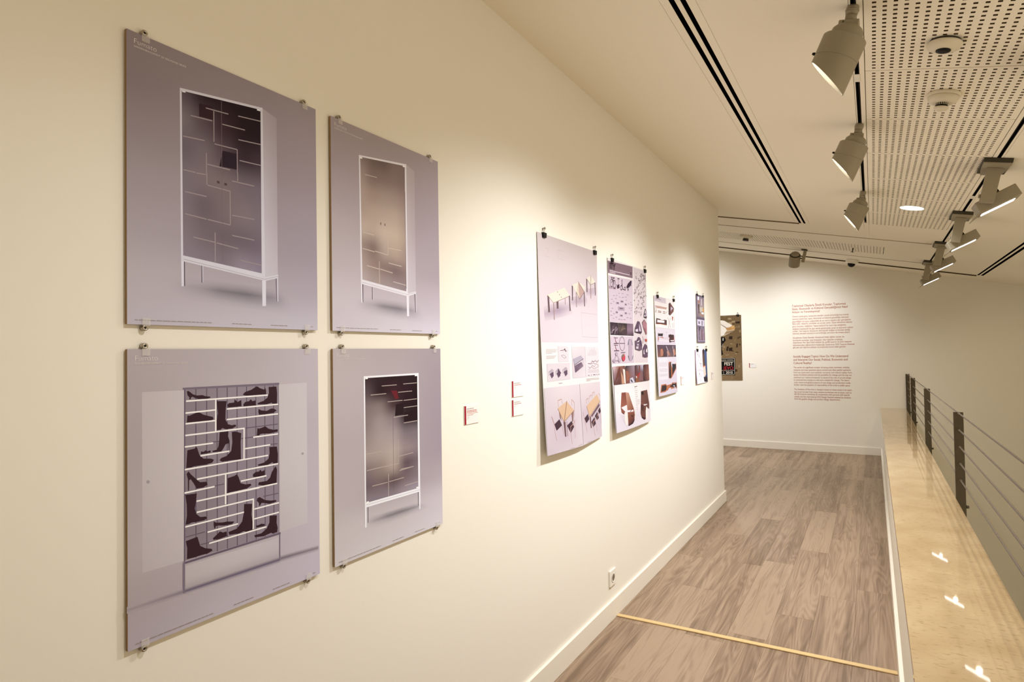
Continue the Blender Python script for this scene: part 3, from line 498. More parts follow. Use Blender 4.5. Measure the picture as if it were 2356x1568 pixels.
['l',[0.159,0.111,0.083],3,[[180.4,623.2],[233.4,665.6]]],
['l',[0.159,0.111,0.083],3,[[194,627.7],[244.5,660.2]]],
['l',[0.159,0.111,0.083],3,[[207.7,632.1],[255.6,654.8]]],
['l',[0.159,0.111,0.083],3,[[221.5,636.6],[266.7,649.4]]],
['l',[0.159,0.111,0.083],3,[[235.3,641.1],[277.9,644]]],
['g',[[302.3,680.5],[426,681.7],[425.6,600.6],[298.4,600.6]],[[[0.115,0.075,0.104],[0.159,0.106,0.143]],[[0.193,0.124,0.165],[0.175,0.111,0.148]],[[0.086,0.053,0.072],[0.045,0.026,0.038]]]],
['l',[0.224,0.144,0.183],4,[[247.7,547],[244.5,533],[236.9,520.4],[225.8,510.5],[212.2,504.1],[197.5,502],[183.2,504.2],[170.6,510.5],[161,520.3],[155.2,532.6],[153.8,546.2],[156.8,559.9],[164.1,572.3],[175,582.3],[188.4,588.9],[203,591.3],[217.4,589.4],[230.3,583.2],[240.2,573.4],[246.2,560.9],[247.7,547]]],
['l',[0.115,0.062,0.083],4,[[156.1,548.2],[245.5,549]]],
['l',[0.119,0.062,0.091],3.4,[[59.6,582.8],[123.3,582.2]]],
['l',[0.224,0.035,0.058],5,[[82.6,579.2],[87.8,559.5],[110.5,547]]],
['l',[0.075,0.039,0.061],5,[[57.5,546.6],[140.8,548.1]]],
['l',[0.119,0.062,0.091],3.4,[[57,537.5],[120.6,536.4]]],
['l',[0.224,0.035,0.058],5,[[79.9,533.7],[85.1,514],[107.8,501.3]]],
['l',[0.075,0.039,0.061],5,[[54.9,501.4],[138,502.1]]],
['p',[0.344,0.27,0.333],[[338.2,579.2],[368,577.5],[382.1,552.4],[383.9,543.4],[376.6,467.4],[364.7,433.9],[323.1,434.6],[312.2,468],[324.1,543],[319,555.9]]],
['l',[0.115,0.124,0.165],6,[[306.2,539.2],[323.1,564.3],[338.1,577.1]]],
['l',[0.115,0.124,0.165],6,[[389.8,539.7],[382.9,565],[371.6,576.7]]],
['l',[0.115,0.124,0.165],6,[[306.2,538.7],[322.5,555.5]]],
['l',[0.115,0.124,0.165],6,[[392.2,539.3],[384.8,556.1]]],
['l',[0.115,0.124,0.165],6,[[301.7,468.1],[315.3,443.1]]],
['l',[0.115,0.124,0.165],6,[[393.6,467.3],[377.3,442.1]]],
['l',[0.288,0.228,0.237],2.6,[[565.5,961.9],[564.1,966.6],[554.8,958.5],[539.4,957]]],
['l',[0.288,0.228,0.237],2.6,[[579.6,858.5],[587.5,865.7],[594.6,874.6],[609.8,872]]],
['l',[0.224,0.172,0.183],2.6,[[531.6,940.9],[540.8,944.7],[542.3,935.4],[528.3,942.5]]],
['l',[0.224,0.172,0.183],2.6,[[527.4,875.1],[541,883.3],[557.1,888.1],[540,888.9]]],
['l',[0.288,0.228,0.237],2.6,[[662.8,821.8],[671.1,811.5],[652.9,814],[670.2,808.2]]],
['l',[0.164,0.115,0.133],2.6,[[656.2,841.6],[663.7,850.3],[667.6,841.1],[659.9,845.1]]],
['l',[0.224,0.172,0.183],2.6,[[688.8,971],[670.5,978.3],[657.3,970],[652.3,973.1]]],
['l',[0.164,0.115,0.133],2.6,[[570.6,985.6],[586.6,994.6],[569.9,987],[572.7,976.3]]],
['l',[0.224,0.172,0.183],2.6,[[477.8,899.5],[468.2,887.5],[454.8,884.9],[464.5,886.7]]],
['l',[0.288,0.228,0.237],2.6,[[578.5,975.9],[575.8,984.6],[573.2,988.8],[587.1,982.2]]],
['l',[0.288,0.228,0.237],2.6,[[518.5,1033.3],[509.5,1030.9],[519.4,1032.9],[511,1034.7]]],
['l',[0.224,0.172,0.183],2.6,[[583.2,760.2],[579,750.5],[584.2,743.7],[593.2,743.4]]],
['l',[0.288,0.228,0.237],2.6,[[554.2,776.1],[556.1,765.9],[544.2,768.7],[542.5,759.3]]],
['l',[0.288,0.228,0.237],2.6,[[651.2,922.4],[656.8,918],[647.2,907.2],[665.3,917]]],
['l',[0.224,0.172,0.183],2.6,[[683,890.7],[664.8,879.8],[649.8,867.6],[656.8,876.7]]],
['l',[0.164,0.115,0.133],2.6,[[621.5,913.2],[620.6,914.3],[615.9,906.7],[605.5,912.3]]],
['l',[0.164,0.115,0.133],2.6,[[672.5,1021.7],[683.9,1015.9],[698.4,1015.4],[713.6,1022.5]]],
['l',[0.224,0.172,0.183],2.6,[[596.3,810.2],[598.2,803.4],[613.7,804.7],[597.6,798.7]]],
['l',[0.288,0.228,0.237],2.6,[[568.6,795.6],[573,802.6],[567.5,795.7],[569,805.3]]],
['l',[0.288,0.228,0.237],2.6,[[661.7,1028.7],[663.4,1030.5],[674.7,1034.9],[664.4,1033.2]]],
['l',[0.224,0.172,0.183],2.6,[[496.9,1009.9],[500.6,1001.3],[501.1,1001.9],[513.5,996.5]]],
['l',[0.224,0.172,0.183],2.6,[[598.5,775.2],[602.9,765.4],[602.6,772.7],[604.9,774.6]]],
['l',[0.288,0.228,0.237],2.6,[[513.8,1000.3],[513.8,1002.8],[514.6,993.6],[522.9,1003.9]]],
['l',[0.224,0.172,0.183],2.6,[[502.5,1011.1],[512.6,1009.2],[513.5,1008],[510.5,1011.1]]],
['l',[0.164,0.115,0.133],2.6,[[632.4,812.6],[636.9,808.1],[641.3,811.5],[657,812.3]]],
['l',[0.164,0.115,0.133],2.6,[[528,792.7],[538.1,790.1],[536.5,796.7],[546.5,799.3]]],
['l',[0.288,0.228,0.237],2.6,[[544.1,919],[547.6,914.7],[552.4,918.7],[568.9,925.7]]],
['l',[0.224,0.172,0.183],2.6,[[610.2,792.3],[594.1,787.4],[609.4,791],[605,796.8]]],
['l',[0.288,0.228,0.237],2.6,[[601.2,895.2],[611.3,904],[605.5,895.9],[590.9,900.6]]],
['l',[0.224,0.172,0.183],2.6,[[604.8,760.7],[588.3,749.9],[606.9,757],[605.5,747.8]]],
['l',[0.288,0.228,0.237],2.6,[[598.3,806.6],[590.2,796.1],[586.5,792.9],[600.9,788.6]]],
['l',[0.288,0.228,0.237],2.6,[[544,828.7],[545.3,827.2],[543,819.8],[542.5,809]]],
['l',[0.288,0.228,0.237],2.6,[[532.1,924.8],[514.9,929],[516,924.2],[520.3,926.6]]],
['l',[0.224,0.172,0.183],2.6,[[613.1,1002.1],[596.1,989.3],[613.7,981.2],[617.8,984.7]]],
['l',[0.224,0.172,0.183],2.6,[[638.3,932.4],[643.6,932.5],[648.2,941.4],[665,951.3]]],
['l',[0.224,0.172,0.183],2.6,[[688.4,1011],[699.3,1007.3],[700.3,996.5],[691,994.1]]],
['l',[0.164,0.115,0.133],2.6,[[642,999.1],[659.7,1009],[650.3,999],[655.6,996.2]]],
['l',[0.164,0.115,0.133],2.6,[[619.4,836.4],[624.5,826.1],[638.4,821.4],[640.3,816.5]]],
['l',[0.288,0.228,0.237],2.6,[[672.8,1012.2],[669.7,1017.2],[661.9,1015.3],[657.6,1021.2]]],
['l',[0.164,0.115,0.133],2.6,[[580.9,890.5],[573.7,891.1],[562.2,898.6],[580.1,903.9]]],
['l',[0.288,0.228,0.237],2.6,[[464,762.8],[452.2,768.4],[464,761.5],[454.4,759]]],
['l',[0.288,0.228,0.237],2.6,[[673.5,922.5],[688.4,923.9],[696.7,915.7],[703.5,911]]],
['l',[0.288,0.228,0.237],2.6,[[653.6,849.9],[657.5,857.7],[661.4,848.2],[653.6,843.6]]],
['l',[0.164,0.115,0.133],2.6,[[610.2,1036.5],[615.5,1041.4],[628.7,1038.5],[620.7,1028.2]]],
['l',[0.288,0.228,0.237],2.6,[[650.9,856],[635.4,859.7],[629,866.8],[647.7,877.3]]],
['l',[0.224,0.172,0.183],2.6,[[574.7,760.6],[569.8,768.3],[577.7,767.9],[579.1,765]]],
['l',[0.164,0.115,0.133],2.6,[[473.8,845.5],[467.8,842.1],[455.3,844.3],[455,835.4]]],
['l',[0.164,0.115,0.133],2.6,[[664.5,1032.1],[654.3,1034.9],[671.1,1027.4],[690.1,1039.1]]],
['l',[0.224,0.172,0.183],2.6,[[502.8,938.6],[516.4,933.7],[528.1,938.2],[523.8,934.7]]],
['l',[0.164,0.115,0.133],2.6,[[506.3,899.8],[490.6,897.5],[490.8,895.4],[483.4,900]]],
['l',[0.164,0.115,0.133],2.6,[[570.9,995],[552.5,984.1],[568.6,989.6],[578.2,991.6]]],
['l',[0.164,0.115,0.133],2.6,[[679.4,952],[689.5,958.3],[681.6,965.6],[677.6,962]]],
['l',[0.288,0.228,0.237],2.6,[[681.1,1018.1],[691.6,1027.3],[711.1,1035.8],[695.5,1039.5]]],
['l',[0.224,0.172,0.183],2.6,[[608.6,790.1],[609.1,797.5],[603.1,797.2],[622,804.6]]],
['l',[0.164,0.115,0.133],2.6,[[590.7,1018.9],[602.1,1023.1],[615.7,1021.9],[602.2,1014.3]]],
['l',[0.288,0.228,0.237],2.6,[[664.5,1006.3],[673.6,1016.5],[684.3,1023.7],[673.6,1031.8]]],
['l',[0.224,0.172,0.183],2.6,[[603.2,834.3],[612.8,826.7],[631.5,834.3],[641.8,843.7]]],
['l',[0.224,0.172,0.183],2.6,[[680.3,886.8],[699.5,897.1],[714.9,892.9],[720.8,884.9]]],
['l',[0.224,0.172,0.183],2.6,[[654.1,858.5],[649.8,855.1],[649.8,858],[647.2,858.9]]],
['l',[0.288,0.228,0.237],2.6,[[646.5,1039.5],[633.7,1043.2],[623.6,1039.6],[611.9,1034.8]]],
['l',[0.224,0.172,0.183],2.6,[[551.7,889.7],[537.9,893.5],[556.4,900.8],[558.3,910.2]]],
['l',[0.288,0.228,0.237],2.6,[[503.8,803.7],[511.4,794.1],[511.9,802.9],[504.5,797]]],
['l',[0.164,0.115,0.133],2.6,[[494.5,754.2],[498.8,756.7],[480.9,750.8],[478.6,744.8]]],
['l',[0.224,0.172,0.183],2.6,[[633.9,997.3],[627.3,993.7],[611.1,1000.2],[598.1,994.2]]],
['l',[0.224,0.172,0.183],2.6,[[505.7,864.6],[509.1,861.9],[517.8,871.7],[515,864.3]]],
['l',[0.164,0.115,0.133],2.6,[[613.1,1008.5],[617.4,1013.8],[626.4,1012.9],[621.1,1006.5]]],
['l',[0.164,0.115,0.133],2.6,[[654.1,891.3],[657,894],[659.9,883.3],[642.6,888.5]]],
['l',[0.164,0.115,0.133],2.6,[[667.9,1002.2],[667.3,1009.5],[681.9,1008],[701.3,1016.8]]],
['l',[0.224,0.172,0.183],2.6,[[492.4,799.5],[493.9,801.9],[509.3,797.6],[492.5,788.7]]],
['l',[0.164,0.115,0.133],2.6,[[592.9,970.3],[576.5,968.3],[590.4,975],[589.7,978.7]]],
['l',[0.288,0.228,0.237],2.6,[[645,1033.5],[630.6,1022],[613.6,1022.6],[616.8,1013.1]]],
['l',[0.224,0.172,0.183],2.6,[[485.6,916.5],[470.8,915.9],[485.7,920.8],[497.3,911.5]]],
['l',[0.288,0.228,0.237],2.6,[[504.3,776.9],[518.7,766.4],[501.8,775],[494.3,773.4]]],
['l',[0.224,0.172,0.183],2.6,[[482.3,890.2],[477,895.8],[466.1,890.1],[451.2,897]]],
['l',[0.224,0.172,0.183],2.6,[[571.4,1006.5],[556.4,998.5],[550.1,1000.4],[541.8,996.8]]],
['l',[0.164,0.115,0.133],2.6,[[593.9,866.3],[598.3,876.3],[581.6,879],[586.5,872.6]]],
['l',[0.164,0.115,0.133],2.6,[[541.9,824.8],[542.7,823.2],[533.3,819],[521.3,817.7]]],
['l',[0.164,0.115,0.133],2.6,[[605.9,1039.6],[607.3,1028.9],[598.2,1025.1],[600.8,1022.4]]],
['l',[0.288,0.228,0.237],2.6,[[570.9,949.2],[563.9,951.6],[556.7,954],[546.1,952.4]]],
['l',[0.288,0.228,0.237],2.6,[[520.1,794.4],[508.6,801.3],[498.4,791.5],[503.7,797.3]]],
['l',[0.224,0.172,0.183],2.6,[[479.8,753.6],[464,762.1],[477.6,772.4],[482.9,770.6]]],
['l',[0.288,0.228,0.237],2.6,[[677.7,960.6],[683.4,962.7],[687.7,952.5],[685,951.1]]],
['l',[0.288,0.228,0.237],2.6,[[652.9,1025.7],[636.7,1033.8],[655.5,1036.3],[664.5,1035.1]]],
['l',[0.164,0.115,0.133],2.6,[[546.5,943.4],[553.8,953.8],[548.4,946.9],[551,946.5]]],
['l',[0.224,0.172,0.183],2.6,[[558.7,833.6],[555.3,841.3],[551.6,846.2],[534.6,848.7]]],
['l',[0.164,0.115,0.133],2.6,[[497.4,915.7],[491.4,905.9],[488.2,906.8],[480.9,899.4]]],
['l',[0.224,0.172,0.183],2.6,[[482.8,775.1],[495.6,765],[507.1,760.3],[504.4,754.7]]],
['l',[0.164,0.115,0.133],2.6,[[593,866.7],[609.1,871.6],[603.5,880.2],[617.4,877.6]]],
['l',[0.164,0.115,0.133],2.6,[[617.6,870],[628.4,875.6],[628.3,865.6],[625.9,863.9]]],
['l',[0.224,0.172,0.183],2.6,[[488.4,791.3],[470.8,785.3],[480.1,785.6],[488.9,789.8]]],
['p',[0.079,0.047,0.079],[[514.7,704.6],[551.9,701.3],[583.8,667.9],[596.6,631.1],[572.6,615.7],[520.2,621.8],[447.1,624.9],[456.2,654],[487.3,681.7]]],
['p',[0.559,0.517,0.548],[[510,689.8],[532.6,693.1],[530.7,666.1],[485.8,659.8]]],
['p',[0.474,0.424,0.48],[[462.9,644.6],[514.8,651],[513.4,631.4],[461.9,630.1]]],
['p',[0.425,0.368,0.427],[[543.3,686.2],[560.9,667.1],[577.6,633.1],[536.2,636.9]]],
['l',[0.019,0.01,0.021],5,[[454.5,627.5],[520.2,621.8],[588.9,630.9]]],
['p',[0.079,0.047,0.079],[[514,594.9],[550,591.4],[581,562.6],[593.6,531.2],[570.5,518.6],[520,524.7],[449.4,528.5],[458,553.1],[487.8,575.9]]],
['p',[0.559,0.517,0.548],[[509.6,582.4],[531.4,584.8],[529.8,562],[486.5,557.4]]],
['p',[0.474,0.424,0.48],[[464.5,544.9],[514.5,549.5],[513.4,532.9],[463.7,532.7]]],
['p',[0.425,0.368,0.427],[[541.8,578.8],[558.9,562.3],[575.2,533.2],[535.3,537.2]]],
['l',[0.019,0.01,0.021],5,[[456.5,530.6],[520,524.7],[586.2,531.2]]],
['p',[0.079,0.047,0.079],[[680.4,798.6],[696.7,795.7],[709.8,769.5],[714.4,740.7],[703.5,728.7],[680.7,733.4],[648.2,735.7],[653.1,758.8],[667.7,780.6]]],
['p',[0.559,0.517,0.548],[[678,787],[688,789.5],[686.5,768.2],[666.4,763.3]]],
['p',[0.474,0.424,0.48],[[655.8,751.3],[679.1,756.3],[678,740.9],[655,739.8]]],
['p',[0.425,0.368,0.427],[[692.6,783.9],[699.8,768.9],[706.2,742.3],[688.2,745.3]]],
['l',[0.019,0.01,0.021],5,[[651.6,737.8],[680.7,733.4],[711.1,740.6]]],
['p',[0.296,0.144,0.171],[[610.5,696.6],[652.4,718.4],[708.1,691.3],[708.4,618.8],[683.1,613.7],[634.5,657.3]]],
['p',[0.138,0.035,0.046],[[648.1,657.7],[705.4,655],[705.9,623.3],[680.7,618.2]]],
['l',[0.038,0.018,0.034],4,[[610.5,696.6],[652.4,718.4],[708.1,691.3]]],
['p',[0.379,0.079,0.068],[[656.4,584],[708.5,581.7],[704.5,564.4],[661.9,566.2]]],
['l',[0.115,0.068,0.091],4,[[610.6,603.3],[626.2,576.9],[606.9,550]]],
['p',[0.086,0.05,0.083],[[600.4,514],[653.9,549],[701.1,536.7],[719,496],[709,454.4],[647,451.6],[593.8,458.8]]],
['p',[0.494,0.444,0.48],[[616.8,500.7],[645.3,523],[663.8,496.2],[648.6,473.9],[615.1,476.3]]],
['p',[0.559,0.517,0.536],[[671.2,505.1],[699.8,518.7],[703.4,473.5],[672.5,464.7]]],
['p',[0.11,0.068,0.104],[[444.6,569.6],[484.8,570.1],[488.8,535.6],[585.7,531.7],[584,507.4],[531.1,498.7],[443.1,509.6]]],
['p',[0.444,0.396,0.438],[[456.8,526.8],[507.7,531.3],[506.5,514],[462.2,513.9]]],
['p',[0.059,0.035,0.065],[[536.1,570.8],[575.3,571.3],[580.7,536.1],[541.2,531.5]]],
['p',[0.336,0.27,0.333],[[113.1,482.6],[108.2,475.6],[96.2,471.4],[81.8,471.5],[70.4,475.9],[66.4,482.9],[71.2,489.8],[83,494],[97.5,494],[109,489.6]]],
['p',[0.319,0.248,0.307],[[70.2,439.6],[64.6,433.2],[50.8,429.5],[34.1,429.8],[20.9,434],[16.1,440.4],[21.6,446.8],[35.2,450.5],[51.9,450.3],[65.3,446.1]]],
['p',[0.352,0.285,0.342],[[154,440.6],[149.4,434.1],[138.3,430.2],[124.9,430.5],[114.4,434.7],[110.7,441.3],[115.1,447.8],[126.1,451.7],[139.5,451.5],[150.2,447.3]]],
['l',[0.258,0.189,0.237],3,[[79.5,472.1],[51.9,450.8]]],
['l',[0.258,0.189,0.237],3,[[97.5,472],[126.4,451.8]]],
['l',[0.258,0.189,0.237],3,[[67,439.6],[112.8,440.5]]],
['p',[0.406,0.047,0.075],[[238.7,457.3],[234.9,447],[225.6,438.9],[212.7,434.6],[198.7,434.8],[186.5,439.5],[178.4,447.8],[175.9,458],[179.6,468.1],[188.7,476.2],[201.5,480.6],[215.4,480.5],[227.8,475.9],[236.1,467.6]]],
['p',[0.115,0.144,0.075],[[182.3,471.2],[205.2,481.2],[215.7,468.9],[190.4,459]]],
['l',[0.164,0.106,0.148],4,[[170.2,490.3],[244.2,490.8]]],
['g',[[8,405],[220.7,404.6],[221.5,289.9],[13.8,292.5]],[[[0.454,0.351,0.369],[0.224,0.098,0.075],[0.119,0.053,0.046]],[[0.224,0.134,0.154],[0.11,0.042,0.036],[0.153,0.068,0.052]],[[0.086,0.033,0.031],[0.065,0.026,0.025],[0.406,0.234,0.183]]]],
['p',[0.106,0.035,0.027],[[13.9,293.2],[101.2,390.8],[134.2,401.8],[136,342],[95.4,292.2]]],
['p',[0.593,0.517,0.469],[[179.3,386.6],[219.1,379.4],[218.1,290.1],[193.8,295.3]]],
['p',[0.406,0.221,0.138],[[138,373.8],[174.3,340.5],[193.6,292.9],[149.4,291.9],[146.2,329.6]]],
['g',[[231.9,403.5],[405.2,403.2],[406.3,289.2],[229.4,288.7]],[[[0.033,0.021,0.027],[0.224,0.172,0.203]],[[0.153,0.056,0.038],[0.193,0.124,0.148]],[[0.17,0.056,0.038],[0.086,0.068,0.099]]]],
['p',[0.224,0.082,0.052],[[232.4,374.9],[277.7,365.3],[304.9,335.4],[274.1,307.9],[230.4,305.7]]],
['p',[0.454,0.424,0.491],[[303.9,318.9],[357.7,325],[397.7,289.6],[296.2,289.5]]],
['p',[0.023,0.021,0.036],[[309.2,310.4],[327.1,313.8],[355.8,295.8],[337.5,290.4]]],
['g',[[417.5,403.3],[589.9,402.9],[589.8,287],[413.7,289.7]],[[[0.045,0.021,0.023],[0.379,0.351,0.417]],[[0.115,0.03,0.029],[0.075,0.047,0.065]],[[0.224,0.09,0.038],[0.079,0.039,0.046]]]],
['p',[0.159,0.079,0.083],[[484.9,289.8],[493.9,328.2],[535,365.8],[573.1,351.4],[575.3,287.7]]],
['p',[0.288,0.03,0.029],[[449.8,329.9],[508.4,353.6],[520.6,344.5],[467.7,316.3]]],
['p',[0.559,0.528,0.525],[[418.9,331.1],[449.5,325.6],[436.3,313.3]]],
['p',[0.119,0.035,0.029],[[498.7,399.3],[524.4,400],[522.1,366.1],[495.9,358.3]]],
['g',[[601.9,402.6],[720.5,402.2],[726.2,288.4],[597.9,288.9]],[[[0.053,0.019,0.02],[0.138,0.059,0.049]],[[0.115,0.042,0.036],[0.199,0.082,0.068]],[[0.053,0.023,0.025],[0.175,0.079,0.072]]]],
['l',[0.025,0.011,0.015],6,[[643.2,398.1],[622,290]]],
['g',[[11.6,290.3],[726,284.8],[721.9,-0.2],[0.1,-0.1]],[[[0.605,0.561,0.572],[0.605,0.561,0.56],[0.57,0.517,0.525]],[[0.629,0.596,0.608],[0.641,0.608,0.608],[0.593,0.55,0.56]],[[0.605,0.573,0.608],[0.629,0.596,0.608],[0.582,0.539,0.56]],[[0.559,0.517,0.584],[0.537,0.495,0.56],[0.57,0.528,0.572]],[[0.57,0.528,0.596],[0.582,0.539,0.596],[0.593,0.55,0.596]]]],
['g',[[42.9,115.9],[170,88.1],[351.5,45.6],[176.8,19.3]],[[[0.559,0.517,0.572],[0.454,0.396,0.448]],[[0.474,0.424,0.491],[0.379,0.325,0.388]]]],
['p',[0.678,0.644,0.621],[[92.6,136.8],[89,124.4],[81.2,117.3],[72,118.1],[65.2,126.5],[63.1,139.3],[66.6,151.7],[74.4,158.9],[83.5,158.1],[90.5,149.7]]],
['p',[0.593,0.55,0.525],[[370.9,85.5],[366,66.3],[355.6,55.2],[343.9,56.3],[335.2,69.2],[332.8,89],[337.7,108],[347.9,119.3],[359.7,118.3],[368.5,105.5]]],
['g',[[128.7,238.1],[206.9,235.6],[221.1,156.1],[97.4,146.2]],[[[0.187,0.056,0.041],[0.143,0.042,0.031]],[[0.244,0.082,0.055],[0.218,0.071,0.049]]]],
['g',[[204.6,235.7],[259.9,229],[343.9,112.9],[214.4,120.2]],[[[0.406,0.228,0.171],[0.336,0.172,0.123]],[[0.273,0.111,0.072],[0.193,0.071,0.046]]]],
['p',[0.205,0.065,0.044],[[97.6,150.2],[221.4,160.1],[343.9,112.9],[351.3,79],[334.5,42.4],[251.5,22.4],[210.4,20.4],[214.8,55.5],[192.8,97.9],[169.5,116.1],[148.7,99.7],[104.3,118.8]]],
['g',[[215.9,107.9],[350.2,99.9],[334.5,42.4],[212.7,21.4]],[[[0.224,0.075,0.046],[0.164,0.053,0.036]],[[0.115,0.037,0.029],[0.048,0.016,0.018]]]],
['l',[0.094,0.028,0.023],5,[[267.2,107.4],[320.9,125.3]]],
['l',[0.033,0.012,0.012],8,[[277.1,81.9],[294.1,74.1],[348.9,79.2]]],
['p',[0.072,0.025,0.027],[[104.3,118.8],[149.1,106],[148.6,98.9],[108.3,113.7]]],
['p',[0.033,0.016,0.021],[[213.1,27.4],[334.5,42.4],[302.7,25.9],[217.1,18.9]]],
['p',[0.641,0.596,0.56],[[213.3,66.9],[209.9,50],[202.5,36.1],[192.2,27.5],[180.5,25.3],[169.4,30],[160.4,40.6],[154.8,55.7],[153.6,72.8],[156.9,89.6],[164.1,103.4],[174.3,112.2],[185.9,114.7],[197.2,110.3],[206.4,99.7],[212,84.5]]],
['g',[[512.3,223.6],[658,224.6],[694.6,122.8],[493.4,134.3]],[[[0.115,0.047,0.038],[0.119,0.047,0.038]],[[0.138,0.053,0.041],[0.086,0.035,0.031]]]],
['p',[0.019,0.012,0.008],[[517,216.8],[564,220.4],[575.6,197.8],[542.7,195.6],[518.5,201.6]]],
['p',[0.11,0.042,0.034],[[491,136.7],[694.8,125],[689.2,86.5],[646.1,97.3],[620.1,111],[596.6,82.2],[587.3,26],[550.4,24.5],[490,47.8],[474.2,75.9]]],
['p',[0.065,0.025,0.023],[[519,134.4],[557.4,125.7],[549,79.9],[482.8,91.4],[490.3,126]]],
['p',[0.033,0.012,0.015],[[490.4,52.9],[587.9,33.8],[550.3,23.6],[499.8,41.3]]],
['l',[0.224,0.09,0.061],3,[[514.1,137],[560.1,126.4]]],
['p',[0.653,0.608,0.584],[[643.6,62],[639.9,42.4],[632.4,27.1],[622.7,19.2],[612.6,20.2],[604.1,29.9],[599,46.2],[598.1,66.1],[601.7,85.6],[609.1,100.9],[618.8,109],[628.9,108.2],[637.5,98.7],[642.7,82.2]]],
['l',[0.138,0.094,0.091],5,[[380,260.2],[436.5,261.4]]],
['l',[0.361,0.309,0.307],3,[[384,248.2],[408.5,248.5]]],
['l',[0.361,0.309,0.307],3,[[384.9,235.5],[434,234.3]]],
['l',[0.361,0.309,0.307],3,[[385.8,222.8],[434.9,221.5]]],
['l',[0.361,0.309,0.307],3,[[386.7,210.1],[423.4,209.4]]],
['l',[0.361,0.309,0.307],3,[[387.5,197.5],[442.8,195.4]]],
['l',[0.361,0.309,0.307],3,[[388.4,184.8],[422.7,184]]],
['l',[0.361,0.309,0.307],3,[[389.3,172.1],[475.8,167.4]]],
['l',[0.361,0.309,0.307],3,[[390.1,159.4],[476.7,154.5]]],
['l',[0.361,0.309,0.307],3,[[391,146.7],[467.6,142.4]]],
['l',[0.361,0.309,0.307],3,[[391.9,134],[423.8,133.1]]],
['l',[0.361,0.309,0.307],3,[[392.7,121.3],[422.2,120.5]]],
['l',[0.361,0.309,0.307],3,[[393.6,108.6],[418.1,108.2]]],
['l',[0.444,0.396,0.417],2.4,[[243.2,0.5],[289.4,0.2]]],
['l',[0.444,0.396,0.417],2.4,[[336.6,0.6],[397,0.6]]],
['l',[0.444,0.396,0.417],2.4,[[446.5,1.9],[510,2.8]]]]],
'P5':[533,752,[
['g',[[0,752],[533,752],[533,0],[0,0]],[[[0.643,0.604,0.598],[0.643,0.604,0.598]],[[0.631,0.592,0.598],[0.631,0.592,0.611]]]],
['p',[0.473,0.417,0.468],[[3.9,751.1],[294.9,747.9],[300.5,706.5],[5.7,711.1]]],
['l',[0.234,0.141,0.177],5,[[39.4,729.3],[64.5,728.9]]],
['l',[0.234,0.141,0.177],5,[[83,734.3],[170.5,728.6]]],
['l',[0.35,0.181,0.136],5,[[23.9,675.2],[326.3,675.1]]],
['l',[0.171,0.083,0.073],6,[[23.9,675.2],[46.2,644.2],[19.9,629.5]]],
['p',[0.395,0.247,0.196],[[46.8,671.7],[306.6,671.4],[305.8,662.8],[51.3,660.9]]],
['l',[0.201,0.103,0.081],5,[[85.5,640.2],[162.3,640.3],[161.4,630.8],[84.6,630.2]]],
['l',[0.201,0.103,0.081],5,[[214.5,640.6],[271.2,641.6],[266.2,629],[213.4,629.3]]],
['l',[0.078,0.044,0.047],4,[[293.1,631.1],[325.9,652.2]]],
['l',[0.234,0.152,0.142],3,[[19.9,629.5],[51.8,626.8]]],
['p',[0.134,0.062,0.056],[[368.7,711.4],[409.5,725.4],[519.3,683.1],[504.2,656.1],[400.6,618.8],[360.3,626.6]]],
['p',[0.423,0.379,0.457],[[426,693.7],[514.2,674.1],[502.5,659],[421.9,653]]],
['p',[0.047,0.022,0.025],[[372.7,711.5],[403.2,721.6],[416.7,699.1],[400.8,620.5],[366.2,627.9]]],
['p',[0.071,0.034,0.034],[[35.5,583.5],[134.7,580.9],[147,574.6],[221.4,575.1],[235,580],[303.4,579.1],[303.3,539.5],[237,541.8],[134.9,543.2],[19.1,539.3]]],
['p',[0.619,0.58,0.598],[[61.4,573.3],[279.6,571.1],[281.8,554.2],[52.4,552.7]]],
['l',[0.333,0.095,0.05],4,[[26.2,539.5],[134.9,543.2],[299.4,539.4]]],
['l',[0.234,0.152,0.147],5,[[332.5,601.1],[390.9,542.7],[408.3,520.1]]],
['l',[0.234,0.152,0.147],5,[[406.6,600.5],[373.6,565.1],[339.5,515.9]]],
['l',[0.234,0.152,0.147],5,[[451.6,613.5],[487.2,608.9],[464,579.2]]],
['l',[0.234,0.152,0.147],5,[[512.1,615.5],[520.6,580.8]]],
['l',[0.234,0.152,0.147],5,[[462.2,561.7],[474,521.5]]],
['l',[0.234,0.152,0.147],5,[[507.1,568.7],[508.3,522.2]]],
['p',[0.333,0.087,0.05],[[451.6,613.5],[483.4,611.7],[476.4,582.4],[456.6,584.7]]],
['l',[0.443,0.388,0.415],2.4,[[-2.6,513.8],[537.6,511.2]]],
['g',[[14.9,510.9],[537.4,510],[540.6,387.9],[16.1,384.5]],[[[0.538,0.5,0.561],[0.516,0.478,0.525]],[[0.505,0.457,0.537],[0.494,0.447,0.525]]]],
['p',[0.053,0.024,0.025],[[59.7,473.5],[179.8,470.9],[192.3,465.6],[363.5,465.1],[377.6,469.3],[492.3,466.9],[506.6,410.9],[357.2,402.6],[50.1,406.4]]],
['p',[0.028,0.017,0.018],[[64.7,469.2],[179.6,468.1],[181.4,448.8],[57.6,450]]],
['p',[0.035,0.019,0.019],[[373,462.4],[487.8,461.6],[490.2,446.6],[371.2,445.3]]],
['p',[0.377,0.079,0.036],[[53.3,441.8],[184.6,443.2],[198.7,434.5],[350.7,434.9],[366.9,440.7],[501.6,439.8],[499.2,417.8],[51.4,421.1]]],
['p',[0.473,0.417,0.468],[[199.5,443.4],[355.5,444],[353.8,426.9],[197.9,426.7]]],
['l',[0.572,0.522,0.549],8,[[78,417.5],[187.5,414.4]]],
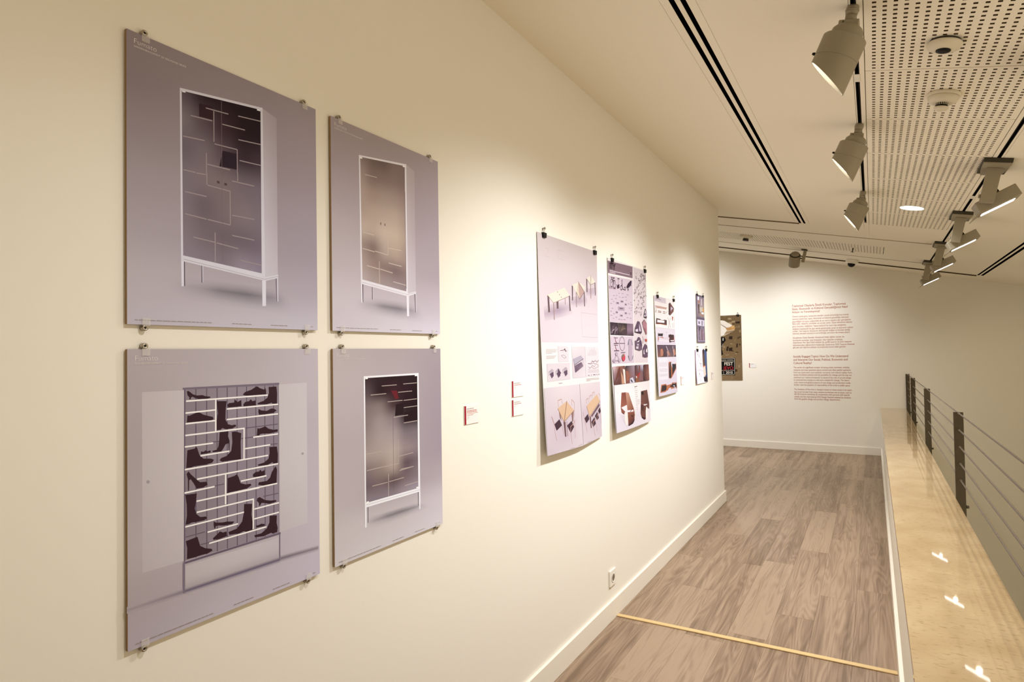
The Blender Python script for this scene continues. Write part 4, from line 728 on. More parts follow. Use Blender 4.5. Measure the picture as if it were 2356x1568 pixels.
['l',[0.572,0.522,0.549],8,[[206.2,415.7],[348.6,413.9]]],
['l',[0.572,0.522,0.549],8,[[388,418.1],[487.5,420.6]]],
['l',[0.333,0.095,0.05],6,[[279,486.5],[285.7,477]]],
['g',[[21.4,383.5],[540.3,385],[537.9,287.9],[22.1,291.7]],[[[0.068,0.042,0.062],[0.09,0.062,0.089],[0.068,0.044,0.066],[0.12,0.087,0.116]],[[0.12,0.062,0.066],[0.068,0.039,0.053],[0.106,0.072,0.089],[0.078,0.047,0.062]],[[0.201,0.087,0.066],[0.047,0.028,0.036],[0.171,0.103,0.106],[0.071,0.039,0.05]]]],
['p',[0.333,0.141,0.093],[[98.9,349.3],[154.2,354.7],[173.7,327.1],[158.2,299.7],[94.2,297.5]]],
['p',[0.333,0.141,0.093],[[263.4,326.7],[306.9,343.3],[353.6,309.3],[317.8,298.4]]],
['p',[0.333,0.141,0.093],[[439.4,343],[500.5,354.3],[532,308.1],[474.4,297]]],
['l',[0.028,0.017,0.025],5,[[221.7,382.4],[226,290.8]]],
['l',[0.028,0.017,0.025],5,[[400.1,382.9],[398.3,289.2]]],
['l',[0.516,0.468,0.525],8,[[258.6,374.1],[302.5,337.7],[288.6,293]]],
['l',[0.516,0.468,0.525],8,[[442.7,374.4],[468,331.4],[463.8,291.4]]],
['g',[[22.1,291.2],[542,287.8],[535.2,0.9],[-0.2,0.4]],[[[0.527,0.494,0.549],[0.516,0.478,0.537]],[[0.516,0.478,0.543],[0.484,0.442,0.519]],[[0.516,0.478,0.555],[0.505,0.457,0.537]]]],
['p',[0.572,0.545,0.592],[[39,281.8],[273.9,279.2],[265.4,115.8],[35.2,120.7]]],
['l',[0.423,0.379,0.425],2.6,[[46.8,249.4],[267.1,248.7]]],
['l',[0.423,0.379,0.425],2.6,[[46.7,242.6],[266.4,241.8]]],
['l',[0.423,0.379,0.425],2.6,[[46.6,235.9],[265.8,234.9]]],
['l',[0.423,0.379,0.425],2.6,[[46.5,229.2],[265.1,227.9]]],
['l',[0.423,0.379,0.425],2.6,[[46.5,222.4],[264.4,221]]],
['l',[0.423,0.379,0.425],2.6,[[46.3,202.2],[262.4,200.3]]],
['l',[0.423,0.379,0.425],2.6,[[46.2,195.5],[261.7,193.3]]],
['l',[0.423,0.379,0.425],2.6,[[46.1,188.8],[261,186.4]]],
['l',[0.423,0.379,0.425],2.6,[[46,182.1],[260.3,179.5]]],
['l',[0.423,0.379,0.425],2.6,[[45.8,161.9],[258.3,158.9]]],
['l',[0.423,0.379,0.425],2.6,[[45.8,155.2],[257.6,152]]],
['l',[0.423,0.379,0.425],2.6,[[45.7,148.5],[256.9,145.1]]],
['p',[0.341,0.112,0.056],[[297.2,245.5],[332.5,253.3],[524.4,237.9],[527.7,193.1],[381.7,127.7],[338.1,117.9],[285.3,125.2]]],
['p',[0.03,0.022,0.023],[[308.4,242.5],[370.6,247.2],[358.6,129.5],[334.6,121.4],[293.2,128.8]]],
['p',[0.026,0.022,0.029],[[404.4,234.2],[519.3,227.7],[516.2,199.1],[391.1,142.6]]],
['p',[0.572,0.545,0.598],[[458.5,241.3],[512.5,239.3],[511.7,232.4],[463.8,234.3]]],
['p',[0.341,0.121,0.062],[[71,83.6],[193.2,85.4],[212.5,73.8],[349.2,75.2],[377.5,86.4],[515.6,81.4],[522.4,32.2],[384.2,38.1],[349.1,36.2],[197.2,30.8],[168.9,23.9],[37.2,25.1]]],
['p',[0.03,0.02,0.023],[[88.3,75.4],[186.9,77],[204.3,65.4],[352.1,66.1],[384.3,77.2],[502.7,73.9],[507.3,41.9],[381.2,47.1],[346.1,45.2],[194.4,39.6],[160.6,33.5],[61,32.6]]]]],
'P6':[306,448,[
['g',[[0,448],[306,448],[306,0],[0,0]],[[[0.125,0.099,0.142],[0.136,0.109,0.155]],[[0.159,0.13,0.176],[0.184,0.153,0.206]],[[0.136,0.109,0.149],[0.153,0.124,0.176]]]],
['g',[[59.2,430.7],[296.6,433.5],[298.2,245.5],[29.7,238.3]],[[[0.257,0.214,0.266],[0.211,0.172,0.222]],[[0.299,0.245,0.266],[0.344,0.279,0.284]],[[0.159,0.124,0.155],[0.299,0.23,0.198]]]],
['p',[0.745,0.73,0.82],[[58.9,427.7],[113.1,433.5],[110,399.3],[61,397]]],
['p',[0.344,0.166,0.113],[[80.5,397.9],[141.9,397.7],[132.3,372.3],[73.1,369.7]]],
['p',[0.605,0.547,0.581],[[193.7,418.9],[226.4,418.6],[215.6,353.9],[187.8,352.8]]],
['p',[0.087,0.051,0.05],[[65,360.1],[126.3,361.5],[118.6,275.1],[81.6,274]]],
['p',[0.481,0.427,0.366],[[123.6,331.5],[250.2,342.6],[251.9,304.7],[144.6,288.4]]],
['p',[0.631,0.324,0.078],[[244.5,336.1],[289.7,325.1],[297.5,296.7],[251.4,298.3]]],
['p',[0.775,0.761,0.785],[[189.5,286.8],[284.3,293],[285.2,273.9],[198.1,270]]],
['p',[0.299,0.2,0.149],[[143.5,275.9],[269.4,270.3],[267.7,251.1],[129.3,256.7]]],
['p',[0.541,0.51,0.625],[[27.7,216.6],[295.7,216.6],[290.7,158.8],[22.6,160.7]]],
['p',[0.184,0.135,0.191],[[62.6,198.8],[124.3,200.1],[122,175],[65.2,173.9]]],
['p',[0.153,0.109,0.155],[[187.5,207.8],[225.6,208.7],[219.1,164],[183.6,163.4]]],
['p',[0.257,0.2,0.257],[[19.3,123.4],[60.7,123.9],[51.1,17.5],[16.9,17.5]]],
['p',[0.044,0.031,0.047],[[87.6,149.3],[127.2,149.9],[104,111.9],[79.3,111.6]]],
['p',[0.299,0.23,0.266],[[117.5,124.6],[150,125],[141.5,30],[109.1,30]]],
['p',[0.184,0.085,0.113],[[175.2,125.3],[205.6,125.6],[196.6,23.6],[171.2,23.6]]],
['p',[0.344,0.237,0.313],[[231.1,126],[256.8,126.3],[247.8,23.5],[222.1,23.6]]],
['p',[0.153,0.081,0.113],[[277.5,126.5],[298.3,126.8],[289.8,30],[269,30]]],
['p',[0.299,0.253,0.344],[[9.9,20.7],[294.5,23.5],[293.8,15.7],[11.6,12.6]]],
['l',[0.425,0.374,0.447],4,[[132.9,343.2],[142.1,325.2]]],
['l',[0.425,0.374,0.447],4,[[268.3,51],[260.7,36.1]]],
['l',[0.566,0.522,0.61],4,[[218,105.4],[226.4,88.4]]],
['l',[0.06,0.042,0.058],4,[[97.6,166.4],[111.4,151.7]]],
['l',[0.299,0.166,0.136],4,[[252.1,231.1],[236.4,223.1]]],
['l',[0.299,0.166,0.136],4,[[101.7,272.1],[112.5,253.4]]],
['l',[0.566,0.522,0.61],4,[[189.2,299.8],[195.3,291.9]]],
['l',[0.06,0.042,0.058],4,[[58.4,122.7],[46,104.1]]],
['l',[0.06,0.042,0.058],4,[[50.8,168.4],[37.2,149]]],
['l',[0.566,0.522,0.61],4,[[176.7,330.8],[175.6,318.7]]],
['l',[0.06,0.042,0.058],4,[[107.6,247.6],[114,227.7]]],
['l',[0.566,0.522,0.61],4,[[117.9,161.7],[121.6,150.6]]],
['l',[0.566,0.522,0.61],4,[[37.1,31.9],[50.7,19.1]]],
['l',[0.425,0.374,0.447],4,[[98.4,306.3],[106.5,294.1]]],
['l',[0.566,0.522,0.61],4,[[266.7,116.7],[279.5,98.9]]],
['l',[0.425,0.374,0.447],4,[[238.3,137.3],[237.7,124.4]]],
['l',[0.566,0.522,0.61],4,[[224,340],[209.3,325.6]]],
['l',[0.425,0.374,0.447],4,[[254.6,205.5],[247.7,189.7]]],
['l',[0.299,0.166,0.136],4,[[95.1,159.4],[96.9,148.2]]],
['l',[0.299,0.166,0.136],4,[[216.4,278.6],[226.5,261.5]]],
['l',[0.06,0.042,0.058],4,[[68,206.4],[83.2,186]]],
['l',[0.06,0.042,0.058],4,[[215.1,256.5],[219.8,240.4]]],
['l',[0.566,0.522,0.61],4,[[72.6,67.2],[84.1,59.3]]],
['l',[0.566,0.522,0.61],4,[[158.4,147.5],[147.8,128.2]]],
['l',[0.299,0.166,0.136],4,[[241.5,334.3],[243.8,323.1]]],
['l',[0.425,0.374,0.447],4,[[284.1,405.1],[276.8,385.8]]],
['p',[0.105,0.081,0.118],[[-1.7,237.5],[307.8,236.2],[309.2,222.1],[1.2,217.2]]]]],
'P7':[430,312,[
['g',[[0,312],[430,312],[430,0],[0,0]],[[[0.821,0.808,0.9],[0.805,0.792,0.9]],[[0.821,0.816,0.9],[0.805,0.792,0.9]]]],
['p',[0.386,0.273,0.379],[[-4.6,312.1],[21.3,311.5],[19.2,-0.1],[-4.5,0.6]]],
['l',[0.293,0.225,0.268],5,[[168.2,140.7],[181.3,123.5]]],
['l',[0.53,0.196,0.11],5,[[191,170.6],[180.2,154.2]]],
['l',[0.53,0.196,0.11],5,[[103.2,292],[93.8,279.8]]],
['l',[0.417,0.106,0.076],5,[[210.4,216.2],[200,205.9]]],
['l',[0.038,0.031,0.056],5,[[123.4,81.3],[118.3,60.9]]],
['l',[0.077,0.057,0.09],5,[[215.3,93.7],[224.5,80.1]]],
['l',[0.293,0.225,0.268],5,[[89.1,271.7],[94.9,254.3]]],
['l',[0.038,0.031,0.056],5,[[204.3,166.7],[209.9,154.4]]],
['l',[0.077,0.057,0.09],5,[[79.7,104.2],[81.7,89.6]]],
['l',[0.53,0.196,0.11],5,[[64.4,169.3],[68.6,157.2]]],
['l',[0.53,0.196,0.11],5,[[48.2,244.2],[44.9,237.2]]],
['l',[0.293,0.225,0.268],5,[[117.4,123.7],[113.5,113.6]]],
['l',[0.417,0.106,0.076],5,[[70.5,132],[56.6,114.2]]],
['l',[0.077,0.057,0.09],5,[[64.4,83.6],[64.6,73.3]]],
['l',[0.077,0.057,0.09],5,[[168,30.5],[156.1,25.1]]],
['l',[0.293,0.225,0.268],5,[[169.4,190.7],[161.3,179.3]]],
['l',[0.53,0.196,0.11],5,[[114.5,293.4],[103.7,282.9]]],
['l',[0.038,0.031,0.056],5,[[86.6,257.2],[86.7,247.3]]],
['l',[0.53,0.196,0.11],5,[[133.2,87.9],[121.8,73.6]]],
['l',[0.077,0.057,0.09],5,[[124.2,95],[123.1,78.8]]],
['l',[0.293,0.225,0.268],5,[[130.9,56.9],[134.2,48.2]]],
['l',[0.293,0.225,0.268],5,[[176,187.3],[175.1,167.4]]],
['l',[0.53,0.196,0.11],5,[[209.7,294.3],[221.8,275.6]]],
['l',[0.038,0.031,0.056],5,[[189.5,229.6],[201.5,212.4]]],
['l',[0.293,0.225,0.268],5,[[194.9,130.4],[195.5,111.2]]],
['l',[0.077,0.057,0.09],5,[[202,184.6],[213.2,175.4]]],
['l',[0.417,0.106,0.076],5,[[85.3,212.5],[87.8,201.5]]],
['l',[0.417,0.106,0.076],5,[[90.1,274.3],[78.4,262.7]]],
['l',[0.077,0.057,0.09],5,[[145.5,193.8],[158.9,182]]],
['l',[0.417,0.106,0.076],5,[[117.9,134.5],[128.7,126.6]]],
['l',[0.293,0.225,0.268],5,[[191.1,164],[201,145.1]]],
['l',[0.417,0.106,0.076],5,[[163.9,282.9],[166.1,267.8]]],
['l',[0.417,0.106,0.076],5,[[134.4,251.5],[145.7,241.1]]],
['l',[0.293,0.225,0.268],5,[[127.8,99.1],[113.9,82.5]]],
['l',[0.293,0.225,0.268],5,[[118,157.1],[107.1,148.9]]],
['l',[0.293,0.225,0.268],5,[[108.5,280.9],[120.3,270.4]]],
['l',[0.417,0.106,0.076],5,[[114,128.8],[103.4,113.4]]],
['l',[0.293,0.225,0.268],5,[[77.7,200],[84.8,184.1]]],
['l',[0.53,0.196,0.11],5,[[200.8,234.3],[191.5,227.9]]],
['l',[0.293,0.225,0.268],5,[[129.8,260.1],[142.8,255.1]]],
['l',[0.53,0.196,0.11],5,[[95.7,215.9],[83,203.9]]],
['l',[0.293,0.225,0.268],5,[[124.9,259],[131.7,253.1]]],
['l',[0.038,0.031,0.056],5,[[132.8,272.7],[137.1,260.8]]],
['l',[0.293,0.225,0.268],5,[[165.5,253],[162.1,235.7]]],
['l',[0.293,0.225,0.268],5,[[59.1,159.4],[57,142.8]]],
['l',[0.53,0.196,0.11],5,[[160.5,76.7],[173.3,67.1]]],
['l',[0.038,0.031,0.056],5,[[219.6,184.2],[208,179]]],
['l',[0.53,0.196,0.11],5,[[63.9,160],[66,150.1]]],
['l',[0.293,0.225,0.268],5,[[130.4,242.1],[135,223.9]]],
['l',[0.077,0.057,0.09],5,[[182,67.2],[176.3,46.2]]],
['l',[0.293,0.225,0.268],5,[[73.8,275.2],[79.6,267.7]]],
['l',[0.293,0.225,0.268],5,[[74.4,282.1],[62.8,275.5]]],
['l',[0.077,0.057,0.09],5,[[51.6,37.9],[41.6,29.4]]],
['l',[0.293,0.225,0.268],5,[[202.2,289.2],[196.4,280.4]]],
['l',[0.077,0.057,0.09],5,[[117.1,103.8],[116,83.6]]],
['l',[0.293,0.225,0.268],5,[[136.7,40.7],[123,36.3]]],
['l',[0.077,0.057,0.09],5,[[216.9,120.6],[227.2,109.1]]],
['l',[0.077,0.057,0.09],5,[[161.8,128.1],[168.2,110.7]]],
['l',[0.077,0.057,0.09],5,[[183.6,184.2],[182.6,172.1]]],
['l',[0.038,0.031,0.056],5,[[115.5,70.1],[109.9,64.6]]],
['g',[[328,309.9],[430.3,305.4],[430,3.7],[283.6,11.1]],[[[0.066,0.111,0.259],[0.059,0.097,0.233]],[[0.085,0.133,0.287],[0.049,0.079,0.186]],[[0.043,0.057,0.11],[0.038,0.05,0.11]]]],
['g',[[257.3,308.6],[336.1,310.1],[352.3,158.7],[264.4,157.9]],[[[0.085,0.05,0.043],[0.112,0.071,0.06]],[[0.18,0.102,0.068],[0.059,0.038,0.043]]]],
['p',[0.73,0.601,0.499],[[275,147.8],[355.1,158.6],[369.6,75.8],[312.2,51.2],[273.7,80.9]]],
['p',[0.494,0.122,0.056],[[259,154.8],[369.2,164.9],[357.9,145.1],[285.4,127.5]]],
['p',[0.024,0.02,0.031],[[267.7,54],[429.2,51.1],[430.1,0],[283.6,9.7]]],
['p',[0.293,0.273,0.326],[[299.1,127],[340.9,128.7],[346.5,77],[312.4,72]]],
['p',[0.02,0.018,0.031],[[278.1,318.1],[330.7,319.2],[319.7,275.6],[287.8,275.4]]]]],
'FP':[722,1085,[
['g',[[0,1085],[722,1085],[722,0],[0,0]],[[[0.125,0.078,0.034],[0.107,0.068,0.029],[0.14,0.09,0.041]],[[0.15,0.098,0.044],[0.125,0.078,0.034],[0.116,0.071,0.031]],[[0.172,0.111,0.052],[0.145,0.094,0.041],[0.135,0.086,0.039]],[[0.19,0.125,0.062],[0.167,0.107,0.049],[0.161,0.102,0.049]],[[0.222,0.151,0.079],[0.202,0.135,0.068],[0.19,0.125,0.062]],[[0.235,0.162,0.087],[0.222,0.151,0.079],[0.172,0.111,0.055]]]],
['p',[0.167,0.107,0.049],[[156.6,708.5],[178.3,707.7],[178.3,738.5],[156.6,739.3]]],
['p',[0.294,0.211,0.118],[[501.9,296.3],[561.4,301.4],[561.4,319.2],[501.9,314.1]]],
['p',[0.167,0.107,0.049],[[82.5,234.5],[115.8,236.4],[115.8,271.8],[82.5,269.9]]],
['p',[0.202,0.14,0.072],[[318.1,199.3],[337.5,200.1],[337.5,236],[318.1,235.2]]],
['p',[0.075,0.044,0.018],[[508.8,782.4],[563.6,778.8],[563.6,803.4],[508.8,806.9]]],
['p',[0.235,0.162,0.083],[[168.7,603.7],[190.3,601.5],[190.3,640],[168.7,642.3]]],
['p',[0.167,0.107,0.049],[[96.5,757.2],[120.4,758.4],[120.4,771.3],[96.5,770.1]]],
['p',[0.294,0.211,0.118],[[570,960.6],[623.4,965.2],[623.4,990.5],[570,985.9]]],
['p',[0.294,0.211,0.118],[[369.6,977.9],[428.5,977.1],[428.5,994.8],[369.6,995.6]]],
['p',[0.047,0.028,0.012],[[443.5,843.2],[479.7,845.3],[479.7,887.7],[443.5,885.5]]],
['p',[0.167,0.107,0.049],[[685.9,297.6],[712,295.7],[712,313.7],[685.9,315.6]]],
['p',[0.047,0.028,0.012],[[346.8,467.9],[406,464.1],[406,491.8],[346.8,495.6]]],
['p',[0.167,0.107,0.049],[[627.5,33.1],[648.4,35.6],[648.4,68.4],[627.5,65.9]]],
['p',[0.167,0.107,0.049],[[48.5,675.9],[84,676.6],[84,714.5],[48.5,713.8]]],
['p',[0.075,0.044,0.018],[[502.8,336.8],[551.8,333.1],[551.8,372.8],[502.8,376.5]]],
['p',[0.047,0.028,0.012],[[146.7,991.3],[166,989.6],[166,1028.2],[146.7,1030]]],
['p',[0.235,0.162,0.083],[[558.6,904.2],[617.1,902],[617.1,939.2],[558.6,941.4]]],
['p',[0.294,0.211,0.118],[[459.2,413.6],[517.2,418.3],[517.2,429.1],[459.2,424.3]]],
['p',[0.235,0.162,0.083],[[617.5,429.4],[637.7,428.4],[637.7,467.8],[617.5,468.8]]],
['p',[0.202,0.14,0.072],[[607.6,122.6],[626,121.6],[626,145.8],[607.6,146.8]]],
['p',[0.202,0.14,0.072],[[138.1,781.7],[191.1,781.8],[191.1,812.3],[138.1,812.2]]],
['p',[0.294,0.211,0.118],[[512.8,1014.6],[564.9,1012.8],[564.9,1039.3],[512.8,1041]]],
['p',[0.202,0.14,0.072],[[684,245.3],[712,243.9],[712,280.2],[684,281.6]]],
['p',[0.167,0.107,0.049],[[484.1,523.8],[501.2,525.1],[501.2,549.5],[484.1,548.1]]],
['p',[0.235,0.162,0.083],[[445.3,849],[490,843.8],[490,881.8],[445.3,887]]],
['p',[0.294,0.211,0.118],[[350.2,382],[403.5,378.4],[403.5,410.3],[350.2,413.9]]],
['p',[0.075,0.044,0.018],[[259.5,588],[283.1,586],[283.1,604.4],[259.5,606.4]]],
['p',[0.047,0.028,0.012],[[148,597.9],[195.3,599.1],[195.3,612.5],[148,611.2]]],
['p',[0.075,0.044,0.018],[[521.3,207],[573.1,207.1],[573.1,217.4],[521.3,217.4]]],
['p',[0.047,0.028,0.012],[[619.2,457.6],[663.6,456.9],[663.6,471.6],[619.2,472.3]]],
['p',[0.202,0.14,0.072],[[486.2,145.3],[530.7,146],[530.7,161.6],[486.2,161]]],
['p',[0.235,0.162,0.083],[[328,605.5],[368.7,605.4],[368.7,650.3],[328,650.4]]],
['p',[0.167,0.107,0.049],[[600,642.7],[631.8,639],[631.8,680.8],[600,684.5]]],
['p',[0.294,0.211,0.118],[[164,860],[190.5,860.4],[190.5,892.1],[164,891.7]]],
['p',[0.167,0.107,0.049],[[88.5,840.9],[142.4,846.3],[142.4,868.6],[88.5,863.2]]],
['p',[0.167,0.107,0.049],[[553.7,569.2],[611.7,571.5],[611.7,616.1],[553.7,613.8]]],
['p',[0.167,0.107,0.049],[[337.6,687.9],[387.8,685.4],[387.8,727],[337.6,729.4]]],
['p',[0.235,0.162,0.083],[[232.9,528.2],[282.2,530.5],[282.2,574.6],[232.9,572.3]]],
['p',[0.047,0.028,0.012],[[160.1,426.4],[191.7,428.3],[191.7,465.3],[160.1,463.3]]],
['p',[0.047,0.028,0.012],[[49.5,473.6],[92.9,476.4],[92.9,486.5],[49.5,483.6]]],
['p',[0.167,0.107,0.049],[[351.5,708.2],[401.8,711.1],[401.8,727.3],[351.5,724.5]]],
['p',[0.167,0.107,0.049],[[629.4,868.2],[688.6,868.2],[688.6,902.8],[629.4,902.8]]],
['p',[0.167,0.107,0.049],[[201.7,316.5],[252.8,316.4],[252.8,347.9],[201.7,348]]],
['p',[0.235,0.162,0.083],[[298,423.7],[355.8,426],[355.8,460],[298,457.7]]],
['p',[0.202,0.14,0.072],[[79.5,483.8],[109.6,486.9],[109.6,531.7],[79.5,528.7]]],
['p',[0.047,0.028,0.012],[[43.9,495.3],[58.3,495.4],[58.3,536.4],[43.9,536.3]]],
['p',[0.294,0.211,0.118],[[522.1,936.2],[571,936.5],[571,968.7],[522.1,968.4]]],
['p',[0.167,0.107,0.049],[[433.6,1063.6],[484.1,1059.2],[484.1,1073.6],[433.6,1078]]],
['p',[0.075,0.044,0.018],[[577.8,920.4],[618.8,923.4],[618.8,945.3],[577.8,942.3]]],
['p',[0.167,0.107,0.049],[[452.6,550.6],[488.6,550.1],[488.6,570.8],[452.6,571.3]]],
['p',[0.167,0.107,0.049],[[147.7,766.4],[199.4,772.5],[199.4,791],[147.7,785]]],
['p',[0.047,0.028,0.012],[[98.4,561.8],[151.8,567.7],[151.8,588.7],[98.4,582.7]]],
['p',[0.167,0.107,0.049],[[420,680],[476.2,680.8],[476.2,723.2],[420,722.4]]],
['p',[0.075,0.044,0.018],[[356.3,745.8],[381.5,747],[381.5,765.1],[356.3,764]]],
['p',[0.202,0.14,0.072],[[532.8,372.8],[573.6,370.7],[573.6,394.3],[532.8,396.5]]],
['p',[0.047,0.028,0.012],[[46.6,954.6],[72.7,953.7],[72.7,970.4],[46.6,971.3]]],
['p',[0.047,0.028,0.012],[[25.4,877.7],[62.8,873.9],[62.8,914.4],[25.4,918.2]]],
['p',[0.202,0.14,0.072],[[435.4,877],[450.6,877.8],[450.6,890.8],[435.4,889.9]]],
['p',[0.202,0.14,0.072],[[113.9,492.7],[171.3,498.2],[171.3,533.5],[113.9,528.1]]],
['p',[0.235,0.162,0.083],[[418.1,838.1],[454.6,841.9],[454.6,867.5],[418.1,863.7]]],
['p',[0.047,0.028,0.012],[[522,698.8],[576.9,704.6],[576.9,726.2],[522,720.4]]],
['p',[0.075,0.044,0.018],[[48.2,140.9],[100.1,144.8],[100.1,184.8],[48.2,180.8]]],
['p',[0.235,0.162,0.083],[[545.6,19.1],[567.2,17.5],[567.2,58],[545.6,59.6]]],
['p',[0.075,0.044,0.018],[[143.3,620.8],[179.3,619.2],[179.3,656.6],[143.3,658.2]]],
['p',[0.202,0.14,0.072],[[288.3,447.6],[331.7,447.7],[331.7,473.3],[288.3,473.2]]],
['p',[0.294,0.211,0.118],[[662.9,211.3],[682.7,211.3],[682.7,252.4],[662.9,252.4]]],
['p',[0.294,0.211,0.118],[[366.3,943.3],[401.5,943.5],[401.5,969.7],[366.3,969.5]]],
['p',[0.235,0.162,0.083],[[149.8,91.6],[194.9,94.7],[194.9,135],[149.8,132]]],
['p',[0.047,0.028,0.012],[[611,141.8],[641.8,141.9],[641.8,183.2],[611,183.1]]],
['p',[0.047,0.028,0.012],[[466.2,804.1],[509.2,801.5],[509.2,821],[466.2,823.6]]],
['p',[0.167,0.107,0.049],[[213.8,612.8],[231.7,611.6],[231.7,639.9],[213.8,641]]],
['p',[0.202,0.14,0.072],[[180.7,953.6],[201.3,951.8],[201.3,971.3],[180.7,973]]],
['p',[0.075,0.044,0.018],[[133.1,309.1],[155.1,311.2],[155.1,353.5],[133.1,351.4]]],
['p',[0.075,0.044,0.018],[[280,911.7],[337,914.3],[337,951.9],[280,949.4]]],
['p',[0.167,0.107,0.049],[[18.5,356.3],[44.4,354],[44.4,383],[18.5,385.4]]],
['p',[0.202,0.14,0.072],[[680.6,872],[696.8,871.3],[696.8,911],[680.6,911.7]]],
['p',[0.202,0.14,0.072],[[398.3,663.6],[414.6,663.7],[414.6,694.6],[398.3,694.4]]],
['p',[0.235,0.162,0.083],[[496.1,776.1],[532.2,773.8],[532.2,799.1],[496.1,801.4]]],
['p',[0.235,0.162,0.083],[[404.3,505.9],[436,505.3],[436,519.6],[404.3,520.2]]],
['p',[0.294,0.211,0.118],[[285.4,46.7],[319,45.4],[319,72.5],[285.4,73.8]]],
['p',[0.047,0.028,0.012],[[680.3,578.8],[701.4,580.4],[701.4,607.6],[680.3,606.1]]],
['p',[0.235,0.162,0.083],[[13.3,954.8],[66.2,954.8],[66.2,990.6],[13.3,990.6]]],
['p',[0.167,0.107,0.049],[[225.2,526.4],[245.6,524.7],[245.6,551.6],[225.2,553.3]]],
['p',[0.235,0.162,0.083],[[262.3,999.8],[311.4,1000.5],[311.4,1026.4],[262.3,1025.6]]],
['p',[0.202,0.14,0.072],[[468.4,340.7],[525.7,345.6],[525.7,381.1],[468.4,376.2]]],
['p',[0.235,0.162,0.083],[[685.8,792.3],[712,793],[712,836.4],[685.8,835.8]]],
['p',[0.202,0.14,0.072],[[24.5,79.1],[75.1,84.5],[75.1,107.7],[24.5,102.3]]],
['p',[0.047,0.028,0.012],[[383.1,633.8],[424.4,632.2],[424.4,661.6],[383.1,663.2]]],
['p',[0.235,0.162,0.083],[[296.9,424.4],[314.5,422.5],[314.5,438.2],[296.9,440.1]]],
['p',[0.075,0.044,0.018],[[653.7,681.3],[683.1,684.8],[683.1,725],[653.7,721.5]]],
['p',[0.294,0.211,0.118],[[182.6,385.7],[203.2,383.8],[203.2,399.3],[182.6,401.3]]],
['p',[0.075,0.044,0.018],[[103.1,867.2],[152.3,865.2],[152.3,897.1],[103.1,899.1]]],
['p',[0.235,0.162,0.083],[[389.3,8.9],[408.1,7.9],[408.1,41.9],[389.3,42.8]]],
['p',[0.235,0.162,0.083],[[145.4,816.7],[161.9,818.1],[161.9,857.4],[145.4,856]]],
['p',[0.294,0.211,0.118],[[336.1,366.6],[359.9,367.6],[359.9,407.2],[336.1,406.1]]],
['p',[0.202,0.14,0.072],[[383.3,55.3],[421.6,51.3],[421.6,92.9],[383.3,96.9]]],
['p',[0.294,0.211,0.118],[[539.4,602.6],[567,602.4],[567,616],[539.4,616.2]]],
['p',[0.235,0.162,0.083],[[409.6,63.1],[459.3,60.2],[459.3,86.2],[409.6,89]]],
['p',[0.047,0.028,0.012],[[675.3,706.8],[712,705.4],[712,723.9],[675.3,725.3]]],
['p',[0.202,0.14,0.072],[[126.3,892.2],[164.7,891.7],[164.7,915.3],[126.3,915.8]]],
['p',[0.202,0.14,0.072],[[159.2,670.5],[195.9,670],[195.9,713.1],[159.2,713.6]]],
['p',[0.202,0.14,0.072],[[291.7,647.3],[341.3,645],[341.3,666.5],[291.7,668.8]]],
['p',[0.047,0.028,0.012],[[561.2,481],[589.7,479.1],[589.7,493.6],[561.2,495.5]]],
['p',[0.047,0.028,0.012],[[398.2,789.3],[432.9,789.5],[432.9,825.8],[398.2,825.6]]],
['p',[0.202,0.14,0.072],[[52.5,865.1],[109.8,870.4],[109.8,890.5],[52.5,885.3]]],
['p',[0.167,0.107,0.049],[[52.2,914.5],[71.5,914.8],[71.5,956.4],[52.2,956.1]]],
['p',[0.202,0.14,0.072],[[148.8,1061.1],[201.5,1065.5],[201.5,1082.3],[148.8,1078]]],
['p',[0.202,0.14,0.072],[[161.8,624.3],[211.3,621.2],[211.3,638.1],[161.8,641.2]]],
['p',[0.235,0.162,0.083],[[418.4,537.7],[457,536.5],[457,577.2],[418.4,578.4]]],
['p',[0.167,0.107,0.049],[[415.9,293.9],[432.7,293.2],[432.7,309.1],[415.9,309.8]]],
['p',[0.294,0.211,0.118],[[412.2,833.7],[449.7,830.4],[449.7,843.1],[412.2,846.4]]],
['p',[0.167,0.107,0.049],[[361.8,337.3],[401.7,339.5],[401.7,361.1],[361.8,358.8]]],
['p',[0.167,0.107,0.049],[[435.7,184.8],[472.4,184.6],[472.4,209.7],[435.7,209.9]]],
['p',[0.047,0.028,0.012],[[269.7,47.9],[307.9,49],[307.9,83.9],[269.7,82.9]]],
['p',[0.167,0.107,0.049],[[233.1,143.1],[273.9,147.7],[273.9,158.4],[233.1,153.8]]],
['p',[0.167,0.107,0.049],[[218.4,386.8],[234.5,385.1],[234.5,400.1],[218.4,401.8]]],
['p',[0.047,0.028,0.012],[[201.3,612.8],[245.7,609.4],[245.7,653.7],[201.3,657.2]]],
['p',[0.202,0.14,0.072],[[388.7,116.6],[435.1,118.7],[435.1,144],[388.7,142]]],
['p',[0.202,0.14,0.072],[[422.5,430.9],[471,433.8],[471,444.7],[422.5,441.8]]],
['p',[0.047,0.028,0.012],[[581.2,78.9],[604.3,80.5],[604.3,112.4],[581.2,110.7]]],
['p',[0.068,0.039,0.017],[[235.6,1081.9],[387.4,1029.7],[451.1,982],[449,892.4],[385.3,939.8],[233.5,991.2]]],
['g',[[278,1012],[386.9,1009.5],[604.1,903.2],[491.6,877.4]],[[[0.587,0.529,0.45],[0.564,0.496,0.409]],[[0.519,0.454,0.361],[0.426,0.331,0.224]]]],
['p',[0.623,0.575,0.493],[[278,1012],[386.9,1009.5],[451.5,998.8],[546.5,938.9],[604.1,899.9],[555.8,881.7],[491.6,877.4],[428.4,932.5],[375.3,974],[277.4,989.4]]],
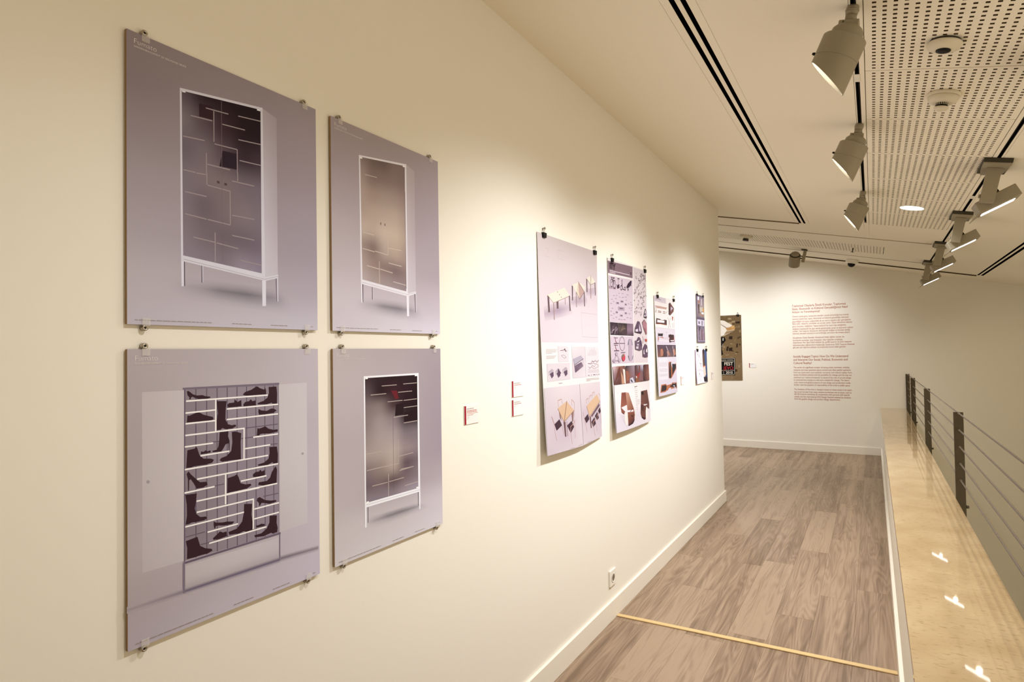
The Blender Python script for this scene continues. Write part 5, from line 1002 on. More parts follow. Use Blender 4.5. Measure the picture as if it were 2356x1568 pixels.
['g',[[276.4,944.1],[378.9,944.5],[490.9,846.1],[456.4,746.5]],[[[0.66,0.611,0.538],[0.623,0.575,0.493]],[[0.587,0.529,0.439],[0.519,0.454,0.352]]]],
['p',[0.648,0.599,0.526],[[276.4,944.1],[378.9,944.5],[470.2,878.2],[496.2,843.7],[533.5,835.6],[445.8,755.8],[380.5,730.8],[271.4,729.4]]],
['g',[[496.2,843.7],[620.7,841.5],[596.8,815.6],[423.8,734]],[[[0.476,0.385,0.26],[0.587,0.507,0.38]],[[0.235,0.151,0.072],[0.145,0.086,0.036]],[[0.508,0.424,0.3],[0.31,0.217,0.118]]]],
['p',[0.426,0.231,0.079],[[471.9,860.2],[491.7,879.6],[545.4,888.8],[577.9,915.4],[614.7,902.8],[625.6,869.1],[610.1,841.9],[565.5,837.9],[501.4,834.5]]],
['l',[0.145,0.064,0.018],4,[[487.4,877.5],[490.8,840.5]]],
['l',[0.145,0.064,0.018],4,[[508.9,881.2],[512.2,839.7]]],
['l',[0.145,0.064,0.018],4,[[530.3,884.9],[533.5,839]]],
['l',[0.145,0.064,0.018],4,[[551.7,888.5],[554.8,838.2]]],
['l',[0.648,0.54,0.343],5,[[566.6,888],[604,895.5]]],
['p',[0.006,0.004,0.003],[[271.3,723.8],[455.8,721.8],[470.7,667.7],[443,634.8],[415.1,590.6],[399.7,534.8],[422.2,433.6],[373.1,411.8],[263.9,401.8]]],
['p',[0.476,0.444,0.409],[[417.7,702.7],[436.1,707.8],[430.7,659.8],[417.8,662.4]]],
['l',[0.426,0.385,0.343],5,[[383.2,613.8],[415.8,624.3]]],
['l',[0.426,0.385,0.343],5,[[400.2,557.3],[423.1,612.9]]],
['p',[0.023,0.012,0.006],[[484.3,561.2],[516.5,566.1],[498.6,488.3],[472,494.3]]],
['p',[0.023,0.012,0.006],[[515.8,538.2],[574.6,548.2],[567.9,487.2],[514.7,488.1]]],
['p',[0.023,0.012,0.006],[[639.5,607.9],[660.7,613],[653.9,546.7],[632.7,541.5]]],
['p',[0.023,0.012,0.006],[[525.7,733.2],[579,733.9],[572.4,681.8],[519.3,688.8]]],
['p',[0.023,0.012,0.006],[[632.3,974.3],[706,976.8],[694.7,944],[631.6,946.6]]],
['p',[0.003,0.002,0.002],[[219.2,370.7],[613.9,371.1],[609.4,89.5],[212.4,74.2]]],
['l',[0.587,0.54,0.439],5,[[218.9,359.3],[601,362.3],[598,98.4],[212.6,85.5]]],
['l',[0.587,0.54,0.439],5,[[217.9,314.1],[597.8,318]]],
['l',[0.587,0.54,0.439],5,[[214.4,160.2],[596.4,164.9]]],
['l',[0.476,0.424,0.343],6,[[387.5,335.3],[468.3,336.8]]],
['l',[0.476,0.424,0.343],6,[[484.4,337.8],[580.3,339.2]]],
['l',[0.587,0.54,0.439],4,[[423.2,151.4],[424.1,97.7]]]]]}
# ---------------------------------------------------------------- helpers
def link(o):
    COL.objects.link(o); return o

def obj(name, mesh, parent=None, mats=(), loc=None, rot=None):
    o = bpy.data.objects.new(name, mesh)
    for m in mats:
        if mesh is not None and len(mesh.materials) < len(mats): mesh.materials.append(m)
    if parent is not None: o.parent = parent
    if loc is not None: o.location = loc
    if rot is not None: o.rotation_euler = rot
    return link(o)

def tag(o, label, cat, group=None):
    o['label'] = label; o['category'] = cat
    if group: o['group'] = group
    return o

def struct(o):
    o['kind'] = 'structure'; return o

def mesh_py(name, v, f, smooth=False, mi=None):
    me = bpy.data.meshes.new(name)
    me.from_pydata(v, [], f)
    if mi: me.polygons.foreach_set('material_index', mi)
    if smooth: me.polygons.foreach_set('use_smooth', [True] * len(me.polygons))
    me.update(); return me

class MB:
    """collects simple solids into one mesh"""
    def __init__(s): s.bm = bmesh.new()
    def box(s, x0, x1, y0, y1, z0, z1, bev=0.0, mat=0, M=None):
        vs = [s.bm.verts.new(p) for p in ((x0,y0,z0),(x1,y0,z0),(x1,y1,z0),(x0,y1,z0),(x0,y0,z1),(x1,y0,z1),(x1,y1,z1),(x0,y1,z1))]
        fs = [s.bm.faces.new([vs[i] for i in q]) for q in ((3,2,1,0),(4,5,6,7),(0,1,5,4),(1,2,6,5),(2,3,7,6),(3,0,4,7))]
        for f in fs: f.material_index = mat
        if bev > 0:
            es = list({e for f in fs for e in f.edges})
            r = bmesh.ops.bevel(s.bm, geom=es, offset=bev, segments=2, affect='EDGES', profile=0.5)
            for f in r['faces']: f.material_index = mat
            vs = list({v for f in fs if f.is_valid for v in f.verts} | {v for f in r['faces'] for v in f.verts})
        if M is not None:
            for v in vs: v.co = M @ v.co
        return s
    def lathe(s, prof, n=32, M=None, mat=0, caps=True, smooth=True):
        """prof: [(r,z)...] revolved about z"""
        rings = []
        for r, z in prof:
            rings.append([s.bm.verts.new((r*math.cos(2*PI*k/n), r*math.sin(2*PI*k/n), z)) for k in range(n)])
        for a, b in zip(rings, rings[1:]):
            for k in range(n):
                f = s.bm.faces.new((a[k], a[(k+1)%n], b[(k+1)%n], b[k])); f.smooth = smooth; f.material_index = mat
        if caps:
            f = s.bm.faces.new(list(reversed(rings[0]))); f.material_index = mat
            f = s.bm.faces.new(rings[-1]); f.material_index = mat
        if M is not None:
            for rg in rings:
                for v in rg: v.co = M @ v.co
        return s
    def tube(s, a, b, r, n=10, mat=0):
        a, b = Vector(a), Vector(b); d = b - a
        M = Matrix.Translation(a) @ d.to_track_quat('Z', 'Y').to_matrix().to_4x4()
        return s.lathe([(r, 0), (r, d.length)], n, M, mat)
    def prism(s, pts, z0, z1, M=None, mat=0):
        a = [s.bm.verts.new((x, y, z0)) for x, y in pts]; b = [s.bm.verts.new((x, y, z1)) for x, y in pts]
        n = len(pts)
        fs = [s.bm.faces.new(list(reversed(a))), s.bm.faces.new(b)]
        fs += [s.bm.faces.new((a[k], a[(k+1)%n], b[(k+1)%n], b[k])) for k in range(n)]
        for f in fs: f.material_index = mat
        if M is not None:
            for v in a + b: v.co = M @ v.co
        return s
    def mesh(s, name):
        bmesh.ops.recalc_face_normals(s.bm, faces=s.bm.faces)
        me = bpy.data.meshes.new(name); s.bm.to_mesh(me); s.bm.free(); return me
    def build(s, name, mats, parent=None, loc=None, rot=None):
        if not isinstance(mats, (list, tuple)): mats = [mats]
        return obj(name, s.mesh(name), parent, mats, loc, rot)

def empty(name, loc=(0,0,0), rot=(0,0,0), parent=None):
    o = bpy.data.objects.new(name, None); o.empty_display_size = 0.1
    if parent is not None: o.parent = parent
    o.location = loc; o.rotation_euler = rot
    return link(o)

# ---------------------------------------------------------------- materials
def nt(m):
    m.use_nodes = True; return m.node_tree

def mat(name, col, rough=0.6, metal=0.0, bump=0.0, bscale=300.0, var=0.0, spec=0.5, trans=0.0, ior=1.45, coat=0.0):
    m = bpy.data.materials.new(name); t = nt(m); b = t.nodes['Principled BSDF']
    b.inputs['Base Color'].default_value = (*col, 1); b.inputs['Roughness'].default_value = rough
    b.inputs['Metallic'].default_value = metal; b.inputs['Specular IOR Level'].default_value = spec
    b.inputs['Transmission Weight'].default_value = trans; b.inputs['IOR'].default_value = ior
    b.inputs['Coat Weight'].default_value = coat; b.inputs['Coat Roughness'].default_value = 0.04
    if bump or var:
        tc = t.nodes.new('ShaderNodeTexCoord'); n = t.nodes.new('ShaderNodeTexNoise')
        n.inputs['Scale'].default_value = bscale; n.inputs['Detail'].default_value = 4
        t.links.new(tc.outputs['Object'], n.inputs['Vector'])
        if bump:
            bp = t.nodes.new('ShaderNodeBump'); bp.inputs['Strength'].default_value = bump; bp.inputs['Distance'].default_value = 0.002
            t.links.new(n.outputs['Fac'], bp.inputs['Height']); t.links.new(bp.outputs['Normal'], b.inputs['Normal'])
        if var:
            mx = t.nodes.new('ShaderNodeMix'); mx.data_type = 'RGBA'
            mx.inputs['A'].default_value = (*[c*(1-var) for c in col], 1); mx.inputs['B'].default_value = (*[min(1, c*(1+var)) for c in col], 1)
            t.links.new(n.outputs['Fac'], mx.inputs['Factor']); t.links.new(mx.outputs['Result'], b.inputs['Base Color'])
    return m

def emis(name, col, s):
    m = bpy.data.materials.new(name); t = nt(m); b = t.nodes['Principled BSDF']
    b.inputs['Base Color'].default_value = (.9, .9, .9, 1)
    b.inputs['Emission Color'].default_value = (*col, 1); b.inputs['Emission Strength'].default_value = s
    m.cycles.emission_sampling = 'NONE'
    return m

PAINT = (0.82, 0.78, 0.685)
M_wall = mat('wall_paint', PAINT, 0.75, spec=0.25)
M_ceil = mat('ceiling_paint', (0.89, 0.835, 0.71), 0.8, spec=0.2)
M_base = mat('baseboard_paint', (0.83, 0.78, 0.67), 0.4, spec=0.4)
M_black = mat('cavity_black', (0.004, 0.004, 0.004), 0.9, spec=0.0)
M_felt = mat('acoustic_felt', (0.15, 0.108, 0.060), 0.95, spec=0.1)
M_fix = mat('fixture_enamel', (0.31, 0.27, 0.19), 0.5, spec=0.3)
M_fixdark = mat('fixture_adapter', (0.035, 0.030, 0.014), 0.6)
M_knob = mat('black_plastic', (0.008, 0.007, 0.006), 0.5, spec=0.2)
M_white = mat('white_plastic', (0.82, 0.79, 0.70), 0.35)
M_ivory = mat('ivory_plastic', (0.72, 0.66, 0.52), 0.4)
M_steel = mat('brushed_steel', (0.42, 0.37, 0.29), 0.32, metal=1.0)
M_bronze = mat('bronze_post', (0.075, 0.060, 0.036), 0.42, metal=0.35)
M_wire = mat('steel_cable', (0.17, 0.14, 0.11), 0.5, metal=0.2)
M_lens = emis('lit_lens', (1.0, 0.97, 0.92), 5.0)
M_edge = mat('board_edge', (0.30, 0.19, 0.085), 0.8, bump=0.1, bscale=500)
M_clear = mat('clear_acrylic', (0.86, 0.82, 0.76), 0.12)
M_clear.node_tree.nodes['Principled BSDF'].inputs['Alpha'].default_value = 0.22
M_paper = mat('paper', (0.66, 0.635, 0.57), 0.6)
M_red = mat('label_red', (0.30, 0.003, 0.018), 0.6, spec=0.2)
M_card = mat('label_card', (0.78, 0.755, 0.72), 0.5)
M_ink = mat('grey_ink', (0.42, 0.37, 0.34), 0.7)
M_redink = mat('red_ink', (0.45, 0.11, 0.07), 0.7)
M_brownink = mat('rust_vinyl', (0.40, 0.105, 0.055), 0.7)
M_strip = mat('strip_wood', (0.62, 0.44, 0.20), 0.45, bump=0.1, bscale=120, var=0.08)

def print_material():
    m = bpy.data.materials.new('print_ink'); t = nt(m); b = t.nodes['Principled BSDF']
    a = t.nodes.new('ShaderNodeVertexColor'); a.layer_name = 'ink'
    t.links.new(a.outputs['Color'], b.inputs['Base Color']); b.inputs['Roughness'].default_value = 0.6; b.inputs['Specular IOR Level'].default_value = 0.12
    return m
M_print = print_material()

def wood_material():
    m = bpy.data.materials.new('oak_laminate'); t = nt(m); b = t.nodes['Principled BSDF']; N = t.nodes.new; L = t.links.new
    tc = N('ShaderNodeTexCoord'); oi = N('ShaderNodeObjectInfo')
    mp = N('ShaderNodeMapping'); L(tc.outputs['Object'], mp.inputs['Vector'])
    cb = N('ShaderNodeCombineXYZ')
    for k, f in enumerate((37.0, 91.0, 53.0)):
        mu = N('ShaderNodeMath'); mu.operation = 'MULTIPLY'; mu.inputs[1].default_value = f
        L(oi.outputs['Random'], mu.inputs[0]); L(mu.outputs[0], cb.inputs[k])
    L(cb.outputs[0], mp.inputs['Location'])
    # long flowing figure
    mp1 = N('ShaderNodeMapping'); mp1.inputs['Scale'].default_value = (5.5, 0.42, 1); L(mp.outputs[0], mp1.inputs['Vector'])
    n1 = N('ShaderNodeTexNoise'); n1.inputs['Scale'].default_value = 1.5; n1.inputs['Detail'].default_value = 2.0; n1.inputs['Roughness'].default_value = 0.45; L(mp1.outputs[0], n1.inputs['Vector'])
    # growth rings = contour lines of that figure
    ml = N('ShaderNodeMath'); ml.operation = 'MULTIPLY'; ml.inputs[1].default_value = 120.0; L(n1.outputs['Fac'], ml.inputs[0])
    sn = N('ShaderNodeMath'); sn.operation = 'SINE'; L(ml.outputs[0], sn.inputs[0])
    mr = N('ShaderNodeMapRange'); mr.inputs['From Min'].default_value = -1; mr.inputs['From Max'].default_value = 1; L(sn.outputs[0], mr.inputs['Value'])
    # fine pores
    mp2 = N('ShaderNodeMapping'); mp2.inputs['Scale'].default_value = (170, 3.2, 1); L(mp.outputs[0], mp2.inputs['Vector'])
    n2 = N('ShaderNodeTexNoise'); n2.inputs['Scale'].default_value = 1.0; n2.inputs['Detail'].default_value = 3; L(mp2.outputs[0], n2.inputs['Vector'])
    # broad bands
    mp3 = N('ShaderNodeMapping'); mp3.inputs['Scale'].default_value = (16, 0.75, 1); L(mp.outputs[0], mp3.inputs['Vector'])
    n3 = N('ShaderNodeTexNoise'); n3.inputs['Scale'].default_value = 1.3; n3.inputs['Detail'].default_value = 2.5; L(mp3.outputs[0], n3.inputs['Vector'])
    # knots
    mp4 = N('ShaderNodeMapping'); mp4.inputs['Scale'].default_value = (5.0, 2.0, 1); L(mp.outputs[0], mp4.inputs['Vector'])
    vo = N('ShaderNodeTexVoronoi'); vo.inputs['Scale'].default_value = 0.9; L(mp4.outputs[0], vo.inputs['Vector'])
    kr = N('ShaderNodeMapRange'); kr.inputs['From Min'].default_value = 0.02; kr.inputs['From Max'].default_value = 0.11; L(vo.outputs['Distance'], kr.inputs['Value'])
    def mul_add(a, k, c):
        q = N('ShaderNodeMath'); q.operation = 'MULTIPLY_ADD'; q.inputs[1].default_value = k; L(a, q.inputs[0])
        if isinstance(c, float): q.inputs[2].default_value = c
        else: L(c, q.inputs[2])
        return q.outputs[0]
    v = mul_add(mr.outputs[0], 0.14, 0.04)
    v = mul_add(n2.outputs['Fac'], 0.42, v)
    v = mul_add(n3.outputs['Fac'], 0.70, v)
    v = mul_add(oi.outputs['Random'], 0.22, v)
    v = mul_add(kr.outputs[0], 0.10, v)
    cr = N('ShaderNodeValToRGB'); e = cr.color_ramp.elements
    e[0].position = 0.45; e[0].color = (0.104, 0.063, 0.036, 1); e[1].position = 1.18 if False else 1.0; e[1].color = (0.335, 0.238, 0.156, 1)
    e2 = cr.color_ramp.elements.new(0.72); e2.color = (0.200, 0.132, 0.081, 1)
    L(v, cr.inputs['Fac']); L(cr.outputs['Color'], b.inputs['Base Color'])
    b.inputs['Roughness'].default_value = 0.42; b.inputs['Specular IOR Level'].default_value = 0.4
    bp = N('ShaderNodeBump'); bp.inputs['Strength'].default_value = 0.12; bp.inputs['Distance'].default_value = 0.001; L(n2.outputs['Fac'], bp.inputs['Height']); L(bp.outputs['Normal'], b.inputs['Normal'])
    return m
M_wood = wood_material()

def marble_material():
    m = bpy.data.materials.new('polished_limestone'); t = nt(m); b = t.nodes['Principled BSDF']; N = t.nodes.new; L = t.links.new
    tc = N('ShaderNodeTexCoord')
    n1 = N('ShaderNodeTexNoise'); n1.inputs['Scale'].default_value = 5; n1.inputs['Detail'].default_value = 6; L(tc.outputs['Object'], n1.inputs['Vector'])
    mp = N('ShaderNodeMapping'); mp.inputs['Scale'].default_value = (26, 90, 26); L(tc.outputs['Object'], mp.inputs['Vector'])
    n2 = N('ShaderNodeTexNoise'); n2.inputs['Scale'].default_value = 1.4; n2.inputs['Detail'].default_value = 3; n2.inputs['Roughness'].default_value = 0.6; L(mp.outputs[0], n2.inputs['Vector'])
    cr = N('ShaderNodeValToRGB'); e = cr.color_ramp.elements
    e[0].position = 0.30; e[0].color = (0.475, 0.340, 0.182, 1); e[1].position = 0.72; e[1].color = (0.600, 0.462, 0.275, 1); L(n1.outputs['Fac'], cr.inputs['Fac'])
    sp = N('ShaderNodeMapRange'); sp.inputs['From Min'].default_value = 0.575; sp.inputs['From Max'].default_value = 0.69; L(n2.outputs['Fac'], sp.inputs['Value'])
    mx = N('ShaderNodeMix'); mx.data_type = 'RGBA'; mx.inputs['B'].default_value = (0.33, 0.225, 0.11, 1)
    sc = N('ShaderNodeMath'); sc.operation = 'MULTIPLY'; sc.inputs[1].default_value = 0.75; L(sp.outputs[0], sc.inputs[0])
    L(sc.outputs[0], mx.inputs['Factor']); L(cr.outputs['Color'], mx.inputs['A']); L(mx.outputs['Result'], b.inputs['Base Color'])
    b.inputs['Roughness'].default_value = 0.03; b.inputs['Specular IOR Level'].default_value = 0.5
    return m
M_marble = marble_material()

# ---------------------------------------------------------------- room shell
wl = struct(MB().box(-0.20, 0, YB, YE, -0.02, ZC + 0.05).build('wall_left', M_wall))
wf = struct(MB().box(-3.0, XR + 0.1, YF, YF + 0.2, ZV, ZC + 0.9).build('wall_far', M_wall))
wb = struct(MB().box(-0.2, XR + 0.1, YB - 0.2, YB, ZV, ZC + 0.2).build('wall_back_light_block', M_wall))  # unseen, put in to stop world light coming from behind the camera
wr = struct(MB().box(4.2, 4.4, 4.2, YF, ZV, ZC).build('wall_right_light_block', M_wall))  # unseen, added to keep world light off the end wall over the void
ws = struct(MB().box(-3.2, -3.0, YE - 0.5, YF, -0.02, ZC + 0.9).build('wall_side', M_wall))
wk = struct(MB().box(-3.0, -0.2, YE - 0.4, YE - 0.2, -0.02, ZC + 0.9).build('wall_recess', M_wall))
pw = struct(MB().box(XP0 + 0.010, XP1 - 0.020, YB, YF, ZV, ZL - 0.0335).build('wall_parapet', M_wall))
vf = struct(MB().box(XP1 - 0.02, XR, YB, YF, ZV - 0.1, ZV).build('floor_void', M_wall))

def baseboard(name, x0, x1, y0, y1, axis):
    h = 0.1133
    return struct(MB().box(x0, x1, y0, y1, 0, h, bev=0.002).build(name, M_base))
baseboard('baseboard_left', 0.0, 0.016, YB, YE + 0.016, 'y')
baseboard('baseboard_far', -3.0, 1.448, YF - 0.016, YF, 'x')
baseboard('baseboard_right', 1.448, XP0 + 0.010, YB, YF - 0.016, 'y')

# floor of laminate planks
fl = struct(MB().box(-3.0, 1.466, YB, YF, -0.06, -0.012).build('floor', mat('underlay', (0.10, 0.07, 0.05), 0.9)))
rng = random.Random(7)
PW, PL = 0.2045, 1.33
edges = [1.2525 - PW * k for k in range(-1, 23)]
offs = {0: 4.56, 1: 5.67, 2: 5.25, 3: 4.86, 4: 6.05, 5: 5.42, 6: 4.70}
cache = {}
for k in range(len(edges)):
    xa, xb = edges[k], min(edges[k] + PW, 1.466)
    if k == 0: xa, xb = 1.2525 + PW, 1.466
    if xb - xa < 0.01: continue
    if xa < -3.0: break
    j0 = offs.get(k - 1, rng.uniform(4, 5.3))
    y = j0 - PL * math.ceil((j0 - YB) / PL)
    while y < YF:
        y0, y1 = max(y, YB), min(y + PL, YF)
        if xb <= 0.002: y0 = max(y0, YE - 0.2)
        xq = max(xa, 0.0) if y1 <= YE else xa
        if y1 - y0 > 0.02 and xb > xq:
            key = (round(xb - xq, 4), round(y1 - y0, 4))
            if key not in cache:
                a, c = key[0] / 2 - 0.0003, key[1] / 2 - 0.0003
                cache[key] = MB().box(-a, a, -c, c, -0.012, 0, bev=0.0005).mesh('plank'); cache[key].materials.append(M_wood)
            obj('plank', cache[key], fl, (), ((xb + xq) / 2, (y0 + y1) / 2, 0))
        y += PL

# joint strip across the floor
ts = MB().box(0, 1.432, -0.017, 0.017, 0, 0.007, bev=0.003).build('trim_1', M_strip, None, (0.0165, 3.424, 0), (0, 0, R(2.2)))
struct(ts)

# ---------------------------------------------------------------- ceiling (its own tilted frame: x along the slope, z normal)
CT = math.cos(TH)
def cx_(x): return x / CT
ceil_ = struct(MB().box(cx_(-3.1), cx_(XR + .1), YB, YF, 0.10, 0.13).build('ceiling', M_black, None, (0, 0, ZC), (0, TH, 0)))
T = 0.016
def board(x0, x1, y0, y1):
    MB().box(cx_(x0), cx_(x1), y0, y1, 0, T).build('ceiling_board', M_ceil, ceil_)
Y1, Y2, Y3, Y4 = 6.93, 7.525, 9.125, 9.755       # cross joints
g = 0.0011
LS = -3.1
board(LS, -0.0, YE - .4, Y1 - 0.007) ; board(0.0, 0.7155, YB, Y1 - 0.007)
board(0.7171, 0.751, YB, Y1 - 0.007)
board(0.773, 0.793, YB, Y1); board(0.814, 0.8472, YB, Y1)
board(0.8488, 1.3390, YB, Y1); board(1.3410, 1.3455, YB, 6.61)
board(1.3410, 1.383 - g, 6.61, Y1); board(1.3635, 1.383 - g, YB, 6.61)
board(1.3830, 2.0045, 6.655, Y2 - .002)
board(1.985 + g, 2.0045, YB, 6.655)
board(2.0225, 2.0325, YB, 8.97); board(2.0340, 2.569, YB, Y4)
board(2.590, 2.608, YB, Y4); board(2.634, XR + .1, YB, YF)
board(LS, 0.814, Y1, Y2 - .002); board(0.814, 1.383 - g, Y1, Y2 - .002)
# between the second and third cross joint: field with the second run of acoustic panels
PX = [-0.9705, -0.3465, 0.2775, 0.9015, 1.5255]
PY0, PY1 = 8.075, 8.700
board(LS, 2.0045, Y2 + .002, PY0 - g); board(LS, 2.0045, PY1 + g, Y3 - .0015)
board(LS, PX[0] - g, PY0 - g, PY1 + g); board(PX[4] + g, 2.0045, PY0 - g, PY1 + g)
board(LS, 2.0045, Y3 + .0015, Y4 - .006); board(2.0045, 2.0335, 8.975, Y4 - .006)
board(LS, 2.569, Y4 + .006, YF); board(2.569, 2.634, Y4, YF)

def liner(x0, x1, y1, y0=YB):
    m = MB(); a, b = cx_(x0), cx_(x1)
    m.box(a - .0012, a + .0002, y0, y1, 0.0008, 0.1); m.box(b - .0002, b + .0012, y0, y1, 0.0008, 0.1); m.box(a, b, y1 - .0002, y1 + .001, 0.0008, 0.1)
    m.build('slot_liner', M_black, ceil_)
liner(0.751, 0.773, Y1); liner(0.793, 0.814, Y1); liner(2.569, 2.590, Y4); liner(2.608, 2.634, Y4)

def perforated(w, h, nx=18, ny=19):
    hx, hy = 0.0130, 0.0125
    px, py = 0.0325 * (w / 0.6169), 0.0312 * (h / 0.612)
    mx_, my_ = (w - px * (nx - 1)) / 2, (h - py * (ny - 1)) / 2
    xs = [0.0]; ys = [0.0]
    for i in range(nx): xs += [mx_ + px * i - hx / 2, mx_ + px * i + hx / 2]
    for j in range(ny): ys += [my_ + py * j - hy / 2, my_ + py * j + hy / 2]
    xs.append(w); ys.append(h)
    v = [(x, y, 0) for y in ys for x in xs]; f = []; mi = []
    n = len(xs); D = 0.006
    base = len(v); v += [(x, y, D) for y in ys for x in xs]
    for j in range(len(ys) - 1):
        for i in range(n - 1):
            a = j * n + i; q = (a, a + n, a + n + 1, a + 1)
            if i % 2 == 1 and j % 2 == 1:
                d = [base + k for k in q]; f.append(d); mi.append(1)
                for k in range(4): f.append((q[k], q[(k + 1) % 4], d[(k + 1) % 4], d[k])); mi.append(1)
            else: f.append(q); mi.append(0)
    # rim
    c = len(v); v += [(0, 0, 0), (w, 0, 0), (w, h, 0), (0, h, 0), (0, 0, T), (w, 0, T), (w, h, T), (0, h, T)]
    for k in range(4): f.append((c + k, c + (k + 1) % 4, c + 4 + (k + 1) % 4, c + 4 + k)); mi.append(0)
    f.append((c + 4, c + 5, c + 6, c + 7)); mi.append(0)
    me = mesh_py('perforated_panel', v, f, mi=mi)
    me.materials.append(M_ceil); me.materials.append(M_felt); return me
pwid = cx_(1.985) - cx_(1.383)
bounds = [-2.62, -2.0, -1.37, -0.75, -0.13, 0.49, 1.11, 1.73, 2.345, 2.959, 3.589, 4.219, 4.848, 5.454, 6.056, 6.655]
me_panel = perforated(pwid - 0.005, 0.612)
for a, b in zip(bounds, bounds[1:]):
    o = obj('perforated_panel', me_panel, ceil_, (), (cx_(1.383) + 0.0025, a + 0.003, 0.0))
    o.scale = (1, (b - a - 0.006) / 0.612, 1)
me_panel2 = perforated(cx_(0.624) - 0.010, 0.619)
for a in PX[:4]:
    obj('perforated_panel', me_panel2, ceil_, (), (cx_(a) + 0.005, PY0 + 0.003, 0.0))
# shadow-gap trims across the ceiling joints
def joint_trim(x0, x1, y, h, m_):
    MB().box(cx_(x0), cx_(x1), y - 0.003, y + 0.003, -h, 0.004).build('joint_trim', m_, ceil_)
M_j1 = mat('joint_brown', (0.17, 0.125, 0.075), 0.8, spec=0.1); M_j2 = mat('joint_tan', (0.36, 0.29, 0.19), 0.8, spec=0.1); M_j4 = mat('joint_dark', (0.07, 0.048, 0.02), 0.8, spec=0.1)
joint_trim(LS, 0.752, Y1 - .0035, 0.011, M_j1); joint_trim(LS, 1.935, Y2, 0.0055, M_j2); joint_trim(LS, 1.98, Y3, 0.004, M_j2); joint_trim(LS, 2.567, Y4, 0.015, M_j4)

# ---------------------------------------------------------------- lamps
def cpoint(x, y, d=0.0):
    """point on the ceiling surface, d below it along its normal"""
    return (x, y, ZC - SLOPE * x) if d == 0 else (x - d * math.sin(TH), y, ZC - SLOPE * x - d * math.cos(TH))

def spot_lamp(parent, loc, direction, power, size, blend=1.0, radius=0.05, color=LAMP_COLOR):
    d = bpy.data.lights.new('lamp', 'SPOT'); d.energy = power; d.color = color
    d.spot_size = size; d.spot_blend = blend; d.shadow_soft_size = radius
    o = bpy.data.objects.new('lamp', d); o.parent = parent; o.location = loc
    o.rotation_euler = Vector(direction).to_track_quat('-Z', 'Y').to_euler()
    return link(o)

def track(name, x, x0, x1, y1, label, joins):
    t = empty(name, cpoint(x, YB + .01), (0, TH, 0))
    w = (x1 - x0) / CT / 2; L = y1 - YB - .01
    m = MB()
    m.box(-w + .0005, -w + .002, 0, L, 0.0005, 0.03); m.box(w - .002, w - .0005, 0, L, 0.0005, 0.03); m.box(-w, w, 0, L, 0.03, 0.032)
    m.box(-w * .25, w * .25, 0, L, 0.018, 0.03)
    m.build('channel', M_knob, t)
    MB().box(-w - .003, w + .003, L, L + .012, -.0032, -.0003, bev=.0008).build('end_cap', M_ceil, t)
    for yj in joins:
        MB().box(-w - .003, w + .003, yj - YB - .01 - .042, yj - YB - .01 + .042, -.0032, -.0003, bev=.0008).build('coupler', M_white, t)
    tag(t, label, 'light track'); return t
track('lighting_track', 1.3545, 1.3460, 1.3630, 6.595, 'recessed black light track carrying the cylinder spotlights beside the perforated panels', [3.031])
track('lighting_track', 2.0135, 2.0050, 2.0220, 8.955, 'recessed black light track carrying the row of box floodlights over the parapet', [5.255])

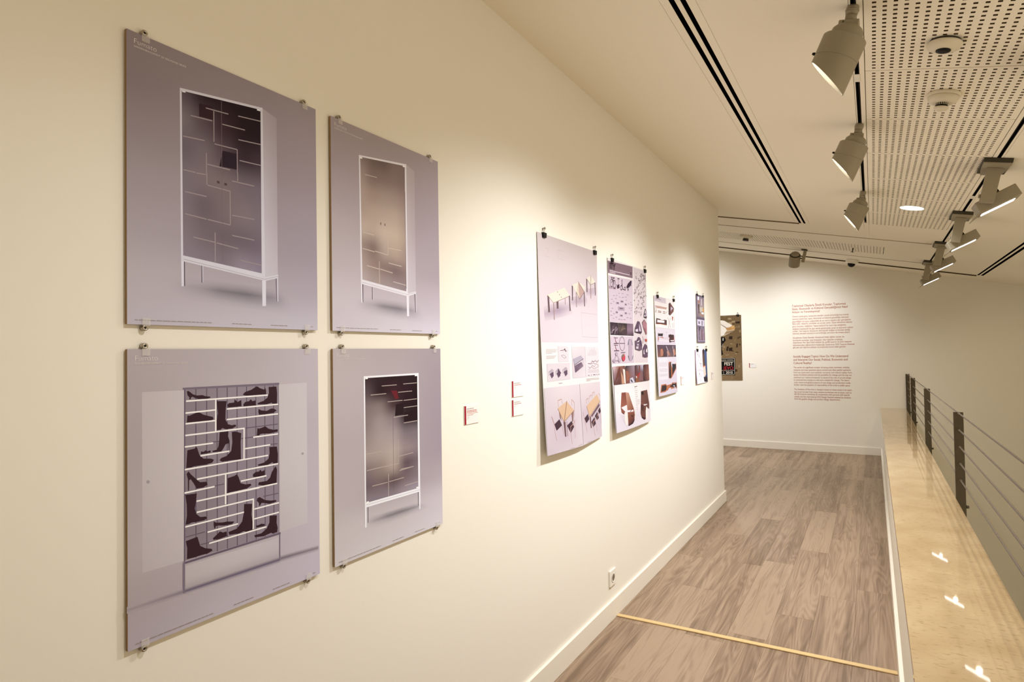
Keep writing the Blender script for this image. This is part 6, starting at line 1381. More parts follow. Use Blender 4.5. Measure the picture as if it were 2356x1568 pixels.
def cylinder_spot(x, y, label, power, inset=0.012, yaw=3, aim=(-0.045, 0, -1)):
    t = empty('cylinder_spotlight', cpoint(x, y), (0, TH, 0))
    m = MB().lathe([(0.0185, 0.001), (0.0205, -0.006), (0.0205, -0.022), (0.0185, -0.030)], 24)
    o = m.build('mount', M_fix, t)
    MB().lathe([(0.0215, -0.0125), (0.0222, -0.015), (0.0215, -0.0175)], 24).build('locking_ring', M_fix, o)
    MB().lathe([(0.0185, -0.030), (0.0175, -0.056)], 24).build('neck', M_fix, t)
    k = MB().box(-0.033, 0.031, -0.026, 0.026, -0.078, -0.054, bev=0.003).build('yoke_block', M_fix, t)
    MB().box(-0.020, -0.017, -0.0275, -0.0255, -0.076, -0.058).build('screw', M_fixdark, k)
    h = empty('head', (0.004, 0, -0.070), (0, R(25) - TH, -R(yaw)), t)
    n = 40; rr = 0.0725
    MB().lathe([(0.030, 0.004), (0.043, -0.004), (0.052, -0.016), (0.054, -0.036), (0.054, -0.042)], 32).build('rear_dome', M_fix, h)
    # slanted tube, longer on the far-from-wall side
    v = []; f = []
    z0 = -0.040
    ring = [(math.cos(2*PI*i/n), math.sin(2*PI*i/n)) for i in range(n)]
    zb = lambda c, q: z0 - 0.140 - 0.044 * c * q
    prof = [(lambda c: (0.045, z0)), (lambda c: (0.0690, z0)), (lambda c: (rr, z0 - 0.0035)), (lambda c: (rr, z0 - .074)), (lambda c: (rr - .0011, z0 - .0745)), (lambda c: (rr - .0011, z0 - .0765)), (lambda c: (rr, z0 - .077)), (lambda c: (rr, zb(c, 1))), (lambda c: (0.0695, zb(c, .96))), (lambda c: (0.0690, zb(c, .95) + 0.020))]
    for pf in prof:
        for c, s_ in ring:
            q, z = pf(c); v.append((q * c, q * s_, z))
    for a in range(len(prof) - 1):
        for i in range(n):
            f.append((a*n+i, (a+1)*n+i, (a+1)*n+(i+1)%n, a*n+(i+1)%n))
    f.append(list(range(n)))
    me = mesh_py('housing', v, f); me.materials.append(M_fix)
    bm = bmesh.new(); bm.from_mesh(me); bmesh.ops.recalc_face_normals(bm, faces=bm.faces); bm.to_mesh(me); bm.free()
    for p_ in me.polygons: p_.use_smooth = len(p_.vertices) == 4
    me.set_sharp_from_angle(angle=R(35)) if hasattr(me, 'set_sharp_from_angle') else None
    ho = obj('housing', me, h)
    # glowing lens just inside the slanted mouth, stopping short of the long lip
    lv = []; 
    for c, s_ in ring:
        cc = c if c < 0.55 else 0.55
        lv.append((0.0688 * cc, 0.0688 * s_, zb(cc, .95) + inset))
    lm = mesh_py('lens', lv, [list(range(n))]); lm.materials.append(M_lens); obj('lens', lm, h)
    MB().lathe([(0.005, 0), (0.0055, -0.006), (0.004, -0.011)], 12, Matrix.Translation((-rr + .001, -0.012, z0 - .066)) @ Matrix.Rotation(R(90), 4, 'Y')).build('thumb_screw', M_knob, h)
    tag(t, label, 'spotlight', 'cylinder spotlights aimed at the picture wall')
    # lamp in front of the lens
    spot_lamp(h, (-0.030, 0, z0 - 0.145), aim, power, R(127), 1.0, 0.05)
    return t
cylinder_spot(1.3545, 2.389, 'largest cylinder track spotlight, beside the two detectors, slanted mouth towards the wall', SPOT_W, 0.020, 8)
cylinder_spot(1.3535, 3.667, 'middle of the three cylinder track spotlights, slanted mouth glowing towards the wall', SPOT_W)
cylinder_spot(1.3510, 5.269, 'cylinder track spotlight at the end of its track beside the downlight panel', SPOT_W * 1.15, 0.008, 0)
cylinder_spot(1.3545, 0.90, 'cylinder track spotlight overhead, out of the picture', SPOT_W * 0.38, aim=(0.10, 0, -1))

def flood(x, y, label, power):
    t = empty('box_floodlight', cpoint(x, y), (0, TH, 0))
    MB().box(-0.066, 0.066, 0, 0.27, -0.026, -0.0008, bev=0.002).build('adapter', [M_fixdark], t)
    MB().prism([(-0.064, 0.004), (0.064, 0.004), (0.060, 0.150), (0.048, 0.268), (-0.048, 0.268), (-0.060, 0.150)], -0.034, -0.0262).build('cover', M_fix, t)
    a = MB().box(-0.034, 0.034, 0.085, 0.125, -0.232, -0.034, bev=0.003).build('arm', M_fix, t)
    MB().box(-0.044, -0.034, 0.095, 0.115, -0.206, -0.186, bev=0.003).build('tilt_knob', M_fix, a)
    h = empty('head', (0.052, 0.205, -0.196), (0, -(R(25) + TH), 0), t)
    HX, HY, HZ = 0.104, 0.075, 0.035
    m = MB().box(-HX, HX, -HY, HY, -HZ, HZ, bev=0.004); hb = m.build('housing', M_fix, h)
    MB().box(-0.030, 0.030, -0.050, 0.050, HZ, HZ + 0.020, bev=0.004).build('gear_box', M_fixdark, hb)
    MB().box(-HX + .004, HX - .018, -HY + .004, HY - .004, -HZ - 0.0012, -HZ + .0001).build('bezel', M_fix, h)
    MB().box(-HX + .010, HX - .030, -HY + .045, HY - .045, -HZ - 0.0046, -HZ - .0011).build('lens', M_lens, h)
    # visor flap on the corridor side
    MB().prism([(-HX - 0.050, -HZ - 0.010), (-HX - 0.048, -HZ - 0.012), (-HX + 0.004, -HZ + 0.004), (-HX + 0.004, -HZ + 0.010)], -HY, HY, Matrix.Rotation(R(90), 4, 'X') @ Matrix.Scale(1, 4)).build('visor', M_fix, h)
    tag(t, label, 'floodlight', 'box floodlights on the parapet track')
    spot_lamp(h, (-0.01, 0, -HZ - 0.03), (0, 0, -1), power, R(160), 1.0, 0.016, (1.0, 0.90, 0.70))
    return t
flood(2.0145, 4.233, 'largest box floodlight on the parapet track, beside the perforated panels', FLOOD_W)
flood(2.0135, 5.748, 'second box floodlight along the parapet track, level with the round downlight', FLOOD_W)
flood(2.0120, 7.300, 'third box floodlight along the parapet track, past the last perforated panel', FLOOD_W)
flood(2.0110, 8.800, 'smallest box floodlight, last on the parapet track before the end wall', FLOOD_W)
flood(2.0145, 2.700, 'box floodlight overhead on the parapet track, out of the picture', FLOOD_W)

# cylinder spotlights on the end wall
def wall_spot(x, y, label, power, aim):
    t = empty('wall_spotlight', cpoint(x, y), (0, TH, 0))
    MB().box(-0.050, 0.022, -0.02, 0.10, -0.012, 0.0, bev=0.002).build('mount', M_fixdark, t)
    a_ = MB().box(-0.020, 0.020, 0.0, 0.030, -0.178, -0.012, bev=0.003).build('arm', M_fix, t)
    MB().tube((-0.055, 0.015, -0.125), (-0.018, 0.015, -0.125), 0.008).build('pivot', M_fixdark, a_)
    h = empty('head', (-0.112, 0.015, -0.105), (R(38), 0, 0), t)
    MB().lathe([(0.040, 0.050), (0.052, 0.042), (0.055, 0.026), (0.055, 0.018)], 32).build('rear_cap', M_fix, h)
    MB().lathe([(0.066, 0.020), (0.0665, 0.010)], 32).build('seam_ring', M_fixdark, h)
    MB().lathe([(0.060, 0.0105), (0.069, 0.010), (0.071, 0.006), (0.071, -0.150), (0.068, -0.152), (0.066, -0.120)], 32, caps=False).build('housing', M_fix, h)
    MB().lathe([(0.066, -0.126), (0.066, -0.122)], 32).build('lens', M_lens, h)
    spot_lamp(h, (0, 0, -0.165), aim, power, R(126), 1.0, 0.05)
    tag(t, label, 'spotlight', 'cylinder spotlights on the end wall')
wall_spot(0.632, 8.985, 'cylinder spotlight on a side arm lighting the text on the end wall', FAR_W, (0.05, 0.0, -1))
wall_spot(-0.95, 8.985, 'cylinder spotlight hidden past the end of the picture wall, over the festival poster', FAR_W * 1.0, (0.0, 0.0, -1))

# recessed downlights
def downlight(x, y, label, power):
    t = empty('downlight', cpoint(x, y), (0, TH, 0))
    MB().lathe([(0.083, 0.002), (0.092, 0.001), (0.0925, -0.001), (0.091, -0.003), (0.082, -0.003)], 40, caps=False).build('trim_ring', M_white, t)
    MB().lathe([(0.083, -0.0022), (0.083, 0.003)], 40).build('lens', M_lens, t)
    spot_lamp(t, (0, 0, -0.03), (0, 0, -1), power, R(150), 1.0, 0.07)
    tag(t, label, 'downlight', 'recessed downlights')
downlight(1.6825, 5.763, 'glowing round recessed downlight in the perforated ceiling panels', DOWN_W)
downlight(-0.66, 8.39, 'added round fill downlight, unseen past the end of the picture wall', DOWN_W * 3.6)  # added lamp, out of view; brightens the floor and ceiling at the far end

# ---------------------------------------------------------------- ceiling devices
t = empty('ceiling_sensor', cpoint(1.6425, 2.71), (0, TH, 0))
MB().lathe([(0.050, 0.0), (0.052, -0.004), (0.046, -0.005), (0.046, -0.009)], 36).build('base', M_fixdark, t)
MB().lathe([(0.056, -0.009), (0.057, -0.014), (0.052, -0.024), (0.036, -0.031), (0.026, -0.033)], 36).build('cover', M_ivory, t)
MB().lathe([(0.024, -0.0325), (0.0235, -0.036), (0.012, -0.0395)], 30).build('lens', M_knob, t)
tag(t, 'round cream ceiling sensor with a black centre', 'sensor')

t = empty('smoke_detector', cpoint(1.684, 3.245), (0, TH, 0))
b_ = MB().lathe([(0.062, 0.0), (0.064, -0.003), (0.063, -0.014), (0.060, -0.016)], 36).build('base', M_ivory, t)
MB().lathe([(0.059, -0.0165), (0.060, -0.020), (0.054, -0.036), (0.040, -0.043), (0.030, -0.043)], 36).build('cover', M_ivory, t)
MB().lathe([(0.024, -0.043), (0.023, -0.061)], 30).build('chamber', M_knob, t)
for k in range(22):
    a = 2*PI*k/22
    MB().box(-0.0022, 0.0022, -0.0012, 0.0012, -0.061, -0.0425, M=Matrix.Rotation(a, 4, 'Z') @ Matrix.Translation((0.0285, 0, 0)) @ Matrix.Rotation(R(8), 4, 'Y')).build('vent_rib', M_ivory, t)
MB().lathe([(0.028, -0.060), (0.0285, -0.063), (0.024, -0.070), (0.012, -0.073)], 30).build('cap', M_ivory, t)
MB().lathe([(0.002, -0.030), (0.0018, -0.033)], 10, Matrix.Translation((-0.006, -0.053, 0))).build('indicator', M_fixdark, t)
tag(t, 'cream smoke detector with a ribbed vent ring, beyond the round sensor', 'smoke detector')

t = empty('smoke_detector', cpoint(-0.001, 8.26), (0, TH, 0))
MB().lathe([(0.078, 0.0), (0.080, -0.004), (0.076, -0.028), (0.050, -0.036)], 32).build('base', M_ivory, t)
MB().lathe([(0.034, -0.036), (0.036, -0.050), (0.038, -0.066)], 28).build('chamber', M_fixdark, t)
tag(t, 'small smoke detector on the perforated panels near the end wall', 'smoke detector')

t = empty('sprinkler', cpoint(1.2106, 8.36), (0, TH, 0))
MB().lathe([(0.045, 0.0), (0.045, -0.003), (0.018, -0.006)], 24).build('escutcheon', M_ceil, t)
MB().lathe([(0.010, -0.004), (0.008, -0.012), (0.007, -0.050)], 16).build('stem', M_bronze, t)
MB().lathe([(0.006, -0.050), (0.020, -0.054), (0.020, -0.056), (0.006, -0.058)], 20).build('deflector', M_bronze, t)
tag(t, 'small brass fire sprinkler head on the perforated panels near the end wall', 'sprinkler')

t = empty('dome_camera', cpoint(1.1709, 9.57), (0, TH, 0))
MB().lathe([(0.079, 0.0), (0.081, -0.004), (0.079, -0.036), (0.066, -0.054), (0.050, -0.056)], 36).build('base', M_white, t)
MB().lathe([(0.049, -0.055)] + [(0.049*math.cos(R(q)), -0.055 - 0.049*math.sin(R(q))) for q in range(10, 90, 10)] + [(0.002, -0.104)], 32).build('dome', M_knob, t)
tag(t, 'white surveillance camera with a black dome at the end wall', 'camera')

# ---------------------------------------------------------------- parapet coping and cable railing
cj = [YB, -1.10, 0.22, 1.55, 2.875, 4.20, 5.52, 6.83, 8.15, 9.30, YF]
cp = empty('stone_coping', ((XP0 + XP1) / 2, YB, ZL - 0.03))
W2 = (XP1 - XP0) / 2
for a, b in zip(cj, cj[1:]):
    L2 = (b - a) / 2
    o = MB().box(-W2, W2, -L2 + 0.0005, L2 - 0.0005, -0.002, 0.030, bev=0.0006).build('slab', M_marble, cp, (0, (a + b) / 2 - YB, 0))
tag(cp, 'polished beige limestone coping along the top of the parapet wall', 'coping')

POSTS = [-0.36, 2.00, 4.36, 6.72, 8.98, 10.318]
names = ['first bronze railing post of the coping, behind the viewer', 'railing post beside the viewer, cut off by the picture edge', 'largest bronze railing post, flat bar with five cables, cut by the coping edge', 'second bronze railing post along the coping from the tallest one', 'third bronze railing post, last one before the end wall post', 'bronze railing post fixed against the end wall at the far coping end']
for y, lab in zip(POSTS, names):
    t = empty('railing_post', (1.804, y, ZL))
    MB().box(-0.024, 0.024, -0.0055, 0.0055, -0.22, 0.504, bev=0.0015).build('bar', M_bronze, t)
    for dz in (-0.05, -0.16):
        MB().lathe([(0.009, 0), (0.009, 0.010), (0.006, 0.014)], 14, Matrix.Translation((0.002, 0, dz)) @ Matrix.Rotation(R(90), 4, 'Y') @ Matrix.Translation((0, 0, 0.022))).build('bolt', M_bronze, t)
    for k in range(5):
        MB().tube((0.002, -0.010, 0.497 - .0985*k), (0.002, 0.010, 0.497 - .0985*k), 0.0062, 12).build('cable_ferrule', M_steel, t)
    tag(t, lab, 'railing post', 'railing posts on the parapet')
names = ['top steel cable of the railing', 'second steel cable of the railing from the top', 'third and middle steel cable of the railing', 'fourth steel cable of the railing from the top', 'lowest steel cable of the railing, just above the coping']
for k in range(5):
    z = ZL + 0.497 - 0.0985 * k
    o = MB().tube((0, 0, 0), (0, POSTS[-1] - POSTS[0], 0), 0.0040, 12).build('railing_cable', M_wire, None, (1.806, POSTS[0], z))
    tag(o, names[k], 'cable', 'railing cables')

# ---------------------------------------------------------------- wall socket
t = empty('power_socket', (0.0, 3.383, 0.2415))
f_ = 0.0475
MB().box(0, 0.010, -f_, f_, -f_, f_, bev=0.003).build('plate', M_white, t)
MX = Matrix.Translation((0.0101, 0, 0)) @ Matrix.Rotation(R(90), 4, 'Y')
r_ = MB().lathe([(0.0285, 0.0015), (0.0265, 0.0025), (0.0215, 0.0020), (0.0205, 0.0008)], 32, MX, caps=False).build('socket_ring', M_white, t)
MB().lathe([(0.0208, 0.0006), (0.0208, 0.0010)], 32, MX).build('recess', mat('socket_recess', (0.20, 0.16, 0.11), 0.7), t)
for dy in (-0.0095, 0.0095):
    MB().lathe([(0.0028, 0), (0.0028, 0.0016)], 12, MX @ Matrix.Translation((0, dy, 0))).build('contact_hole', M_knob, r_)
tag(t, 'white plastic power socket low on the picture wall above the baseboard', 'socket')

# ---------------------------------------------------------------- prints
def wall_matrix(origin, side='left'):
    if side == 'left': c = ((0, 1, 0), (0, 0, 1), (1, 0, 0))
    else: c = ((1, 0, 0), (0, 0, 1), (0, -1, 0))
    m = Matrix.Identity(4)
    for j in range(3):
        for i in range(3): m[i][j] = c[j][i]
    m.translation = Vector(origin); return m

def srgb_text(body, size, loc, mat_, parent, name='lettering', align='LEFT', sx=1.0, space=1.0, off=0.0):
    cu = bpy.data.curves.new(name, 'FONT'); cu.body = body; cu.size = size; cu.align_x = align; cu.space_character = space
    cu.resolution_u = 3; cu.offset = off
    tmp = bpy.data.objects.new('tmp', cu); COL.objects.link(tmp)
    dg = bpy.context.evaluated_depsgraph_get()
    me = bpy.data.meshes.new_from_object(tmp.evaluated_get(dg)); me.name = name
    bpy.data.objects.remove(tmp); bpy.data.curves.remove(cu)
    me.materials.clear(); me.materials.append(mat_)
    o = obj(name, me, parent, (), loc); o.scale = (sx, 1, 1); return o

def print_mesh(name, art, curl, step=6e-6, flat=True):
    """flat printed artwork: every shape a coloured face laid on the sheet"""
    w, h, prims = art
    V, F, C = [], [], []
    def add(pts, cols, lay):
        b = len(V)
        for p_ in pts: V.append((p_[0]/1000, p_[1]/1000, curl(p_[0]/1000, p_[1]/1000) + 0.00025 + lay*step))
        F.append(list(range(b, b + len(pts)))); C.extend(cols)
    base_rows = prims[0][2]; nbr, nbc = len(base_rows), len(base_rows[0])
    def sm(x): return x*x*(3-2*x)*0.6 + x*0.4
    def mixrows(rows, s_, t_):
        nr, nc = len(rows), len(rows[0]); s_ = min(1, max(0, s_)); t_ = min(1, max(0, t_))
        x, y = s_*(nc-1), t_*(nr-1); i, j = min(int(x), nc-2), min(int(y), nr-2); fx, fy = sm(x-i), sm(y-j)
        return tuple((rows[j][i][k]*(1-fx)+rows[j][i+1][k]*fx)*(1-fy)+(rows[j+1][i][k]*(1-fx)+rows[j+1][i+1][k]*fx)*fy for k in range(3))
    def quadgrid(q, rows, lay, shade=False):
        nr, nc = len(rows), len(rows[0])
        hgt = max(abs(q[0][1]-q[3][1]), abs(q[1][1]-q[2][1])); wid = max(abs(q[1][0]-q[0][0]), abs(q[2][0]-q[3][0]))
        nv = max(nr - 1, min(40, int(hgt/26)+1)) * (2 if nr > 1 else 1); nu = max(nc - 1, min(24, int(wid/30)+1)) * 2
        def P(s_, t_):
            a = [q[0][i]+(q[1][i]-q[0][i])*s_ for i in (0,1)]; b = [q[3][i]+(q[2][i]-q[3][i])*s_ for i in (0,1)]
            return (a[0]+(b[0]-a[0])*t_, a[1]+(b[1]-a[1])*t_)
        def K(s_, t_):
            if not shade: return mixrows(rows, s_, t_)
            k = mixrows([[(v, v, v) for v in r] for r in rows], s_, t_)[0]; p_ = P(s_, t_)
            c = mixrows(base_rows, p_[0]/w, 1 - p_[1]/h)
            return (c[0]*k, c[1]*k, c[2]*k*(1 + .06*(1-k)))
        base = len(V); z = lay*step
        for j in range(nv+1):
            for i in range(nu+1):
                p_ = P(i/nu, j/nv); V.append((p_[0]/1000, p_[1]/1000, curl(p_[0]/1000, p_[1]/1000)+0.00025+z))
        for j in range(nv):
            for i in range(nu):
                a = base + j*(nu+1)+i
                F.append([a, a+nu+1, a+nu+2, a+1])
                C.extend([K(i/nu, j/nv), K(i/nu, (j+1)/nv), K((i+1)/nu, (j+1)/nv), K((i+1)/nu, j/nv)])
    for lay, pr in enumerate(prims):
        if pr[0] == 'g': quadgrid(pr[1], pr[2], lay)
        elif pr[0] == 's': quadgrid(pr[1], pr[2], lay, True)
        elif pr[0] == 'p':
            pts = pr[2]
            if not flat and len(pts) == 4 and max(max(q[i] for q in pts)-min(q[i] for q in pts) for i in (0,1)) > 40:
                quadgrid(pts, [[pr[1], pr[1]], [pr[1], pr[1]]], lay); continue
            ar = sum(pts[i-1][0]*pts[i][1]-pts[i][0]*pts[i-1][1] for i in range(len(pts)))
            if ar < 0: pts = pts[::-1]
            add(pts, [pr[1]]*len(pts), lay)
        else:
            hw = pr[2]/2; pts = pr[3]
            for a, b in zip(pts, pts[1:]):
                dx, dy = b[0]-a[0], b[1]-a[1]; L = math.hypot(dx, dy) or 1; nx, ny = -dy/L*hw, dx/L*hw; ex, ey = dx/L*hw*.4, dy/L*hw*.4
                n = max(1, int(L/(500 if flat else 30)))
                for k in range(n):
                    p0 = (a[0]+dx*k/n - (ex if k == 0 else 0), a[1]+dy*k/n - (ey if k == 0 else 0)); p1 = (a[0]+dx*(k+1)/n + (ex if k == n-1 else 0), a[1]+dy*(k+1)/n + (ey if k == n-1 else 0))
                    q = [(p0[0]+nx,p0[1]+ny),(p0[0]-nx,p0[1]-ny),(p1[0]-nx,p1[1]-ny),(p1[0]+nx,p1[1]+ny)]
                    add(q, [pr[1]]*4, lay)
    me = bpy.data.meshes.new(name); me.from_pydata(V, [], F); me.update()
    at = me.color_attributes.new('ink', 'FLOAT_COLOR', 'CORNER')
    buf = []
    for c in C: buf += [c[0], c[1], c[2], 1.0]
    at.data.foreach_set('color', buf)
    me.materials.append(M_print); return me

M_titleink = mat('pale_ink', (0.70, 0.66, 0.64), 0.6)
M_captink = mat('caption_ink', (0.30, 0.255, 0.25), 0.6)

def dashes(parent, runs, z, mat_, hgt, seed):
    """unreadably small caption lines: one little bar per word"""
    r = random.Random(seed); m = MB()
    for u0, u1, v in runs:
        u = u0
        while u < u1 - 0.002:
            wd = min(r.uniform(0.006, 0.018), u1 - u)
            m.box(u, u + wd, v, v + hgt, z, z + 0.00015); u += wd + 0.0022
    o = m.build('caption_print', mat_, parent); o['kind'] = 'stuff'; return o

def framed_board(key, y0, z0, label):
    art = ART[key]; w, h = art[0]/1000, art[1]/1000
    b = MB().box(0, w, 0, h, 0.003, 0.011, bev=0.0006).build('poster_board', M_edge)
    b.matrix_world = wall_matrix((0, y0, z0))
    pm = print_mesh('print', art, lambda u, v: 0.011)
    obj('print', pm, b)
    z = 0.01125 + len(art[2])*6e-6 + 0.0002
    srgb_text('Fumato', 0.0165, (0.014, h - 0.0255, z), M_titleink, b, sx=1.0, off=-0.0002)
    srgb_text('GARDEROBNI ELEMENT ZA ODLAGANJE OBUĆE', 0.0058, (0.0146, h - 0.0335, z), M_titleink, b, sx=0.92)
    dashes(b, [(0.015, 0.191, 0.009), (0.245, 0.299, 0.0088), (0.357, 0.409, 0.0085), (0.488, 0.497, 0.0085)], z, M_captink, 0.0017, len(key) + ord(key[0]))
    tag(b, label, 'poster', 'mounted cabinet posters')
    return b
framed_board('A1', 0.6566, 1.6777, 'mounted poster of a dark glazed white cabinet on legs, upper board at the near end')
framed_board('A2', 0.6566, 0.9787, 'mounted poster of a cabinet section full of shoe and boot silhouettes')
framed_board('B1', 1.2250, 1.6777, 'mounted poster of a tan glazed white cabinet on legs, upper board')
framed_board('B2', 1.2250, 0.9787, 'mounted poster of a straight-on cabinet with dark smoky glass, below the tan cabinet poster')

# clear clips with a screw, four to each mounted poster
CLIPS = [('A1', 0.6566, 1.6777, [(37.7, 652), (471.4, 652), (36.9, -7), (472, -7)], 'the dark upper cabinet poster'),
         ('A2', 0.6566, 0.9787, [(36.5, 652), (473, 652), (33, -7), (471, -7)], 'the shoe silhouette poster'),
         ('B1', 1.2250, 1.6777, [(34.7, 652), (467.6, 652), (35.7, -7), (471, -7)], 'the tan cabinet poster'),
         ('B2', 1.2250, 0.9787, [(37.5, 652), (475.9, 652), (35.5, -7), (478, -7)], 'the smoky cabinet poster')]
me_screw = MB().lathe([(0.0062, 0.0), (0.0066, 0.001), (0.0066, 0.012), (0.0058, 0.0135), (0.0032, 0.0138), (0.0026, 0.0122)], 20).mesh('screw_cap'); me_screw.materials.append(M_steel)
me_sock = MB().lathe([(0.0024, 0.0124), (0.0024, 0.0129)], 6).mesh('socket_hole'); me_sock.materials.append(M_knob)
me_tabs = {}
for sg in (1, -1):
    mt = MB(); mt.box(-0.0085, 0.0085, min(-sg*0.006, -sg*0.0215), max(-sg*0.006, -sg*0.0215), 0.0124, 0.0150, bev=0.0006)
    mt.box(-0.0085, 0.0085, min(-sg*0.006, -sg*0.0035), max(-sg*0.006, -sg*0.0035), 0.0005, 0.0150, bev=0.0006)
    me_tabs[sg] = mt.mesh('clear_tab'); me_tabs[sg].materials.append(M_clear)
for key, y0, z0, pts, what in CLIPS:
    for k, (u, v) in enumerate(pts):
        t = empty('poster_clip'); sg = 1 if k < 2 else -1
        t.matrix_world = wall_matrix((0.0, y0 + u/1000, z0 + v/1000 + (0 if k < 2 else 0)))
        obj('screw_cap', me_screw, t); obj('socket_hole', me_sock, t)
        obj('clear_tab', me_tabs[sg], t, (), (0.0015, 0, 0))
        tag(t, 'clear clip with steel screw, %s %s corner of %s' % ('upper' if k < 2 else 'lower', 'near' if k % 2 == 0 else 'far', what), 'clip', 'clear poster clips')

# loose paper sheets hung from binder clips
def sheet(key, origin, label, curl, side='left', group='paper posters on binder clips'):
    art = ART[key]; w, h = art[0]/1000, art[1]/1000
    nu, nv = 16, 28; v, f = [], []
    for lay in (0, 1):
        for j in range(nv+1):
            for i in range(nu+1):
                u_, v_ = w*i/nu, h*j/nv; v.append((u_, v_, curl(u_, v_) - 0.0004*lay))
    n1 = (nu+1)*(nv+1)
    for j in range(nv):
        for i in range(nu):
            a = j*(nu+1)+i
            f.append((a, a+1, a+nu+2, a+nu+1)); f.append((n1+a, n1+a+nu+1, n1+a+nu+2, n1+a+1))
    for i in range(nu): f.append((i, n1+i, n1+i+1, i+1)); t0 = nv*(nu+1)+i; f.append((t0, t0+1, n1+t0+1, n1+t0))
    for j in range(nv):
        a = j*(nu+1); f.append((a, a+nu+1, n1+a+nu+1, n1+a)); a += nu; f.append((a, n1+a, n1+a+nu+1, a+nu+1))
    me = mesh_py('paper_poster', v, f); me.materials.append(M_paper)
    o = obj('paper_poster', me); o.matrix_world = wall_matrix(origin, side)
    obj('print', print_mesh('print', art, curl, 1.6e-5, False), o)
    return tag(o, label, 'poster', group)
def mkcurl(w, h, top, amp, start, tilt=0.6, belly=0.0):
    def c(u, v):
        t_ = max(0.0, (start - v/h)/start); s_ = min(1.0, max(0.0, u/w))
        return top + amp*(t_**1.7)*(1 - tilt*s_**2.2) + belly*math.sin(PI*min(1, max(0, v/h)))*(1 - s_)
    return c
sheet('P3', (0.0, 2.512, 1.108), 'white paper poster of folding tables and chairs on binder clips', mkcurl(0.727, 1.083, 0.004, 0.034, 0.75, 0.75, 0.006))
p4 = sheet('P4', (0.0, 3.405, 1.107), 'mauve paper poster of vehicle sketches and brown leather boots on binder clips', mkcurl(0.722, 1.075, 0.004, 0.034, 0.7, 0.7, 0.005))
zt = 0.004 + 0.00025 + len(ART['P4'][2])*1.6e-5 + 0.002
srgb_text('ITY', 0.056, (0.026, 1.0105, zt), mat('dark_ink', (0.02, 0.010, 0.013), 0.7, spec=0.1), p4, sx=1.12, off=0.0008)
sheet('P5', (0.0, 4.297, 1.266), 'narrow paper poster of a red and black tool case with a brown photo strip', mkcurl(0.533, 0.752, 0.004, 0.022, 0.8, 0.6, 0.006))
sheet('P6', (0.0, 5.529, 1.675), 'small dark paper poster of tools, the upper of two near the wall end', mkcurl(0.306, 0.448, 0.004, 0.006, 0.8))
sheet('P7', (0.0, 5.462, 1.297), 'small white and blue paper poster below the dark tool poster near the wall end', mkcurl(0.430, 0.312, 0.004, 0.010, 0.8))
fp = sheet('FP', (-1.19, YF, 1.10), 'brown festival poster with a rolled paper and hand on the end wall, dated 2010', mkcurl(0.722, 1.085, 0.003, 0.010, 0.6), 'far', None)
zf = 0.003 + 0.00025 + len(ART['FP'][2])*1.6e-5 + 0.006
M_cream = mat('cream_ink', (0.72, 0.66, 0.54), 0.6); M_fred = mat('crimson_ink', (0.42, 0.012, 0.02), 0.6)
srgb_text('FEST', 0.076, (0.577, 0.2480, zf), M_cream, fp, align='RIGHT', sx=0.92, off=0.0007)
srgb_text('JEVO', 0.080, (0.583, 0.1765, zf), M_fred, fp, align='RIGHT', sx=0.92)
srgb_text('2010', 0.058, (0.569, 0.1090, zf), M_cream, fp, align='RIGHT', sx=0.95, off=0.0004)

# binder clips
me_bc = MB().prism([(-0.012, 0.004), (0.012, 0.004), (0.0095, -0.013), (-0.0095, -0.013)], 0.0025, 0.0105).mesh('clip_body')
me_bc.materials.append(M_knob)
def wire_loop():
    m = MB(); pts = [(-0.004, 0.003), (-0.0045, 0.014), (-0.002, 0.0205), (0.002, 0.0205), (0.0045, 0.014), (0.004, 0.003)]
    for a, b in zip(pts, pts[1:]): m.tube((a[0], a[1], 0.006), (b[0], b[1], 0.006), 0.0008, 6)
    return m.mesh('wire_handle')
me_wh = wire_loop(); me_wh.materials.append(M_steel)
me_nail = MB().lathe([(0.0012, 0.0), (0.0012, 0.008), (0.0045, 0.0085), (0.004, 0.0105)], 14, Matrix.Translation((0, 0.019, 0))).mesh('nail'); me_nail.materials.append(M_steel)
def binder(origin, side, pts, what, s=1.0):
    for k, (u, v) in enumerate(pts):
        o = Vector(origin) + (Vector((0, u/1000, v/1000)) if side == 'left' else Vector((u/1000, 0, v/1000)))
        t = empty('binder_clip'); t.matrix_world = wall_matrix(o, side) @ Matrix.Scale(s, 4)
        obj('clip_body', me_bc, t); obj('wire_handle', me_wh, t); obj('nail', me_nail, t)
        tag(t, 'black binder clip %s of %s' % (('at the near top corner', 'at the far top corner')[k] if len(pts) > 1 else 'at the top', what), 'clip', 'black binder clips')
binder((0, 2.512, 1.108), 'left', [(64, 1082), (691, 1082)], 'the folding table poster', 1.45)
binder((0, 3.405, 1.107), 'left', [(69, 1074), (691, 1074)], 'the leather boots poster', 1.4)
binder((0, 4.297, 1.266), 'left', [(78, 754), (502, 754)], 'the tool case poster', 1.35)
binder((0, 5.529, 1.675), 'left', [(37, 450), (265, 450)], 'the dark tool poster', 1.1)
binder((0, 5.462, 1.297), 'left', [(59, 314), (396, 316)], 'the white and blue poster', 1.5)
binder((-1.19, YF, 1.10), 'far', [(670, 1086)], 'the brown festival poster', 1.8)

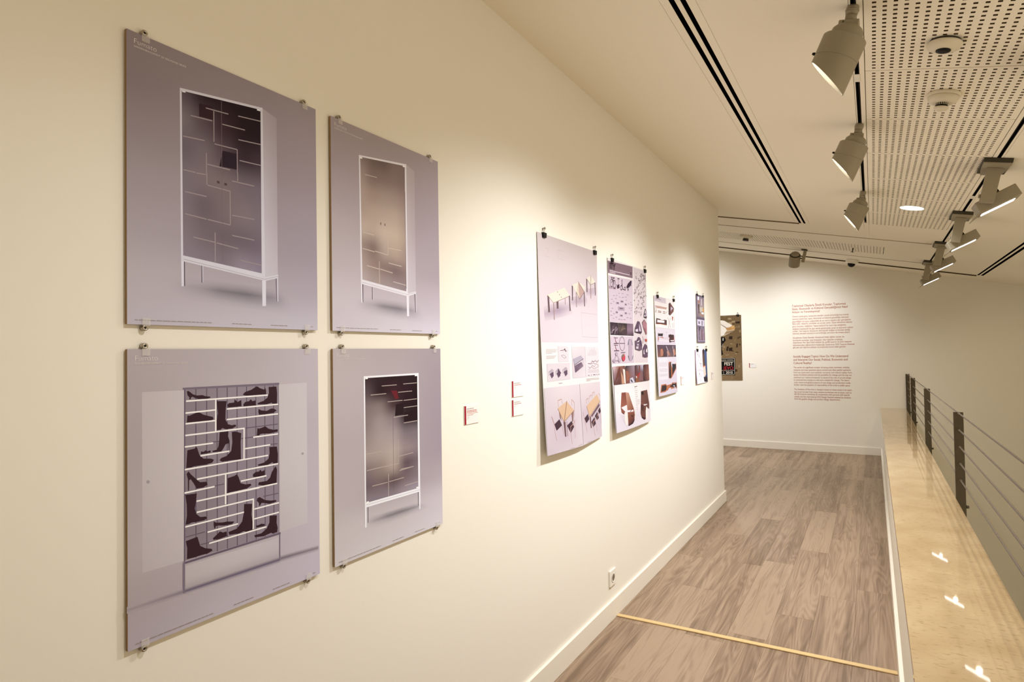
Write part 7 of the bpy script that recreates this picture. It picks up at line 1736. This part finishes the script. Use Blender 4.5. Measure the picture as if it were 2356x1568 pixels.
# captions on the wall
def caption(origin, side, w, h, label, lines, stripe=0.011):
    b = MB().box(0, w, 0, h, 0.0, 0.004, bev=0.0005).build('wall_label', M_card); b.matrix_world = wall_matrix(origin, side)
    MB().box(0.0002, stripe, 0.0002, h - 0.0002, 0.0038, 0.0044).build('red_stripe', M_red, b)
    r = random.Random(len(label))
    for v, u1, hh, m_ in lines:
        m = MB(); u = stripe + 0.006
        while u < u1 - 0.002:
            wd = min(r.uniform(0.006, 0.016), u1 - u); m.box(u, u + wd, v, v + hh, 0.0039, 0.0042); u += wd + 0.0016
        m.build('text_print', m_, b)['kind'] = 'stuff'
    tag(b, label, 'label', 'wall captions with a red stripe')
caption((0, 1.894, 1.3235), 'left', 0.1, 0.0735, 'white caption card with a red stripe and four red text lines beside the cabinet posters', [(0.0585, 0.066, 0.0042, M_ink), (0.0515, 0.086, 0.0026, M_redink), (0.0462, 0.086, 0.0026, M_redink), (0.0405, 0.092, 0.0018, M_redink), (0.0345, 0.060, 0.0018, M_redink), (0.0285, 0.032, 0.0016, M_ink), (0.0235, 0.032, 0.0016, M_ink), (0.0175, 0.022, 0.0020, M_ink)])
two = [(0.0590, 0.070, 0.0045, M_ink), (0.0520, 0.080, 0.0026, M_redink), (0.0455, 0.034, 0.0016, M_ink), (0.0405, 0.034, 0.0016, M_ink), (0.0350, 0.024, 0.0018, M_ink)]
caption((0, 2.2565, 1.4058), 'left', 0.102, 0.0722, 'upper of two white caption cards with red stripes beside the folding table poster', two)
caption((0, 2.2545, 1.3210), 'left', 0.102, 0.0726, 'lower of two white caption cards with red stripes beside the folding table poster', two)
caption((0, 4.972, 1.3160), 'left', 0.09, 0.0725, 'small caption card with a red stripe beside the tool case poster', two, 0.009)
caption((0, 6.069, 1.3130), 'left', 0.09, 0.0735, 'small caption card with a red stripe near the end of the picture wall', two, 0.008)
caption((-0.361, YF, 1.3100), 'far', 0.109, 0.0745, 'caption card with a red stripe on the end wall beside the festival poster', two, 0.011)

# exhibition text on the end wall
te = empty('wall_text', (0.301, YF - 0.0005, 0.80))
te.matrix_world = wall_matrix((0.301, YF - 0.0005, 0.80), 'far')
ROWS = [
 (2.271, 0.753, 1, 'Toplumsal Olaylarla İlintili Konular: Toplumsal,'), (2.222, 0.770, 1, 'Siyasi, Ekonomik ve Kültürel Gerçekliğimizi Nasıl'), (2.173, 0.395, 1, 'Anlıyor ve Yorumluyoruz?'),
 (2.107, 0.780, 0, 'Önemli sayıda genç sanatçının eserleri, içinde bulunduğumuz (savaş'), (2.067, 0.785, 0, 'sonrası) toplumsal, siyasi, ekonomik ve kültürel gerçekliğe dokunan,'), (2.026, 0.808, 0, 'geçerliliğini koruyan, çoğunlukla da acı verici olaylara dair görüşlerini'), (1.990, 0.822, 0, 'ifade eder, eleştirir, yorumlar ve sorular sorar. Siyasi aktivizmin alanına'), (1.949, 0.745, 0, 'giren konuları, değişimi, "hatıra kültürü"nü nasıl inşa ettiğimizi,'), (1.908, 0.832, 0, 'değişimi başlatacak bir güç olarak günümüzde sanat ve tasarımın rolünü'), (1.872, 0.796, 0, 'inceler. Yeni tasarım dünyasının demokratik doğası ve küresel varlığı,'), (1.836, 0.796, 0, 'kamusal alandaki sanatçının sorumluluğu sorusunu da ortaya çıkarır.'),
 (1.769, 0.715, 0, 'Saraybosna Güzel Sanatlar Akademisi\'ndeki eğitim süreci, bu'), (1.728, 0.690, 0, 'konularda uzmanlar, özel ihtiyaçları olan kişilerle ortaklaşa'), (1.692, 0.808, 0, 'düzenlenen Her Şey Dahil atölyesi ile, grafik tasarım ve ürün tasarımı'), (1.652, 0.845, 0, 'bölümlerinden öğrencilerin başlattığı uluslararası SOS Tasarım Festivali'), (1.616, 0.738, 0, 'gibi pek çok öğrenci atölyesi ve projesinde bunun izleri görülür.'),
 (1.469, 0.760, 1, 'Socially Engaged Topics: How Do We Understand'), (1.417, 0.752, 1, 'and Interpret Our Social, Political, Economic and'), (1.365, 0.260, 1, 'Cultural Reality?'),
 (1.299, 0.775, 0, 'The works of a significant number of young artists comment, criticize,'), (1.259, 0.788, 0, 'interpret and raise questions about current and often painful questions'), (1.220, 0.802, 0, 'from our (post-war) socio-political, economic and cultural reality: from'), (1.182, 0.795, 0, 'issues of political activism and the possibility for change and the way we'), (1.141, 0.788, 0, 'construct our \'culture of memory\' to issues of the role of art and design'), (1.102, 0.768, 0, 'in contemporary society as a site and a catalyst for change. The demo-'), (1.062, 0.780, 0, 'cratic nature and global presence of new design and production media'), (1.024, 0.775, 0, 'further raise the question of responsibility of the artist in public space.'),
 (0.954, 0.800, 0, 'The Academy of Fine Arts in Sarajevo insists on these issues in its teach-'), (0.914, 0.790, 0, 'ing, as can be seen from many student workshops and projects, such as'), (0.878, 0.762, 0, 'the All Inclusive workshop (in cooperation with persons with special'), (0.838, 0.780, 0, 'needs) and the international SOS Design Festival initiated by students'), (0.802, 0.640, 0, 'from the graphic design and product design departments.')]
for z, wid, head, s_ in ROWS:
    o = srgb_text(s_, 0.047 if head else 0.036, (0, z - 0.80, 0.0006), M_brownink, te, 'text_line', off=0.0006 if head else 0.0002)
    xs_ = [v.co.x for v in o.data.vertices]
    o.scale = (wid / (max(xs_) - min(xs_)), 1, 1)
tag(te, 'rust coloured exhibition text in two languages on the end wall', 'wall text')
